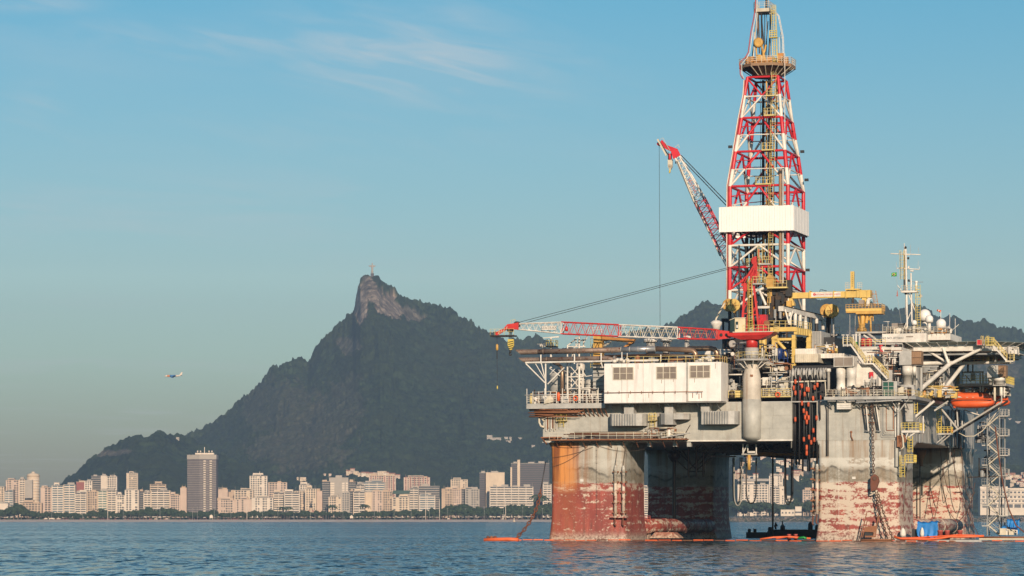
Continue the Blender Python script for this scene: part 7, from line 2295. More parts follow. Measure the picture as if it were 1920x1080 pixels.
for(bt,tp_) in fl_:
 a,b_=R(bt[0],bt[1],3.2),R(tp_[0],tp_[1],3.2)
 L_=(b_-a)
 sw.rod('stringer',a,b_,.17,'white',sq=True)
 sw.rod('stringer',a+Vector((0,1.1,0)),b_+Vector((0,1.1,0)),.17,'white',sq=True)
 n=15
 for k in range(n):
  q=a.lerp(b_,(k+.5)/n)
  sw.part('tread',MB().box((q.x-.16,3.22,q.z-.03),(q.x+.16,4.28,q.z+.02)),'dark')
 for vv in(3.15,4.35):
  m=MB()
  up=Vector((0,0,1.25))
  a_,c_=Vector((a.x,vv,a.z)),Vector((b_.x,vv,b_.z))
  for k in range(6):
   q=a_.lerp(c_,k/5)
   m.tube([q,q+up],.045,5)
  m.tube([a_+up,c_+up],.055,5).tube([a_+up*.55,c_+up*.55],.045,5)
  sw.part('handrail',m,'railyellow')
p_,q_=R(1620,681,3.1),R(1638,683,3.1)
sw.part('landing',MB().box((p_.x,3.1,q_.z),(q_.x,4.5,p_.z)),'white')
sw.part('landing_rail',MB().rail([(p_.x,3.1,p_.z),(q_.x,3.1,p_.z)],1.2,.05,.5,3),'railyellow')
# vent hoods
def hood(x0_,x1_,xb,y0_,y1_,v,label,cyl):
 th=Thing('hooded_vent',label,'ventilator',R((x0_+xb)/2,745,v))
 p_,q_=R(x0_,y0_,v),R(x1_,y1_,v)
 b_=R(xb,y1_,v)
 h=p_.z-q_.z
 r_=h*.32
 arc=[(p_.x+r_-r_*math.cos(a_),v,p_.z-r_+r_*math.sin(a_)) for a_ in[k*PI/2/6 for k in range(7)]]
 th.part('hood',MB().prism([(p_.x,v,q_.z)]+arc+[(q_.x,v,p_.z),(q_.x,v,q_.z)],(0,2.4,0)),'lgrey')
 th.part('louvre_box',MB().box((q_.x+.003,v+.1,q_.z+.03),(b_.x,v+2.3,p_.z-.03)),'louvre_brown')
 n=5
 for k in range(n):
  xx=q_.x+(b_.x-q_.x)*(k+.5)/n
  th.part('louvre_slat',MB().box((xx-.03,v+.0,q_.z+.05),(xx+.03,v+.097,p_.z-.05)),'louvre_brown')
 for zz_ in(q_.z+.1,(q_.z+p_.z)/2,p_.z-.14):
  th.part('louvre_slat',MB().box((q_.x+.01,v-.04,zz_),(b_.x,v-.004,zz_+.05)),'darkbrown')
 for(c0,c1,ya,yb) in cyl:
  a_,d_=R(c0,ya,v+.6),R(c1,yb,v+.6)
  rr=(d_.x-a_.x)/2
  th.part('duct_pipe',MB().lathe(((a_.x+d_.x)/2,v+1.0,0),[(rr*.94,d_.z),(rr*.94,(a_.z+d_.z)/2+.02),(rr,(a_.z+d_.z)/2),(rr,a_.z)],18),'white')
 return th
hood(1686,1709,1727,658,684,3.5,'tall hooded vent with a brown louvre under the helideck',[(1691,1710,686,722),(1710.5,1717,687,722)])
hood(1851,1871.5,1886,685,707.5,22,'hooded vent with a brown louvre at the far right',[(1853,1860,708,721),(1862,1884,708,721)])
p_,q_=R(1690,722,3.5),R(1717,742,3.5)
th=Thing('vent_plinth','grey stepped base with a white locker under the tall hooded vent','machinery',(p_.x,3.5,q_.z))
th.part('base_block',MB().loft([[(p_.x-.1,3.4,q_.z),(q_.x,3.4,q_.z),(q_.x,6,q_.z),(p_.x-.1,6,q_.z)],[(p_.x,3.6,p_.z),(q_.x-.4,3.6,p_.z),(q_.x-.4,6,p_.z),(p_.x,6,p_.z)]]),'lgrey')
q0,q1=R(1691,731,2.8),R(1702,741,2.8)
th.part('locker',MB().box((q0.x,2.6,q1.z),(q1.x,3.3,q0.z)),'white')
th.part('red_mark',MB().lathe(R(1700,734,2.55),[(.16,0),(.16,.04)],8,1),'craneRed')
# twin vents
tv=Thing('twin_vent','twin white vent trunks under a shared louvred head','ventilator',R(1586,735,1))
p_,q_=R(1563,669,.5),R(1601,687,.5)
tv.part('head_box',MB().box((p_.x,.5,q_.z),(q_.x,3.4,p_.z)),'white')
tv.part('louvre_front',MB().box((p_.x+.15,.44,q_.z+.12),(q_.x-.15,.497,p_.z-.12)),'louvre')
for k in range(14):
 z=q_.z+.2+(p_.z-q_.z-.4)*k/13
 tv.part('louvre_slat',MB().box((p_.x+.17,.40,z-.02),(q_.x-.17,.437,z+.02)),'louvre')
for k in range(3):
 x=p_.x+.15+(q_.x-p_.x-.3)*k/2
 tv.part('louvre_frame',MB().box((x-.04,.37,q_.z+.1),(x+.04,.399,p_.z-.1)),'lgrey')
for(c0,c1) in((1566,1583.5),(1585,1604)):
 a_,d_=R(c0,688,1),R(c1,733,1)
 rr=(d_.x-a_.x)/2
 cxx=(a_.x+d_.x)/2
 zt2=lambda y:R(0,y,1).z
 tv.part('trunk',MB().lathe((cxx,1.9,0),[(rr*1.05,zt2(733)),(rr*1.05,zt2(727)),(rr*.95,zt2(724)),(rr*.92,zt2(709)),(rr,zt2(708.5)),(rr,a_.z)],20),'white')
tv.part('sheave_disc',MB().lathe(R(1600,724,.4),[(.2,-.1),(.22,.1)],12,1).lathe(R(1598,729,.4),[(.2,-.1),(.22,.1)],12,1),'dark')
single('vent_post','slim white capped vent pipe between the hose reels and the twin vents','ventilator',MB().lathe(R(1553.5,735,1.5),[(.26,0),(.26,3.4),(.42,3.42),(.42,3.95),(.3,4.0)],14),'white')
# duct under the right balcony
th=Thing('ventilation_duct','white ribbed duct box hanging under the right balcony','duct',R(1583,768,-1.4))
p_,q_=R(1569,753,-1.6),R(1595,767,-1.6)
th.part('duct_body',MB().box((p_.x,-1.6,q_.z),(q_.x,-.05,p_.z)),'white')
for k in range(3):
 z=q_.z+(p_.z-q_.z)*(k+.6)/3.3
 th.part('rib',MB().box((p_.x-.02,-1.65,z),(q_.x+.02,-1.603,z+.06)),'lgrey')
th=Thing('ventilation_duct','tall grey stepped duct hanging at the corner of the hull','duct',R(1705,790,2))
for k in range(7):
 p_,q_=R(1696+k*.35,751+k*5.6,1.0),R(1711.5,756.4+k*5.6,1.0)
 th.part('duct_segment',MB().box((p_.x,1.0+k*.02,q_.z),(q_.x,3.6,p_.z)),'lgrey')
 # hose reels and hanging hoses
hr_=Thing('hose_reel_rack','row of grey hose reels on a cream rack at the hull gap','hose reels',R(1515,715,1))
for k in range(6):
 px=1490+k*10.4
 c_=R(px,701,1.2)
 rl_=hr_.part('reel',MB().lathe((c_.x,1.2,c_.z),[(.5,-.32),(.98,-.34),(1.03,-.28),(.98,-.2),(.7,-.15),(.7,.15),(.98,.2),(1.03,.28),(.98,.34),(.5,.32)],24,0),'lgrey')
 for j in range(6):
  an=j*PI/3+k
  hr_.part('reel_rib',MB().bar((c_.x+.36,1.2,c_.z),(c_.x+.36,1.2+.95*math.cos(an),c_.z+.95*math.sin(an)),.06),'grey',rl_)
for k in range(4):
 hr_.part('flange_disc',MB().lathe((R(1535+k*4.5,700,2.4).x,2.4,R(0,700,2.4).z),[(.95,-.05),(.95,.05)],22,0),'white')
hr_.rod('rack_beam',R(1483,716,.2),R(1549,714,.2),.16,'cream',sq=True)
for px in(1484,1547,1515):
 hr_.rod('rack_leg',R(px,716,.3),R(px+(2 if px>1500 else 0),745,.3),.1,'cream')
hr_.rod('back_beam',R(1483,735,2.5),R(1549,735,2.5),.2,'dark')
hs_=random.Random(19)
xsH=[1485,1488,1491.5,1494,1497,1500,1502.5,1505,1508,1511,1513.5,1516,1518.5,1521,1524,1527,1530]
for i,px in enumerate(xsH):
 yb=hs_.choice([846,858,872,884,846,840])
 v0=.2+(i%4)*.55
 x2=px+hs_.uniform(-1.2,2.2)
 mt='black' if i%5 else('hosegrey' if i!=5 else 'palered')
 pts=[R(px,703,v0),R(px+.4,730,v0),R(x2,760,v0),R(x2+hs_.uniform(-1,1),800,v0),R(x2,yb,v0)]
 single('hanging_hose',f'{"black" if mt == "black" else "pale"} bulk hose hanging from the reels, {ORD[i]} from the left','hose',MB().tube(pts,.17 if mt=='black' else.12,7),mt,group='hoses hanging from the reels')
FLT=[(350,372),(335,428),(350,475),(410,410),(455,440),(472,445),(435,487),(527,425),(552,402),(513,525),(578,518),(411,570),(470,580),(427,640),(453,665),(440,700),(472,702),(545,705),(349,718),(455,742),(515,820),(476,882),(428,902),(523,905),(495,930),(454,985),(454,1018)]
for i,(zx,zy) in enumerate(FLT):
 px,py=1420+zx/4.908,640+zy/4.908
 q=R(px,py,-.15)
 hgt=.42 if i<25 else.62
 single('hose_float',f'orange float collar on the hanging hoses, {("top" if py < 725 else "upper" if py < 745 else "middle" if py < 775 else "lower" if py < 815 else "bottom")} group, {ORD[i % 15]} counted','float',MB().lathe((q.x,-.15,q.z-hgt),[(.1,0),(.21,.12),(.21,hgt*2-.12),(.1,hgt*2)],10),'floatorange',group='orange floats on the hanging hoses')
single('umbilical','short thick black hose end hanging over the scraped leg','hose',MB().tube([R(1537,735,-.6),R(1537,770,-.6),R(1538,787,-.6)],[.12,.16,.1],7),'black')
# reels and green cage on the balcony
for(px,py,w,lab) in((1640,716,11,'large white cable reel left of the green caged cabinet'),(1627,720,8,'smaller pale cable reel beside the large one')):
 c_=R(px,py,-.4)
 th=Thing('cable_reel',lab,'reel',R(px,742,-.4))
 r_=w*.0926
 th.part('reel_drum',MB().lathe((c_.x,-.4,c_.z),[(r_*.4,-.5),(r_*.4,.5)],16,0),'lgrey')
 for s_ in(-.5,.5):
  fl2=th.part('reel_flange',MB().lathe((c_.x+s_,-.4,c_.z),[(r_,-.04),(r_,.04)],24,0),'white')
 for s_ in(-.8,.8):
  th.rod('stand',(c_.x,-.4+s_,c_.z),(c_.x,-.4+s_*1.3,R(0,744,-.4).z),.08,'lgrey')
p_,q_=R(1655,716,-1.6),R(1676,742,-1.6)
th=Thing('caged_cabinet','dark green panelled cabinet in a grey cage on the balcony','cabinet',(q_.x,-1.6,q_.z))
th.part('housing',MB().box((p_.x-.1,-1.4,q_.z),(q_.x+.5,.8,p_.z+.1)),'lgrey')
w,h=(q_.x-p_.x)/2,(p_.z-q_.z)/3
for i in range(2):
 for j in range(3):
  th.part('green_pane',MB().box((p_.x+w*i+.07,-1.47,q_.z+h*j+.06),(p_.x+w*(i+1)-.07,-1.403,q_.z+h*(j+1)-.06)),'darkgreen')
for i in range(3):
 th.rod('cage_bar',(p_.x+w*i,-1.6,q_.z),(p_.x+w*i,-1.6,p_.z),.05,'lgrey',sq=True)
for j in range(4):
 th.rod('cage_bar',(p_.x,-1.6,q_.z+h*j),(q_.x,-1.6,q_.z+h*j),.045,'lgrey',sq=True)
rl4=Thing('deck_railing','yellow railing along the hull side under the hooded vent','railing',R(1676,744,0))
rl4.part('rail_run',MB().rail([R(1677,744,-2.3),R(1700,744,-2.3),(U1+2.9,-.8,R(0,744,-2.3).z),(U1+2.9,34,R(0,744,-2.3).z)],1.15,.045,1.4,2),'railyellow')
sg_=Thing('side_walkway','lower yellow railed walkway behind the hull side','walkway',R(1770,748,30))
p_,q_=R(1765,748,33),R(1783,752,33)
sg_.part('grating',MB().box((U1,33,q_.z),(U1+3.2,46,p_.z)),'grey')
sg_.part('rail_run',MB().rail([(U1+1,33,p_.z),(U1+3.2,33,p_.z),(U1+3.2,46,p_.z)],1.15,.05,.8,3),'railyellow')

# masts, radomes, flag
vm=20
ms=Thing('signal_mast','white signal mast with crossarms, platform and yellow ladders','mast',R(1700,626,vm))
for(x0_,y0_,x1_,y1_,r_,mt) in((1701,617,1698,462,.17,'white'),(1710,617,1708,512,.14,'white'),(1701,545,1716,584,.09,'white'),(1703,548,1718,582,.07,'grey'),(1694,617,1708,585,.08,'white'),(1713,600,1709,617,.08,'white'),(1670,475.5,1726,477.5,.1,'white'),(1682,503,1724,505,.1,'white'),(1689,546,1718,546,.16,'white'),(1683,535,1691,546,.07,'white'),(1695.5,476,1695.5,456,.07,'white'),(1707,475,1707,459,.03,'lgrey'),(1722,474,1722,464,.03,'lgrey'),(1681,504,1681,491,.03,'lgrey'),(1721,502,1722,489,.03,'lgrey'),(1724,504,1724,500,.06,'white'),(1706,478,1696,478,.07,'white'),(1700,482,1696,476,.06,'white'),(1707,508,1713,508,.14,'white'),(1705,528,1731,529,.05,'grey'),(1718,545,1718,530,.2,'white'),(1697.5,590,1697.5,560,.04,'lgrey')):
 ms.rod('spar',R(x0_,y0_,vm),R(x1_,y1_,vm),r_,mt)
ms.part('ladder',MB().ladder(R(1692,524,vm-.5),R(1691,469,vm-.5),(1,0,0),.6,True,.045),'railyellow')
ms.part('ladder',MB().ladder(R(1722,622,vm-.5),R(1721,534,vm-.5),(1,0,0),.8,True,.05),'brightyellow')
ms.part('dark_channel',MB().box(tuple(R(1694,545,vm+.1)),tuple(R(1697,470,vm+.3))),'darkbrown')
p_,q_=R(1690,546,vm-1),R(1719,548,vm-1)
ms.part('mast_platform',MB().box((p_.x,vm-1,q_.z),(q_.x,vm+1,p_.z)),'white')
ms.part('platform_rail',MB().rail([(p_.x,vm-1,p_.z),(q_.x,vm-1,p_.z)],1.0,.04,.6,2),'cream')
ms.part('radar_unit',MB().box(tuple(R(1702,499,vm-.3)),tuple(R(1706,504,vm+.3))).lathe(R(1718,531,vm),[(.25,0),(.25,.4)],10),'white')
ms.part('small_dish',MB().lathe(R(1726,555,vm),[(.05,.1),(.3,0),(.32,.02)],12,1),'lgrey')
for(px,py) in((1698,464),(1703,484),(1704,526),(1698,550)):
 ms.part('lamp',MB().lathe(R(px,py,vm-.2),[(.15,-.2),(.2,0),(.12,.2)],8),'dark')
for(px,py,r_,yb,lab) in((1734,591,11.2,617,'largest white radome in the middle of the roof'),(1742.5,598,7.2,622,'medium white radome in front of the largest one'),(1714.3,605,5,620,'smallest white radome beside the yellow ladder'),(1764.5,607,9.2,624,'squat white radome under the windsock')):
 v=vm-(1 if r_<10 else -3)
 c_=R(px,py,v)
 rm=r_*.0945
 th=Thing('radome',lab,'radome',R(px,yb,v))
 th.part('dome',MB().lathe((c_.x,v,c_.z),[(rm*.96,-rm*.75)]+[(rm*math.cos(a_)+1e-3,rm*math.sin(a_)) for a_ in[-.25+k*(PI/2+.25)/8 for k in range(9)]],24),'radome')
 th.part('base_ring',MB().lathe((c_.x,v,c_.z),[(rm*.8,-rm*1.0),(rm*.98,-rm*.8),(rm*.98,-rm*.752)],24),'lgrey')
 th.part('pillar',MB().lathe((c_.x,v,R(0,yb,v).z),[(rm*.45,0),(rm*.4,max(.1,c_.z-rm-R(0,yb,v).z))],12),'white')
fg=Thing('national_flag','green flag with a yellow diamond flying from the mast halyard','flag',R(1681,518,vm))
pa,pb=R(1671.5,512,vm),R(1681,510,vm)
pc2,pd2=R(1671.5,519,vm),R(1681,517.5,vm)

def flagmesh(a_,b_,c_,d_,n=8,off=0.0,s0=0.0,s1=1.0):
 vs,fs=[],[]
 for i in range(n+1):
  f=i/n
  for(t_,e_) in((a_,b_),(c_,d_)):
   q=t_.lerp(e_,f)
   vs.append(q+Vector((0,.12*math.sin(f*7),.05*math.sin(f*6))))
 for i in range(n):
  fs.append((2*i,2*i+1,2*i+3,2*i+2))
 m=MB()
 m.add([v_+Vector((0,-.02,0)) for v_ in vs]+[v_+Vector((0,.02,0)) for v_ in vs],fs+[tuple(reversed([x+len(vs) for x in f])) for f in fs])
 return m
fg.part('cloth',flagmesh(pa,pb,pc2,pd2),'green')
ce=(pa+pb+pc2+pd2)/4
for yy in(-.14,.14):
 fg.part('diamond',MB().prism([ce+Vector((-.33,yy,0)),ce+Vector((0,yy,-.24)),ce+Vector((.33,yy,.02)),ce+Vector((0,yy,.26))],(0,.01,0)),'brightyellow')
 fg.part('disc',MB().lathe((ce.x,ce.y+yy*1.12,ce.z),[(.13,0),(.13,.01)],12,1),'blue')
fg.rod('halyard',R(1681,503,vm),R(1683,560,vm),.02,'lgrey')
fg.rod('halyard',R(1683,560,vm),R(1690,608,vm),.02,'lgrey')
th=Thing('signal_flag','small furled red and white flag lower on the halyard','flag',R(1683,556,vm))
th.part('cloth',MB().loft([[R(1681,556,vm),R(1684,555,vm),R(1684,555,vm+.1),R(1681,556,vm+.1)],[R(1682,545,vm),R(1683,544,vm),R(1683,544,vm+.1),R(1682,545,vm+.1)]]),'palered')
th=Thing('windsock','small orange and white windsock on a thin pole above the roof','windsock',R(1764,600,vm))
th.rod('pole',R(1764,600,vm),R(1764,582,vm),.05,'white')
th.part('sock',MB().tube([R(1764,584,vm),R(1760,582.5,vm),R(1757,581.5,vm)],.22,10,r1=.14),'orange')
th.part('sock_band',MB().tube([R(1761,582.9,vm),R(1759.5,582.3,vm)],.205,10),'white')
for(x0_,x1_,y0_,y1_,v,mt,lab) in((1672,1683,606,616,21,'louvre','brown grey cabinet on the roof left of the mast'),(1683,1700,606,615.5,21.5,'dark','dark cabinet on the roof at the foot of the mast')):
 p_,q_=R(x0_,y0_,v),R(x1_,y1_,v)
 th=Thing('roof_cabinet',lab,'cabinet',(p_.x,v,q_.z))
 th.part('cabinet_body',MB().box((p_.x,v,q_.z),(q_.x,v+2,p_.z)),mt)
 th.part('cabinet_legs',MB().box((p_.x,v,R(0,625,v).z),(p_.x+.1,v+.1,q_.z)).box((q_.x-.1,v,R(0,625,v).z),(q_.x,v+.1,q_.z)),'lgrey')
 for k in range(3):
  z=q_.z+(p_.z-q_.z)*(k+.5)/3
  th.part('cabinet_slat',MB().box((p_.x+.1,v-.04,z),(q_.x-.1,v-.003,z+.07)),'grey')
for(x0_,y0_,x1_,y1_,v) in((1780,640,1781,587,22),(1791,640,1791,597,24),(1783,621,1798,608,22),(1665,625,1665,603,17),(1655,625,1655,608,17),(1656,603,1668,603,17)):
 single('whip_antenna' if abs(x0_-x1_)<3 else 'antenna_arm',{1780:'tall whip antenna at the right end of the roof rail',1791:'whip antenna standing over the helideck net',1783:'slanted antenna arm at the right end of the roof',1665:'right post of the small goal shaped antenna',1655:'left post of the small goal shaped antenna',1656:'crossbar of the small goal shaped antenna'}[x0_],'antenna',MB().tube([R(x0_,y0_,v),R(x1_,y1_,v)],.05,5),'white')
 # helideck
VH0,VH1=17.0,41.0
zh=R(1770,646,VH0).z
uh=(R(1700,646,VH0).x+R(1857,646,VH0).x)/2
hw=(R(1857,646,VH0).x-R(1700,646,VH0).x)/2
vh=(VH0+VH1)/2
he=Thing('helideck','octagonal helicopter deck with a wide safety net cantilevered to the right','helideck',(uh,vh,zh-4))

def octo(hx,hy,c=.42):
 return[(uh-hx*(1-c),vh-hy),(uh+hx*(1-c),vh-hy),(uh+hx,vh-hy*(1-c)),(uh+hx,vh+hy*(1-c)),(uh+hx*(1-c),vh+hy),(uh-hx*(1-c),vh+hy),(uh-hx,vh+hy*(1-c)),(uh-hx,vh-hy*(1-c))]
HX2,HY2=hw+3.2,12.0
o1=octo(HX2,HY2)
he.part('deck_slab',MB().prism([(x,y,zh-1.15) for x,y in o1],(0,0,.72)).prism([(uh+(x-uh)*.99,vh+(y-vh)*.99,zh-.429) for x,y in o1],(0,0,.40)),'white')
o2=octo(HX2+1.9,HY2+1.9)
net=MB()
netb=MB()
for k in range(8):
 a0,a1=o1[k],o1[(k+1)%8]
 b0,b1=o2[k],o2[(k+1)%8]
 ln=math.hypot(a1[0]-a0[0],a1[1]-a0[1])
 n=max(3,int(ln/1.5))
 for j in range(n):
  f0,f1=(j+.04)/n,(j+.96)/n
  g=lambda A,B,f:(A[0]+(B[0]-A[0])*f,A[1]+(B[1]-A[1])*f)
  q=[g(a0,a1,f0),g(a0,a1,f1),g(b0,b1,f1),g(b0,b1,f0)]
  he.part('net_panel',MB().add([(q[0][0],q[0][1],zh-.1),(q[1][0],q[1][1],zh-.1),(q[2][0],q[2][1],zh+.32),(q[3][0],q[3][1],zh+.32),(q[0][0],q[0][1],zh-.04),(q[1][0],q[1][1],zh-.04),(q[2][0],q[2][1],zh+.38),(q[3][0],q[3][1],zh+.38)],[(0,3,2,1),(4,5,6,7),(0,1,5,4),(1,2,6,5),(2,3,7,6),(3,0,4,7)]),'netgreen')
  he.rod('net_arm',(q[0][0],q[0][1],zh-.45),(q[3][0],q[3][1],zh+.3),.05,'white')
for k in range(9):
 x=uh-HX2*.9+HX2*1.8*k/8
 he.rod('floor_girder',(x,vh-HY2*.85,zh-1.4),(x,vh+HY2*.85,zh-1.4),.24,'lgrey',sq=True)
for k in range(6):
 v=vh-HY2*.9+HY2*1.8*k/5
 he.rod('cross_girder',(uh-HX2*.85,v,zh-1.65),(uh+HX2*.85,v,zh-1.65),.2,'grey',sq=True)
he.rod('red_pipe',R(1730,655,20),R(1840,652,20),.12,'palered')
TR=[(1700,682,1795,680,19,.34,'white'),(1792,681,1896,679,24,.3,'white'),(1713,741,1779,684,16,.40,'white'),(1762,740,1806,684,22,.36,'white'),(1779,684,1843,652,17,.30,'white'),(1779,682,1768,652,17,.26,'white'),(1776,680,1737,656,18,.22,'white'),(1737,656,1728,652,18,.2,'white'),(1806,684,1850,656,26,.22,'grey'),(1812,681,1860,652,28,.16,'lgrey'),(1863,678,1840,655,28,.14,'lgrey'),(1842,652,1842,678,28,.12,'lgrey'),(1866,655,1866,679,24,.12,'lgrey'),(1862,655,1862,679,30,.1,'grey'),(1880,655,1893,672,24,.12,'white'),(1888,656,1886,668,24,.1,'white'),(1778,684,1780,700,17,.12,'lgrey'),(1780,660,1780,680,20,.1,'white'),(1790,655,1790,679,24,.12,'grey'),(1745,655,1745,681,26,.14,'grey'),(1820,655,1790,679,30,.12,'grey'),(1735,657,1735,681,22,.14,'lgrey')]
for(x0_,y0_,x1_,y1_,v,r_,mt) in TR:
 he.rod('truss_tube',R(x0_,y0_,v-(9 if y0_>700 else 0)),R(x1_,y1_,v),r_,mt)
he.part('lower_walkway',MB().box((R(1785,0,24).x,24,R(0,681,24).z),(R(1890,0,24).x,30,R(0,678.5,24).z)),'lgrey')
he.part('walkway_rail',MB().rail([R(1765,679,24),R(1862,678.5,24)],1.2,.045,.8,3),'railyellow')
clutter('helideck_piping','pipes and lockers in the shade beneath the helideck',1785,1862,657,679,26,34,70,51,('lgrey','palered','railyellow','grey','dark'),'pipework',.8)
clutter('helideck_piping','white valve gear below the left part of the helideck',1735,1810,655,679,30,36,60,52,('white','palered','white','dark'),'pipework',.8)
p_,q_=R(1831.5,636.5,15),R(1842,647,15)
th=Thing('foam_box','red square box in a white frame on the helideck edge','fire box',(p_.x,15,q_.z))
th.part('box',MB().box((p_.x,15.05,q_.z),(q_.x,16,p_.z)),'red')
for(a_,b_,c_,d_) in((0,0,1,.06),(0,.94,1,1),(0,0,.06,1),(.94,0,1,1)):
 th.part('frame_bar',MB().box((p_.x+(q_.x-p_.x)*a_,14.95,q_.z+(p_.z-q_.z)*b_),(p_.x+(q_.x-p_.x)*c_,15.04,q_.z+(p_.z-q_.z)*d_)),'cream')
th.part('white_post',MB().box(tuple(R(1844,636,15)),tuple(R(1846,648,15.3))),'white')
hs=Thing('helideck_stair','white stair with yellow rails going down at the right end of the helideck','stair',R(1888,680,15))
a,b_=R(1887,676,15),R(1861,646.5,15)
for vv in(0,1.0):
 hs.rod('stringer',a+Vector((0,vv,0)),b_+Vector((0,vv,0)),.18,'white',sq=True)
 m=MB()
 up=Vector((0,0,1.25))
 for k in range(6):
  q=a.lerp(b_,k/5)+Vector((0,vv,0))
  m.tube([q,q+up],.045,5)
 m.tube([a+up+Vector((0,vv,0)),b_+up+Vector((0,vv,0))],.05,5).tube([a+up*.5+Vector((0,vv,0)),b_+up*.5+Vector((0,vv,0))],.045,5)
 hs.part('handrail',m,'railyellow')
for k in range(13):
 q=a.lerp(b_,(k+.5)/13)
 hs.part('tread',MB().box((q.x-.15,15.02,q.z-.03),(q.x+.15,15.98,q.z+.02)),'grey')
p_,q_=R(1885,676,14.8),R(1900,678.5,14.8)
hs.part('landing',MB().box((p_.x,14.8,q_.z),(q_.x,16.2,p_.z)),'cream')
hs.part('landing_rail',MB().rail([(p_.x+.8,14.8,p_.z),(q_.x,14.8,p_.z),(q_.x,16.2,p_.z)],1.15,.05,.5,3),'railyellow')
p_,q_=R(1848,646,14.9),R(1864,648,14.9)
hs.part('upper_landing',MB().box((p_.x,14.8,q_.z),(q_.x,16.0,p_.z)),'railyellow')
hs.part('landing_rail',MB().rail([(p_.x,14.9,p_.z),(q_.x,14.9,p_.z)],1.2,.05,.5,3),'brightyellow')
for px in(1840,1843,1850,1853):
 hs.part('rail_hoop',MB().tube([R(px-1,645,15),R(px-1,631,15),R(px+.3,629.5,15),R(px+1.4,631,15),R(px+1.4,645,15)],.05,5),'railyellow')
clutter('net_supports','white brackets and valves under the right rim of the helideck',1868,1904,648,664,18,24,60,53,('white','cream','lgrey','white'),'brackets',.6)
# deck right of the quarters: lifeboat deck
lb=Thing('lifeboat_deck','railed lifeboat station deck with white frames on the far right','deck',R(1835,722,36))
p_,q_=R(1788,719.5,34),R(1886,723,34)
lb.part('deck_plate',MB().box((p_.x,34,q_.z),(q_.x,44,p_.z)),'lgrey')
lb.part('rail_run',MB().rail([(p_.x,34,p_.z),(q_.x,34,p_.z),(q_.x,44,p_.z)],1.35,.055,.8,3),'brightyellow')
for(x0_,y0_,x1_,y1_,r_,mt) in((1804,698,1845,697.5,.16,'white'),(1838,698,1838,740,.14,'white'),(1843,698,1843,738,.14,'white'),(1806,699,1806,706,.14,'white'),(1810,703,1820,715,.08,'grey'),(1865,723,1865,752,.22,'cream'),(1883,723,1883,745,.14,'white'),(1790,723,1790,738,.2,'white'),(1877,723,1877,742,.3,'white'),(1849,700,1849,719,.1,'lgrey'),(1824,680,1824,700,.14,'lgrey'),(1815,683,1815,699,.2,'lgrey')):
 lb.rod('frame_tube',R(x0_,y0_,35),R(x1_,y1_,35),r_,mt)
lb.part('white_module',MB().box(tuple(R(1820,700,38)),tuple(R(1832,714,40))).box(tuple(R(1868,725,37)),tuple(R(1884,742,40))),'white')
lb.part('side_wall',MB().box(tuple(R(1786,686,40)),tuple(R(1806,745,44))),'lgrey')
clutter('lifeboat_gear','white and yellow gear hanging between the lifeboat deck and the boats',1792,1886,724,742,36,41,110,54,('white','white','cream','brown_orange','lgrey','dark'),'machinery',.9)

def lifeboat(cx_,cy_,v,L_,label,group='orange lifeboats'):
 c_=R(cx_,cy_,v)
 th=Thing('lifeboat',label,'lifeboat',c_,RIG,group)
 k=L_/8.0
 hull_r=[]
 N_=14
 st=[(-4.0,.25,-.35,.3),(-3.7,.75,-.75,.55),(-3.0,1.1,-1.0,.75),(-1.5,1.35,-1.1,.8),(1.0,1.4,-1.1,.8),(2.8,1.25,-1.0,.75),(3.7,.95,-.75,.65),(4.0,.75,-.5,.55)]
 for(x,w,zb_2,_) in st:
  ring=[]
  for j in range(N_):
   an=PI+PI*j/(N_-1)
   ring.append((c_.x+x*k,v+w*math.cos(an)*k,c_.z+(-.05+(zb_2+.05)*abs(math.sin(an))**.45*1.32)*k))
  hull_r.append(ring)
 th.part('hull',MB().loft(hull_r,True,True),'orange')
 can=[]
 for(x,w,_,zt2) in[(-3.85,.5,0,.35),(-3.3,.95,0,1.0),(-2.6,1.15,0,1.35),(-1.5,1.25,0,1.15),(1.5,1.3,0,1.15),(2.9,1.1,0,1.05),(3.6,.85,0,.6)]:
  ring=[]
  for j in range(N_):
   an=PI*j/(N_-1)
   ring.append((c_.x+x*k,v+w*math.cos(an)*k,c_.z+(.06+(zt2-.06)*abs(math.sin(an))**.38*1.28)*k))
  can.append(ring)
 th.part('canopy',MB().loft(can,True,True),'orange')
 th.part('rubbing_strake',MB().box((c_.x-3.8*k,v-1.42*k,c_.z-.04),(c_.x+3.8*k,v-1.30*k,c_.z+.04)),'dark')
 for j in range(6):
  x=c_.x+(-3.2+j*1.1)*k
  th.part('window_mark',MB().box((x,v-1.26*k,c_.z+.52*k),(x+.35,v-1.19*k,c_.z+.60*k)),'cream')
 for x in(-2.6,2.8):
  th.part('lifting_hook',MB().box((c_.x+(x-.3)*k,v-.2,c_.z+1.3*k),(c_.x+(x+.3)*k,v+.2,c_.z+1.85*k)),'dark')
 th.part('canopy_rail',MB().tube([(c_.x-2.2*k,v-.3,c_.z+1.5*k),(c_.x+2.6*k,v-.3,c_.z+1.5*k)],.08,6),'dark')
 th.part('propeller_guard',MB().lathe((c_.x-3.3*k,v-.3,c_.z-1.15*k),[(.22,-.2),(.25,.2)],12,0),'orange')
 th.part('keel',MB().box((c_.x-3*k,v-.1,c_.z-1.22*k),(c_.x+3*k,v+.1,c_.z-.9*k)),'palered')
 return th
lifeboat(1823.5,751,29.5,7.6,'large orange lifeboat seen side on under the lifeboat deck')
lifeboat(1862,751.5,41,6.0,'second orange lifeboat half hidden behind the first one')
dv=Thing('lifeboat_davits','grey diagonal steel frames below the orange lifeboats','davits',R(1830,812,32))
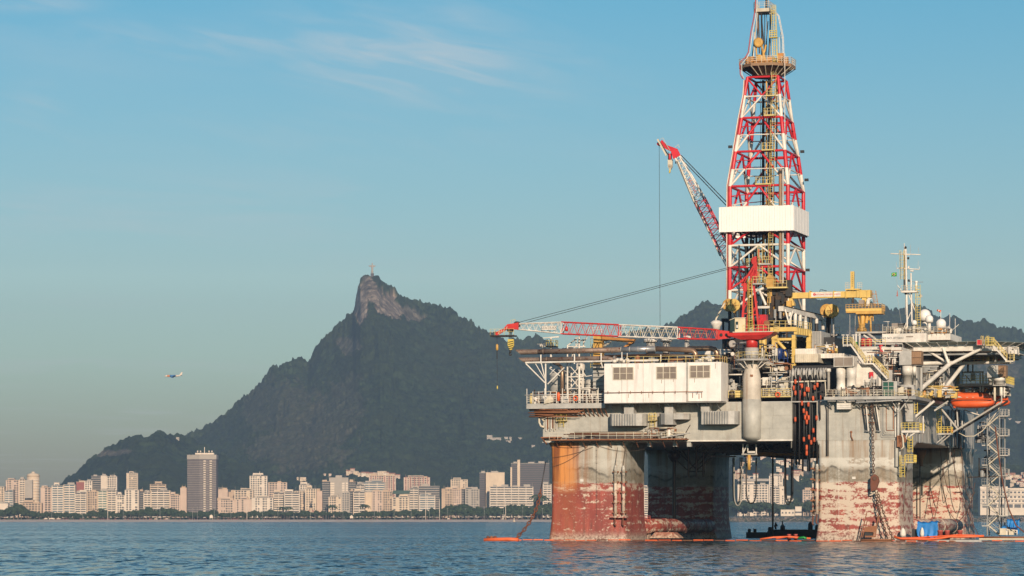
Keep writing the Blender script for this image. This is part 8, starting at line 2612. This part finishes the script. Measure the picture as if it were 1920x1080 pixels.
for(x0_,y0_,x1_,y1_,v,r_,mt) in((1784,812,1878,754,31,.19,'lgrey'),(1800,806,1890,752,36,.2,'dark'),(1766,768,1795,804,31,.2,'lgrey'),(1794,766,1796,800,31,.16,'lgrey'),(1783,790,1783,812,31,.16,'lgrey'),(1804,789,1804,802,31,.14,'lgrey'),(1791,788,1791,800,31,.14,'lgrey'),(1832,765,1832,778,31,.1,'lgrey'),(1822,774,1836,778,31,.12,'white'),(1808,768,1832,778,31,.1,'grey'),(1780,760,1810,800,36,.1,'grey'),(1845,770,1880,745,36,.18,'dark'),(1878,754,1878,740,31,.14,'lgrey'),(1715,782,1752,752,4,.22,'white'),(1719,786,1746,753,6,.16,'lgrey'),(1756,766,1778,752,14,.14,'lgrey'),(1752,770,1776,755,18,.16,'white'),(1682,776,1706,745,-1.5,.12,'lgrey'),(1684,770,1672,752,-1.5,.1,'lgrey'),(1683,745,1686,758,-1.5,.16,'white')):
 dv.rod('strut',R(x0_,y0_,v),R(x1_,y1_,v),r_,mt,sq=False)
p_,q_=R(1757,812,28),R(1783,815,28)
th=Thing('boarding_platform','small platform with yellow rail and orange bag on the hull side','platform',(p_.x,28,q_.z))
th.part('floor_plate',MB().box((p_.x,28,q_.z),(q_.x,30,p_.z)),'lgrey')
th.part('rail_run',MB().rail([(p_.x,30,p_.z),(p_.x,28,p_.z),(q_.x,28,p_.z),(q_.x,30,p_.z)],1.1,.06,.55,3),'brightyellow')
th.part('orange_bag',MB().ball((p_.x+1.8,28.6,p_.z+.45),.4,10,1.0).ball((p_.x+2.5,28.7,p_.z+.4),.3,8),'brown_orange')
for(x0_,y0_,x1_,y1_) in((1757,830,1775,815),(1762,832,1781,816)):
 th.rod('knee_brace',R(x0_,y0_,28.5),R(x1_,y1_,28.5),.12,'lgrey')
for(xm,yb,yt,v,lab) in((1761,812,765,28,'yellow ladder down to the small boarding platform'),(1707,848,818,-.9,'yellow caged ladder on the corner of the scraped leg, upper run'),(1692,895,853,-.9,'yellow caged ladder on the scraped leg, lower run'),(1716,776,755,2,'short yellow ladder behind the grey stepped duct')):
 th=Thing('caged_ladder',lab,'ladder',R(xm,yb,v))
 th.part('ladder',MB().ladder(R(xm,yb,v),R(xm,yt,v),(1,0,0),.75,True,.06),'brightyellow')
p_,q_=R(1698,866,-1.2),R(1713,868,-1.2)
th=Thing('leg_platform','yellow railed rest platform between the two ladders on the scraped leg','platform',(p_.x,-1.2,q_.z))
th.part('floor_plate',MB().box((p_.x,-1.2,q_.z),(q_.x,1.5,p_.z)),'railyellow')
th.part('rail_run',MB().rail([(p_.x,-1.2,p_.z),(q_.x,-1.2,p_.z),(q_.x,1.5,p_.z)],1.2,.06,.4,3),'brightyellow')
p_,q_=R(1690,807,-.8),R(1724,811,-.8)
th=Thing('leg_platform','white bracketed platform with a yellow rail above the ladders','platform',(p_.x,-.8,q_.z))
th.part('floor_plate',MB().box((p_.x,-.8,q_.z),(q_.x,4,p_.z)),'white')
th.part('rail_run',MB().rail([(p_.x,-.8,p_.z),(q_.x,-.8,p_.z),(q_.x,4,p_.z)],1.25,.055,.6,3),'brightyellow')
for(x0_,y0_,x1_,y1_) in((1695,826,1716,811),(1690,811,1696,822),(1697,824,1702,812)):
 th.rod('curved_bracket',R(x0_,y0_,-.5),R(x1_,y1_,-.5),.13,'white')
cp=Thing('corner_pipes','thick grey pipes and rusty valves down the corner of the hull','pipes',R(1685,830,-.3))
for(x0_,y0_,x1_,y1_,v,r_,mt) in((1679,752,1679,820,-.2,.1,'white'),(1684,762,1684,818,-.3,.24,'lgrey'),(1675,752,1675,805,-.1,.09,'rustframe'),(1681,826,1681,875,-.2,.3,'hullgrey'),(1687,824,1687,873,-.1,.2,'hullgrey'),(1724,785,1724,830,.8,.13,'grey'),(1731,780,1731,812,1.5,.12,'white')):
 cp.rod('pipe',R(x0_,y1_,v),R(x1_,y0_,v),r_,mt)
for k in range(5):
 x=1652+k*2.4
 yb=820-k*3.2
 cp.part('thin_pipe',MB().tube([R(x,764,-.15),R(x,yb-2,-.15),R(x+1.5,yb,-.15),R(1677,yb,-.15)],.06,6),['lgrey','grey','lgrey','white','rustframe'][k])
cp.part('rusty_valves',(lambda m,r:[m.box(tuple(R(r.uniform(1681,1697),r.uniform(815,838),-1.0)),tuple(R(r.uniform(1683,1700),r.uniform(818,842),-.2))) for _ in range(10)] and m)(MB(),random.Random(3)),'rustframe',kind='stuff')
cp.part('bent_pipe',MB().tube([R(1690,812,-1),R(1693,822,-1),R(1694,838,-1),R(1689,843,-1)],.16,7),'cream')
# guide frame on the scraped leg
gf=Thing('guide_frame','grey guide rails with rungs hanging over the scraped leg beside the big chain','frame',R(1635,810,-.6))
for(x0_,x1_) in((1617,1624),(1636,1646)):
 gf.rod('guide_rail',R(x0_,758,-.6),R(x1_,808,-.6),.09,'dark')
 gf.rod('guide_rail',R(x0_+7,762,-.6),R(x1_+4,808,-.6),.12,'white')
for(y,x0_,x1_) in((777,1622,1636),(792,1626,1640),(763,1620,1636)):
 gf.rod('rung',R(x0_,y,-.6),R(x1_,y,-.6),.08,'rustframe')
gf.rod('foot_bar',R(1622,808,-.6),R(1630,809,-.6),.1,'grey')
gf.rod('foot_bar',R(1643,808,-.6),R(1651,809,-.6),.1,'grey')
gf.rod('walk_beam',R(1605,755,-2.5),R(1640,753,-2.5),.12,'grey')
gf.rod('walk_beam',R(1640,753,-2.5),R(1690,750,-2.5),.12,'lgrey')
single('leg_cable','pair of dark pipes down the left part of the scraped leg','pipe',MB().tube([R(1548,760,-.3),R(1550,770,-.3),R(1550,855,-.3)],.09,6).tube([R(1553,760,-.3),R(1553,855,-.3)],.06,6),'dark')
for(px,py) in((1596,812),(1598,818)):
 pass
q=R(1596,810,-.2)
single('pad_eye','small rusty bracket on the middle of the scraped leg','bracket',MB().tube([q,q+Vector((0,-.1,-.7)),q+Vector((.3,-.1,-1.4))],.1,6).lathe(q,[(.15,-.1),(.22,0),(.15,.1)],8,1),'rustframe')

# stair tower on the right leg
st2=Thing('stair_tower','grey scaffold stair tower zigzagging down beside the rear right leg','stair tower',R(1866,1003,62))
VT=58
for(px,v) in((1851,VT),(1874,VT),(1884,VT+1),(1855,VT+3),(1878,VT+3)):
 st2.rod('upright',R(px,1004,v),R(px,772,v),.13,'grey')
RL_=[779,816,853,891,929,966]
LL_=[797,834,871,909,947,985]
for i,y in enumerate(RL_):
 p_,q_=R(1872,y,VT-.3),R(1890,y+2,VT-.3)
 ld=st2.part('landing',MB().box((p_.x,VT-.3,q_.z),(q_.x,VT+1.6,p_.z)),'lgrey')
 st2.part('landing_rail',MB().rail([(p_.x+.3,VT-.3,p_.z),(q_.x,VT-.3,p_.z),(q_.x,VT+1.6,p_.z)],1.15,.05,.45,3),'lgrey',ld)
for i,y in enumerate(LL_):
 p_,q_=R(1841,y,VT-.3),R(1855,y+2,VT-.3)
 st2.part('landing',MB().box((p_.x,VT-.3,q_.z),(q_.x,VT+1.6,p_.z)),'lgrey')
 st2.part('landing_rail',MB().rail([(p_.x,VT-.3,p_.z),(q_.x-.5,VT-.3,p_.z)],1.1,.045,.5,2),'grey')
fl2=[]
for i in range(6):
 fl2.append(((1874,RL_[i]),(1853,LL_[i])))
 if i<5:
  fl2.append(((1853,LL_[i]),(1874,RL_[i+1])))
fl2.append(((1853,LL_[5]),(1873,1002)))
for(a_,b_) in fl2:
 pa,pb=R(a_[0],a_[1],VT),R(b_[0],b_[1],VT)
 st2.part('flight',MB().stairs(pa,pb,(0,1,0),.9,9),'cream')
 up=Vector((0,-.02,1.0))
 st2.part('handrail',MB().tube([pa+up,pb+up],.05,4,False,False).tube([pa+up*.5,pb+up*.5],.04,4,False,False),'lgrey')
for i in range(12):
 y=786+i*18.5
 st2.rod('ledger',R(1851,y,VT),R(1884,y-2,VT),.05,'grey')
 st2.rod('cross_tie',R(1851,y,VT+3),R(1878,y+17,VT+3),.045,'grey')
st2.rod('mooring_arm',R(1815,895,VT),R(1874,893,VT),.09,'darkbrown')
clutter('leg_fittings','dark valves and ladders on the right edge of the rear right leg',1828,1850,790,830,58,63,40,61,('dark','grey','darkbrown','lgrey'),'fittings')
clutter('leg_fittings','dark fender gear beside the stair tower at mid height',1834,1852,838,895,58,63,30,62,('dark','grey','darkbrown'),'fittings')
rrp=Thing('wall_pipes','grey pipes running down the hull side behind the lifeboat frames','pipes',R(1800,830,55))
for k,(px,v) in enumerate(((1798,48),(1803,52),(1812,60),(1818,63),(1824,66),(1808,56))):
 rrp.rod('pipe',(U1+.4,v,R(px,840,v).z),(U1+.4,v,R(px,768,v).z),.2,['grey','lgrey','dark','lgrey','grey','dark'][k])
rrp.part('bent_pipe',MB().tube([(U1+.5,46,22),(U1+.5,46,17.5),(U1+.5,49,17.2),(U1+.5,49,14)],.18,8),'lgrey')

# ================================================================== ON AND NEAR THE WATER
def chainmesh(pts,link,r,seed=0):
 """chain of alternating oval links along a polyline"""
 P_=[Vector(p) for p in pts]
 seg=[(P_[i+1]-P_[i]).length for i in range(len(P_)-1)]
 tot=sum(seg)
 n=int(tot/(link*.78))
 m=MB()
 for k in range(n):
  s_=(k+.5)*tot/n
  i=0
  while i<len(seg)-1 and s_>seg[i]:
   s_-=seg[i]
   i+=1
  d=(P_[i+1]-P_[i]).normalized()
  c=P_[i].lerp(P_[i+1],s_/seg[i])
  side=d.cross(Vector((0,1,0.1))).normalized() if k%2 else d.cross(Vector((1,0.2,0.1))).normalized()
  ring=[]
  for j in range(9):
   an=2*PI*j/8
   ring.append(c+d*math.cos(an)*link*.5+side*math.sin(an)*link*.3)
  m.tube(ring,r,5,False)
 return m
single('mooring_chain','heavy rusty chain hanging straight down over the scraped leg','chain',chainmesh([R(1635,752,-1.4),R(1636,800,-1.4),R(1638,892,-1.4)],.62,.085),'ropebrown')
bk=Thing('chain_connector','rusty block joining the heavy chain to two thinner chains','block',R(1639,922,-1.4))
bk.part('block_plates',MB().prism([R(1632.5,893,-1.8),R(1640,889,-1.8),R(1646,894,-1.8),R(1648,902,-1.8),R(1643,918,-1.8),R(1633,922,-1.8),R(1632,908,-1.8)],(0,.7,0)),'chain')
bk.part('pin',MB().lathe(R(1640,897,-1.95),[(.35,0),(.35,1.0)],12,1),'ropebrown')
bk.part('shackle',MB().tube([R(1634,920,-1.5),R(1633,924,-1.5),R(1637,925,-1.5),R(1643,923,-1.5),R(1644,919,-1.5)],.14,8),'cream')
single('sling_chain','left of two thin chains sloping down to the rusty float','chain',chainmesh([R(1642,923,-1.5),R(1648,958,-2),R(1664,1008,-3)],.6,.085),'ropebrown')
single('sling_chain','right of two thin chains sloping down to the rusty float','chain',chainmesh([R(1645,922,-1.5),R(1656,960,-2),R(1674,1012,-3)],.6,.085),'ropebrown')
single('anchor_cable','straight dark cable leaning out left of the orange leg corner','cable',MB().tube([R(1023,866,-.6),R(1018,895,-1.2),R(1014,918,-1.6)],.09,6),'wire')
single('anchor_chain','rusty chain curving down to the orange raft at left','chain',chainmesh([R(1014,918,-1.6),R(1011,936,-2.0),R(1004,958,-2.6),R(995,976,-3.2),R(983,993,-3.8),R(966,1011,-4.2)],.85,.12),'chain')
zw=.18
# orange floating boom, one segment after another round the platform
bm=Thing('containment_boom','orange floating oil boom strung along the waterline in front of the platform','oil boom',(20,-4,0))
pts_px=[(908,-5.5),(930,-5.2),(960,-5.0),(1000,-3.8),(1040,-2.6),(1100,-2.4),(1160,-2.6),(1210,-2.2),(1260,-2.8),(1320,-3.2),(1380,-2.7),(1430,-3.0),(1480,-2.6),(1530,-2.3),(1580,-2.6),(1640,-3.6),(1700,-4.0),(1740,-3.7),(1800,-3.0),(1860,-2.0),(1925,-1.0)]
P3=[]
for(px,v) in pts_px:
 q=R(px,1000,v)
 P3.append(Vector((q.x,v,zw)))
br_=random.Random(2)
segm=[]
for a,b_ in zip(P3[:-1],P3[1:]):
 n=max(1,int((b_-a).length/1.7))
 for k in range(n):
  segm.append((a.lerp(b_,k/n),a.lerp(b_,(k+.9)/n)))
for k,(a,b_) in enumerate(segm):
 w=Vector((0,br_.uniform(-.25,.25),br_.uniform(-.12,.02)))
 bm.rod('boom_float',a+w,b_+w,br_.uniform(.06,.13),('boom','boom','rustframe','floatorange','boom','chain','boom')[br_.randrange(7)])
rf_=Thing('raft','small orange raft with rubber fenders at the end of the boom','raft',R(917,1012,-5.5))
q=R(917,1012,-5.8)
ra=Vector((R(917,0,-5.8).x,-5.8,.25))
rf_.part('float_tube',MB().tube([ra+Vector((-.9,0,-.1)),ra+Vector((1.4,.1,0)),ra+Vector((3.4,.2,.05)),ra+Vector((5.2,.3,-.05))],.32,10),'boom')
rf_.part('float_tube',MB().tube([ra+Vector((-.7,.8,.1)),ra+Vector((1.0,.9,.15))],.3,10),'rustframe')
for k in range(3):
 rf_.part('fender',MB().lathe(ra+Vector((-.3+k*.65,.3,.35)),[(.15,-.2),(.28,-.1),(.28,.15),(.15,.25)],10),'rustframe' if k%2 else 'chain')
 # work float at the front right leg
wf=Thing('work_float','low rusty work float moored in front of the scraped leg','float',R(1660,1010,-3.6))
a,b_=R(1615,1008,-4.2),R(1672,1012,-4.2)
wf.part('pontoon',MB().box((a.x,-4.6,-.3),(b_.x,-1.2,.42)),'rustframe')
wf.part('fender_line',MB().tube([(a.x,-4.7,.3),(b_.x,-4.7,.3)],.13,6),'rustframe')
rfm=Thing('rusty_frame','rusty orange triangular steel frame standing on the work float','frame',R(1633,1008,-3))
for(x0_,y0_,x1_,y1_,r_) in((1614,1008,1625,962,.11),(1617,1008,1626,976,.08),(1641,1005,1647,966,.13),(1637,1006,1649,968,.1),(1624,990,1641,988,.16),(1622,1006,1642,1006,.2)):
 rfm.rod('frame_bar',R(x0_,y0_,-3),R(x1_,y1_,-3),r_,'rustframe',sq=True)
rfm.part('dark_box',MB().box(tuple(R(1621,996,-2.8)),tuple(R(1638,1007,-1.8))),'dark')
rfm.part('rusty_plate',MB().prism([R(1622,988,-3.05),R(1644,985,-3.05),R(1640,998,-3.05),R(1620,997,-3.05)],(0,.1,0)),'rustframe')
# second float with tarpaulins
wf2=Thing('work_float','low float carrying the blue tarpaulin between the right legs','float',R(1730,1010,2))
a,b_=R(1678,1008,-.5),R(1845,1008,-.5)
wf2.part('pontoon',MB().box((a.x,-3.2,-.4),(b_.x,3,.3)),'lgrey')
wf2.part('orange_hose',MB().tube([R(1677,1007,-3.3),R(1690,1010,-3.4),R(1740,1011,-3.3),R(1765,1009,-3.3),R(1782,1006,-3.1),R(1800,1006.5,-3),R(1845,1005,-3)],.2,7),'boom')
wf2.part('orange_hose',MB().tube([R(1677,1004,-3),R(1684,1009,-3.1),R(1720,1008,-3.1),R(1770,1005,-3),R(1796,1003,-2.9),R(1835,1004,-2.8)],.12,7),'orange')

def drape(x0_,x1_,y0_,y1_,v,depth,mat,name,label,cat='tarpaulin',seed=0,amp=.16):
 r=random.Random(seed)
 a,b__=R(x0_,y0_,v),R(x1_,y1_,v)
 nx_,nz=22,10
 vs,fs=[],[]
 ph=[r.uniform(0,6) for _ in range(4)]
 def f(i,j):
  u=i/nx_
  t_=j/nz
  x=a.x+(b__.x-a.x)*u
  fold=math.sin(u*23+ph[0]+t_*1.5)*amp*t_+math.sin(u*9+ph[1])*amp*.8*t_
  zb=b__.z+(.35*math.sin(u*11+ph[2])+.25*math.sin(u*23+ph[3]))*.6
  return(x+.06*math.sin(t_*8+u*4),v-.15-.35*t_+fold,a.z+(zb-a.z)*t_+.1*math.sin(u*7+ph[2])*(1-t_))
 for j in range(nz+1):
  for i in range(nx_+1):
   vs.append(f(i,j))
 top=len(vs)
 for j in range(4):
  for i in range(nx_+1):
   x,y,z=f(i,0)
   vs.append((x,v+depth*j/3,z+.12*math.sin(i*.9+j*2)+(.15 if 0<j<3 else 0)))
 for j in range(nz):
  for i in range(nx_):
   k=j*(nx_+1)+i
   fs.append((k,k+nx_+1,k+nx_+2,k+1))
 for j in range(3):
  for i in range(nx_):
   k=top+j*(nx_+1)+i
   fs.append((k,k+1,k+nx_+2,k+nx_+1))
 k0=0
 for i in range(nx_):
  fs.append((i,i+1,top+i+1,top+i))
 m=MB()
 m.add(vs,fs,True)
 return single(name,label,cat,m,mat)
drape(1720,1759,980,1007,-1.2,3.5,'tarp','blue_tarpaulin','bright blue tarpaulin draped over gear on the float',seed=4,amp=.07)
th=Thing('covered_crates','dark crates half covered by the blue tarpaulin','crates',R(1725,1008,0))
for(x0_,x1_,y0_,y1_) in((1711,1722,992,1008),(1724,1755,984,1008)):
 p_,q_=R(x0_,y0_,0),R(x1_,y1_,0)
 th.part('crate',MB().box((p_.x,-.6,.3),(q_.x,2,p_.z)),'dark')
for(x,y0_,y1_,w,lab) in((1693,990,1006,10,'white sack standing left of the blue tarpaulin'),(1729,989,1006,7,'white cloth bundle in front of the blue tarpaulin')):
 a=R(x,y1_,-1.9)
 b_=R(x,y0_,-1.9)
 h=b_.z-a.z
 rw=w*.0465
 single('white_sack',lab,'sack',MB().lathe((a.x,-1.9,a.z),[(rw*.9,0),(rw*1.1,h*.25),(rw*.95,h*.6),(rw*.6,h*.85),(rw*.25,h)],12),'sacking')
for(px,lab) in((1763,'left reddish bollard on the float beside the blue tarpaulin'),(1776,'right reddish bollard on the float beside the blue tarpaulin'),(1800,'single pale bollard further right on the float')):
 single('bollard',lab,'bollard',MB().lathe(R(px,1007,-1.5),[(.42,0),(.42,.9),(.48,.95),(.48,1.15)],14),'palered')
 # float and gear at the far right, under the stair tower
wf3=Thing('work_float','long pale float reaching the right edge under the stair tower','float',R(1890,1006,55))
a,b_=R(1842,1004,56),R(1945,1004,56)
wf3.part('pontoon',MB().box((a.x,52,-.4),(b_.x,60,.55)),'cream')
wf3.part('rust_edge',MB().tube([(a.x,51.9,.45),(b_.x,51.9,.45)],.14,6),'rustframe')
drape(1888,1912,976,1000,56,2.5,'tarp','blue_tarpaulin','crumpled blue tarpaulin on the float near the right edge',seed=9,amp=.4)
drape(1878,1888,988,1002,55,1.5,'tarp','blue_tarpaulin','small blue cover just right of the stair tower foot',seed=11)
clutter('float_gear','white bags and lockers at the foot of the stair tower',1872,1905,988,1003,54,57,40,71,('white','dark','blue','cream'),'gear')
single('mooring_rope','thick rusty rope running down past the stair tower to the right edge','rope',MB().tube([R(1866,800,52),R(1872,850,52),R(1880,905,52),R(1892,955,52),R(1905,985,52),R(1924,1001,52)],.13,7),'chain')
single('mooring_rope','pale rope slung from the lifeboat frame to the stair tower','rope',MB().tube([R(1798,812,33),R(1810,818,33),R(1826,818,34),R(1842,808,36),R(1858,788,38),R(1872,768,40),R(1877,752,40)],.09,6),'cream')
RP_=[((1759,806),(1762,838),(1768,880),(1776,915),(1780,925),'loose rope looping at the left of the rear right leg'),((1776,815),(1784,850),(1795,900),(1810,950),(1834,1002),'long taut rusty rope crossing the rear right leg'),((1793,815),(1789,860),(1792,905),(1795,915),(1800,900),'short rope bight in the middle of the rear right leg'),((1799,808),(1803,850),(1808,905),(1818,935),(1828,922),'rusty rope with a low bight at the right of the leg'),((1768,880),(1762,920),(1755,960),(1748,985),(1746,995),'faded rope falling toward the blue tarpaulin'),((1770,870),(1768,910),(1776,950),(1785,968),(1796,978),'thin rope ending near the cross tube'),((1828,905),(1822,935),(1812,960),(1800,975),(1795,980),'thin grey rope slanting down the right of the leg'),((1704,850),(1700,880),(1697,920),(1694,960),(1692,990),'dark rope along the edge between the right legs')]
for p0,p1,p2,p3,p4,lab in RP_:
 pts=[R(p[0],p[1],58) if p0[0]>1710 else R(p[0],p[1],4) for p in(p0,p1,p2,p3,p4)]
 # smooth the polyline
 sm_=[]
 for i in range(len(pts)-1):
  for k in range(4):
   t_=k/4
   a=pts[max(0,i-1)]
   b_,c_=pts[i],pts[i+1]
   d_=pts[min(len(pts)-1,i+2)]
   sm_.append(.5*((2*b_)+(c_-a)*t_+(2*a-5*b_+4*c_-d_)*t_*t_+(3*b_-a-3*c_+d_)*t_**3))
 sm_.append(pts[-1])
 single('hanging_rope',lab,'rope',MB().tube(sm_,.065,5),'ropebrown',group='ropes hanging over the rear right leg')
 # dark riser and guide on rear right leg
th=Thing('leg_riser','black pipe in a flared guide on the shaded rear right leg','pipe',R(1725,975,62))
th.rod('pipe',R(1725,975,64),R(1725,855,64),.11,'black')
th.part('flared_guide',MB().lathe(R(1727,862,64),[(.3,-1.2),(.4,0),(1.0,1.2),(1.1,1.8)],12),'louvre_brown')
# slack hauling lines on the first leg
for(x0_,y0_,x1_,y1_,sag,lab) in((1022,832,1128,826,10,'slack line sagging under the pipe walkway at left'),(1030,876,1110,828,9,'slack line rising from the orange corner of the first leg'),(1110,830,1208,842,9,'slack line sagging near the hull underside'),(1036,858,1112,838,3,'second slack line across the first leg')):
 pts=[]
 for k in range(13):
  f=k/12
  pts.append(R(x0_+(x1_-x0_)*f,y0_+(y1_-y0_)*f+4*sag*f*(1-f),-.25))
 single('slack_line',lab,'line',MB().tube(pts,.035,4),'darkbrown')
 # dark barges in the gap
th=Thing('barge','low black work barge lying behind the hull gap','barge',R(1485,1002,120))
VB=90
a,b_=R(1438,1000,VB),R(1545,1000,VB)
zb0=R(0,993,VB).z
th.part('barge_hull',MB().loft([[(a.x+.5,VB,-.4),(b_.x,VB,-.4),(b_.x,VB+8,-.4),(a.x+.5,VB+8,-.4)],[(a.x,VB,zb0-.6),(b_.x,VB,zb0-.6),(b_.x,VB+8,zb0-.6),(a.x,VB+8,zb0-.6)],[(a.x+.3,VB+.1,zb0),(b_.x,VB+.1,zb0),(b_.x,VB+8,zb0),(a.x+.3,VB+8,zb0)]]),'black')
for(x0_,x1_,y0_) in((1463,1472,984),(1464.5,1470.5,982),(1515,1524,979),(1517,1522,977),(1528,1536,983),(1440,1448,987)):
 p_,q_=R(x0_,y0_,VB+2),R(x1_,992,VB+2)
 th.part('deck_gear',MB().lathe(((p_.x+q_.x)/2,VB+2,zb0-.1),[((q_.x-p_.x)/2,0),((q_.x-p_.x)/2,(p_.z-zb0)*.8),((q_.x-p_.x)/3.5,p_.z-zb0)],10),'black')
th.part('davit_arm',MB().tube([R(1455,992,VB+2),R(1453,986,VB+2),R(1454,980,VB+2),R(1457,987,VB+2)],.2,6),'black')
th.rod('mast',R(1467,990,VB+2),R(1467,977,VB+2),.12,'black')
th=Thing('barge','small black float with two bollards nearer the shaded leg','barge',R(1415,1002,90))
a,b_=R(1399,1000,VB),R(1436,1000,VB)
zb1=R(0,998,VB).z
th.part('barge_hull',MB().box((a.x,VB,-.3),(b_.x,VB+4,zb1)),'black')
for px in(1405,1415.5):
 q=R(px,992,VB+1)
 th.part('deck_gear',MB().lathe((q.x,VB+1,zb1-.05),[(.32,0),(.32,q.z-zb1),(.4,q.z-zb1+.1)],10),'black')
th=Thing('walk_float','narrow plank float with orange hoses crossing between the legs','float',R(1460,1010,2))
a,b_=R(1384,1008,3),R(1535,1008,3)
th.part('plank',MB().box((a.x,1.5,-.3),(b_.x,4,.22)),'dark')
th.part('orange_hose',MB().tube([R(1425,1011,-1.5),R(1450,1007.5,-1),R(1475,1006.5,0),R(1500,1008.5,0),R(1520,1009.5,0)],.16,7),'boom')
th.part('orange_hose',MB().tube([R(1455,1010,-1),R(1480,1005.5,0),R(1495,1007,0),R(1510,1009.5,0)],.12,7),'orange')
th.part('green_net',MB().tube([R(1497,1009,-.4),R(1507,1007.5,-.4),R(1512,1010,-.4)],.2,6),'green')
for(px,lab) in((1479,'left pink bollard block on the plank float'),(1491.5,'right pink bollard block on the plank float')):
 q=R(px,1007,1.4)
 single('bollard_block',lab,'bollard',MB().lathe((q.x,1.6,.2),[(.3,0),(.3,.8),(.36,.85),(.36,1.0)],8),'palered')
 # access rails at the foot of the first leg
th=Thing('leg_railing','rusty railings and ladder at the water end of the first leg','railing',R(1215,1000,10))
th.part('ladder',MB().ladder(R(1202,1003,14),R(1202,966,14),(1,0,0),.8,False,.05),'palered')
th.part('rail_run',MB().rail([R(1205,978,14.6),R(1219,978,14.6)],1.0,.05,.5,3),'palered')
th.part('rail_run',MB().rail([R(1335,976,64),R(1352,976,64)],1.0,.05,.6,3),'palered')
th=Thing('brace_footing','salt stained red and white footings under the left cross tube','footing',R(1240,1008,20))
for(x0_,x1_,xt0,xt1,v) in((1218,1275,1228,1262,20),(1300,1345,1318,1340,56)):
 th.part('footing',MB().prism([R(x0_,1009,v),R(x1_,1009,v),R(xt1,998,v),R(xt0,998,v)],(0,3,0)),LEG1)
clutter('deck_machinery','boxes and pipes behind the hull edge rail right of the crane',1428,1486,722,744,.8,2.2,60,81,('lgrey','white','cream','grey'),'machinery',.8)
clutter('deck_machinery','crowded gear on the roof between crane and portal legs',1365,1450,640,692,3,8,120,82,('white','lgrey','cream','grey','rustframe'),'machinery',.9)
print('objects',len(bpy.data.objects))
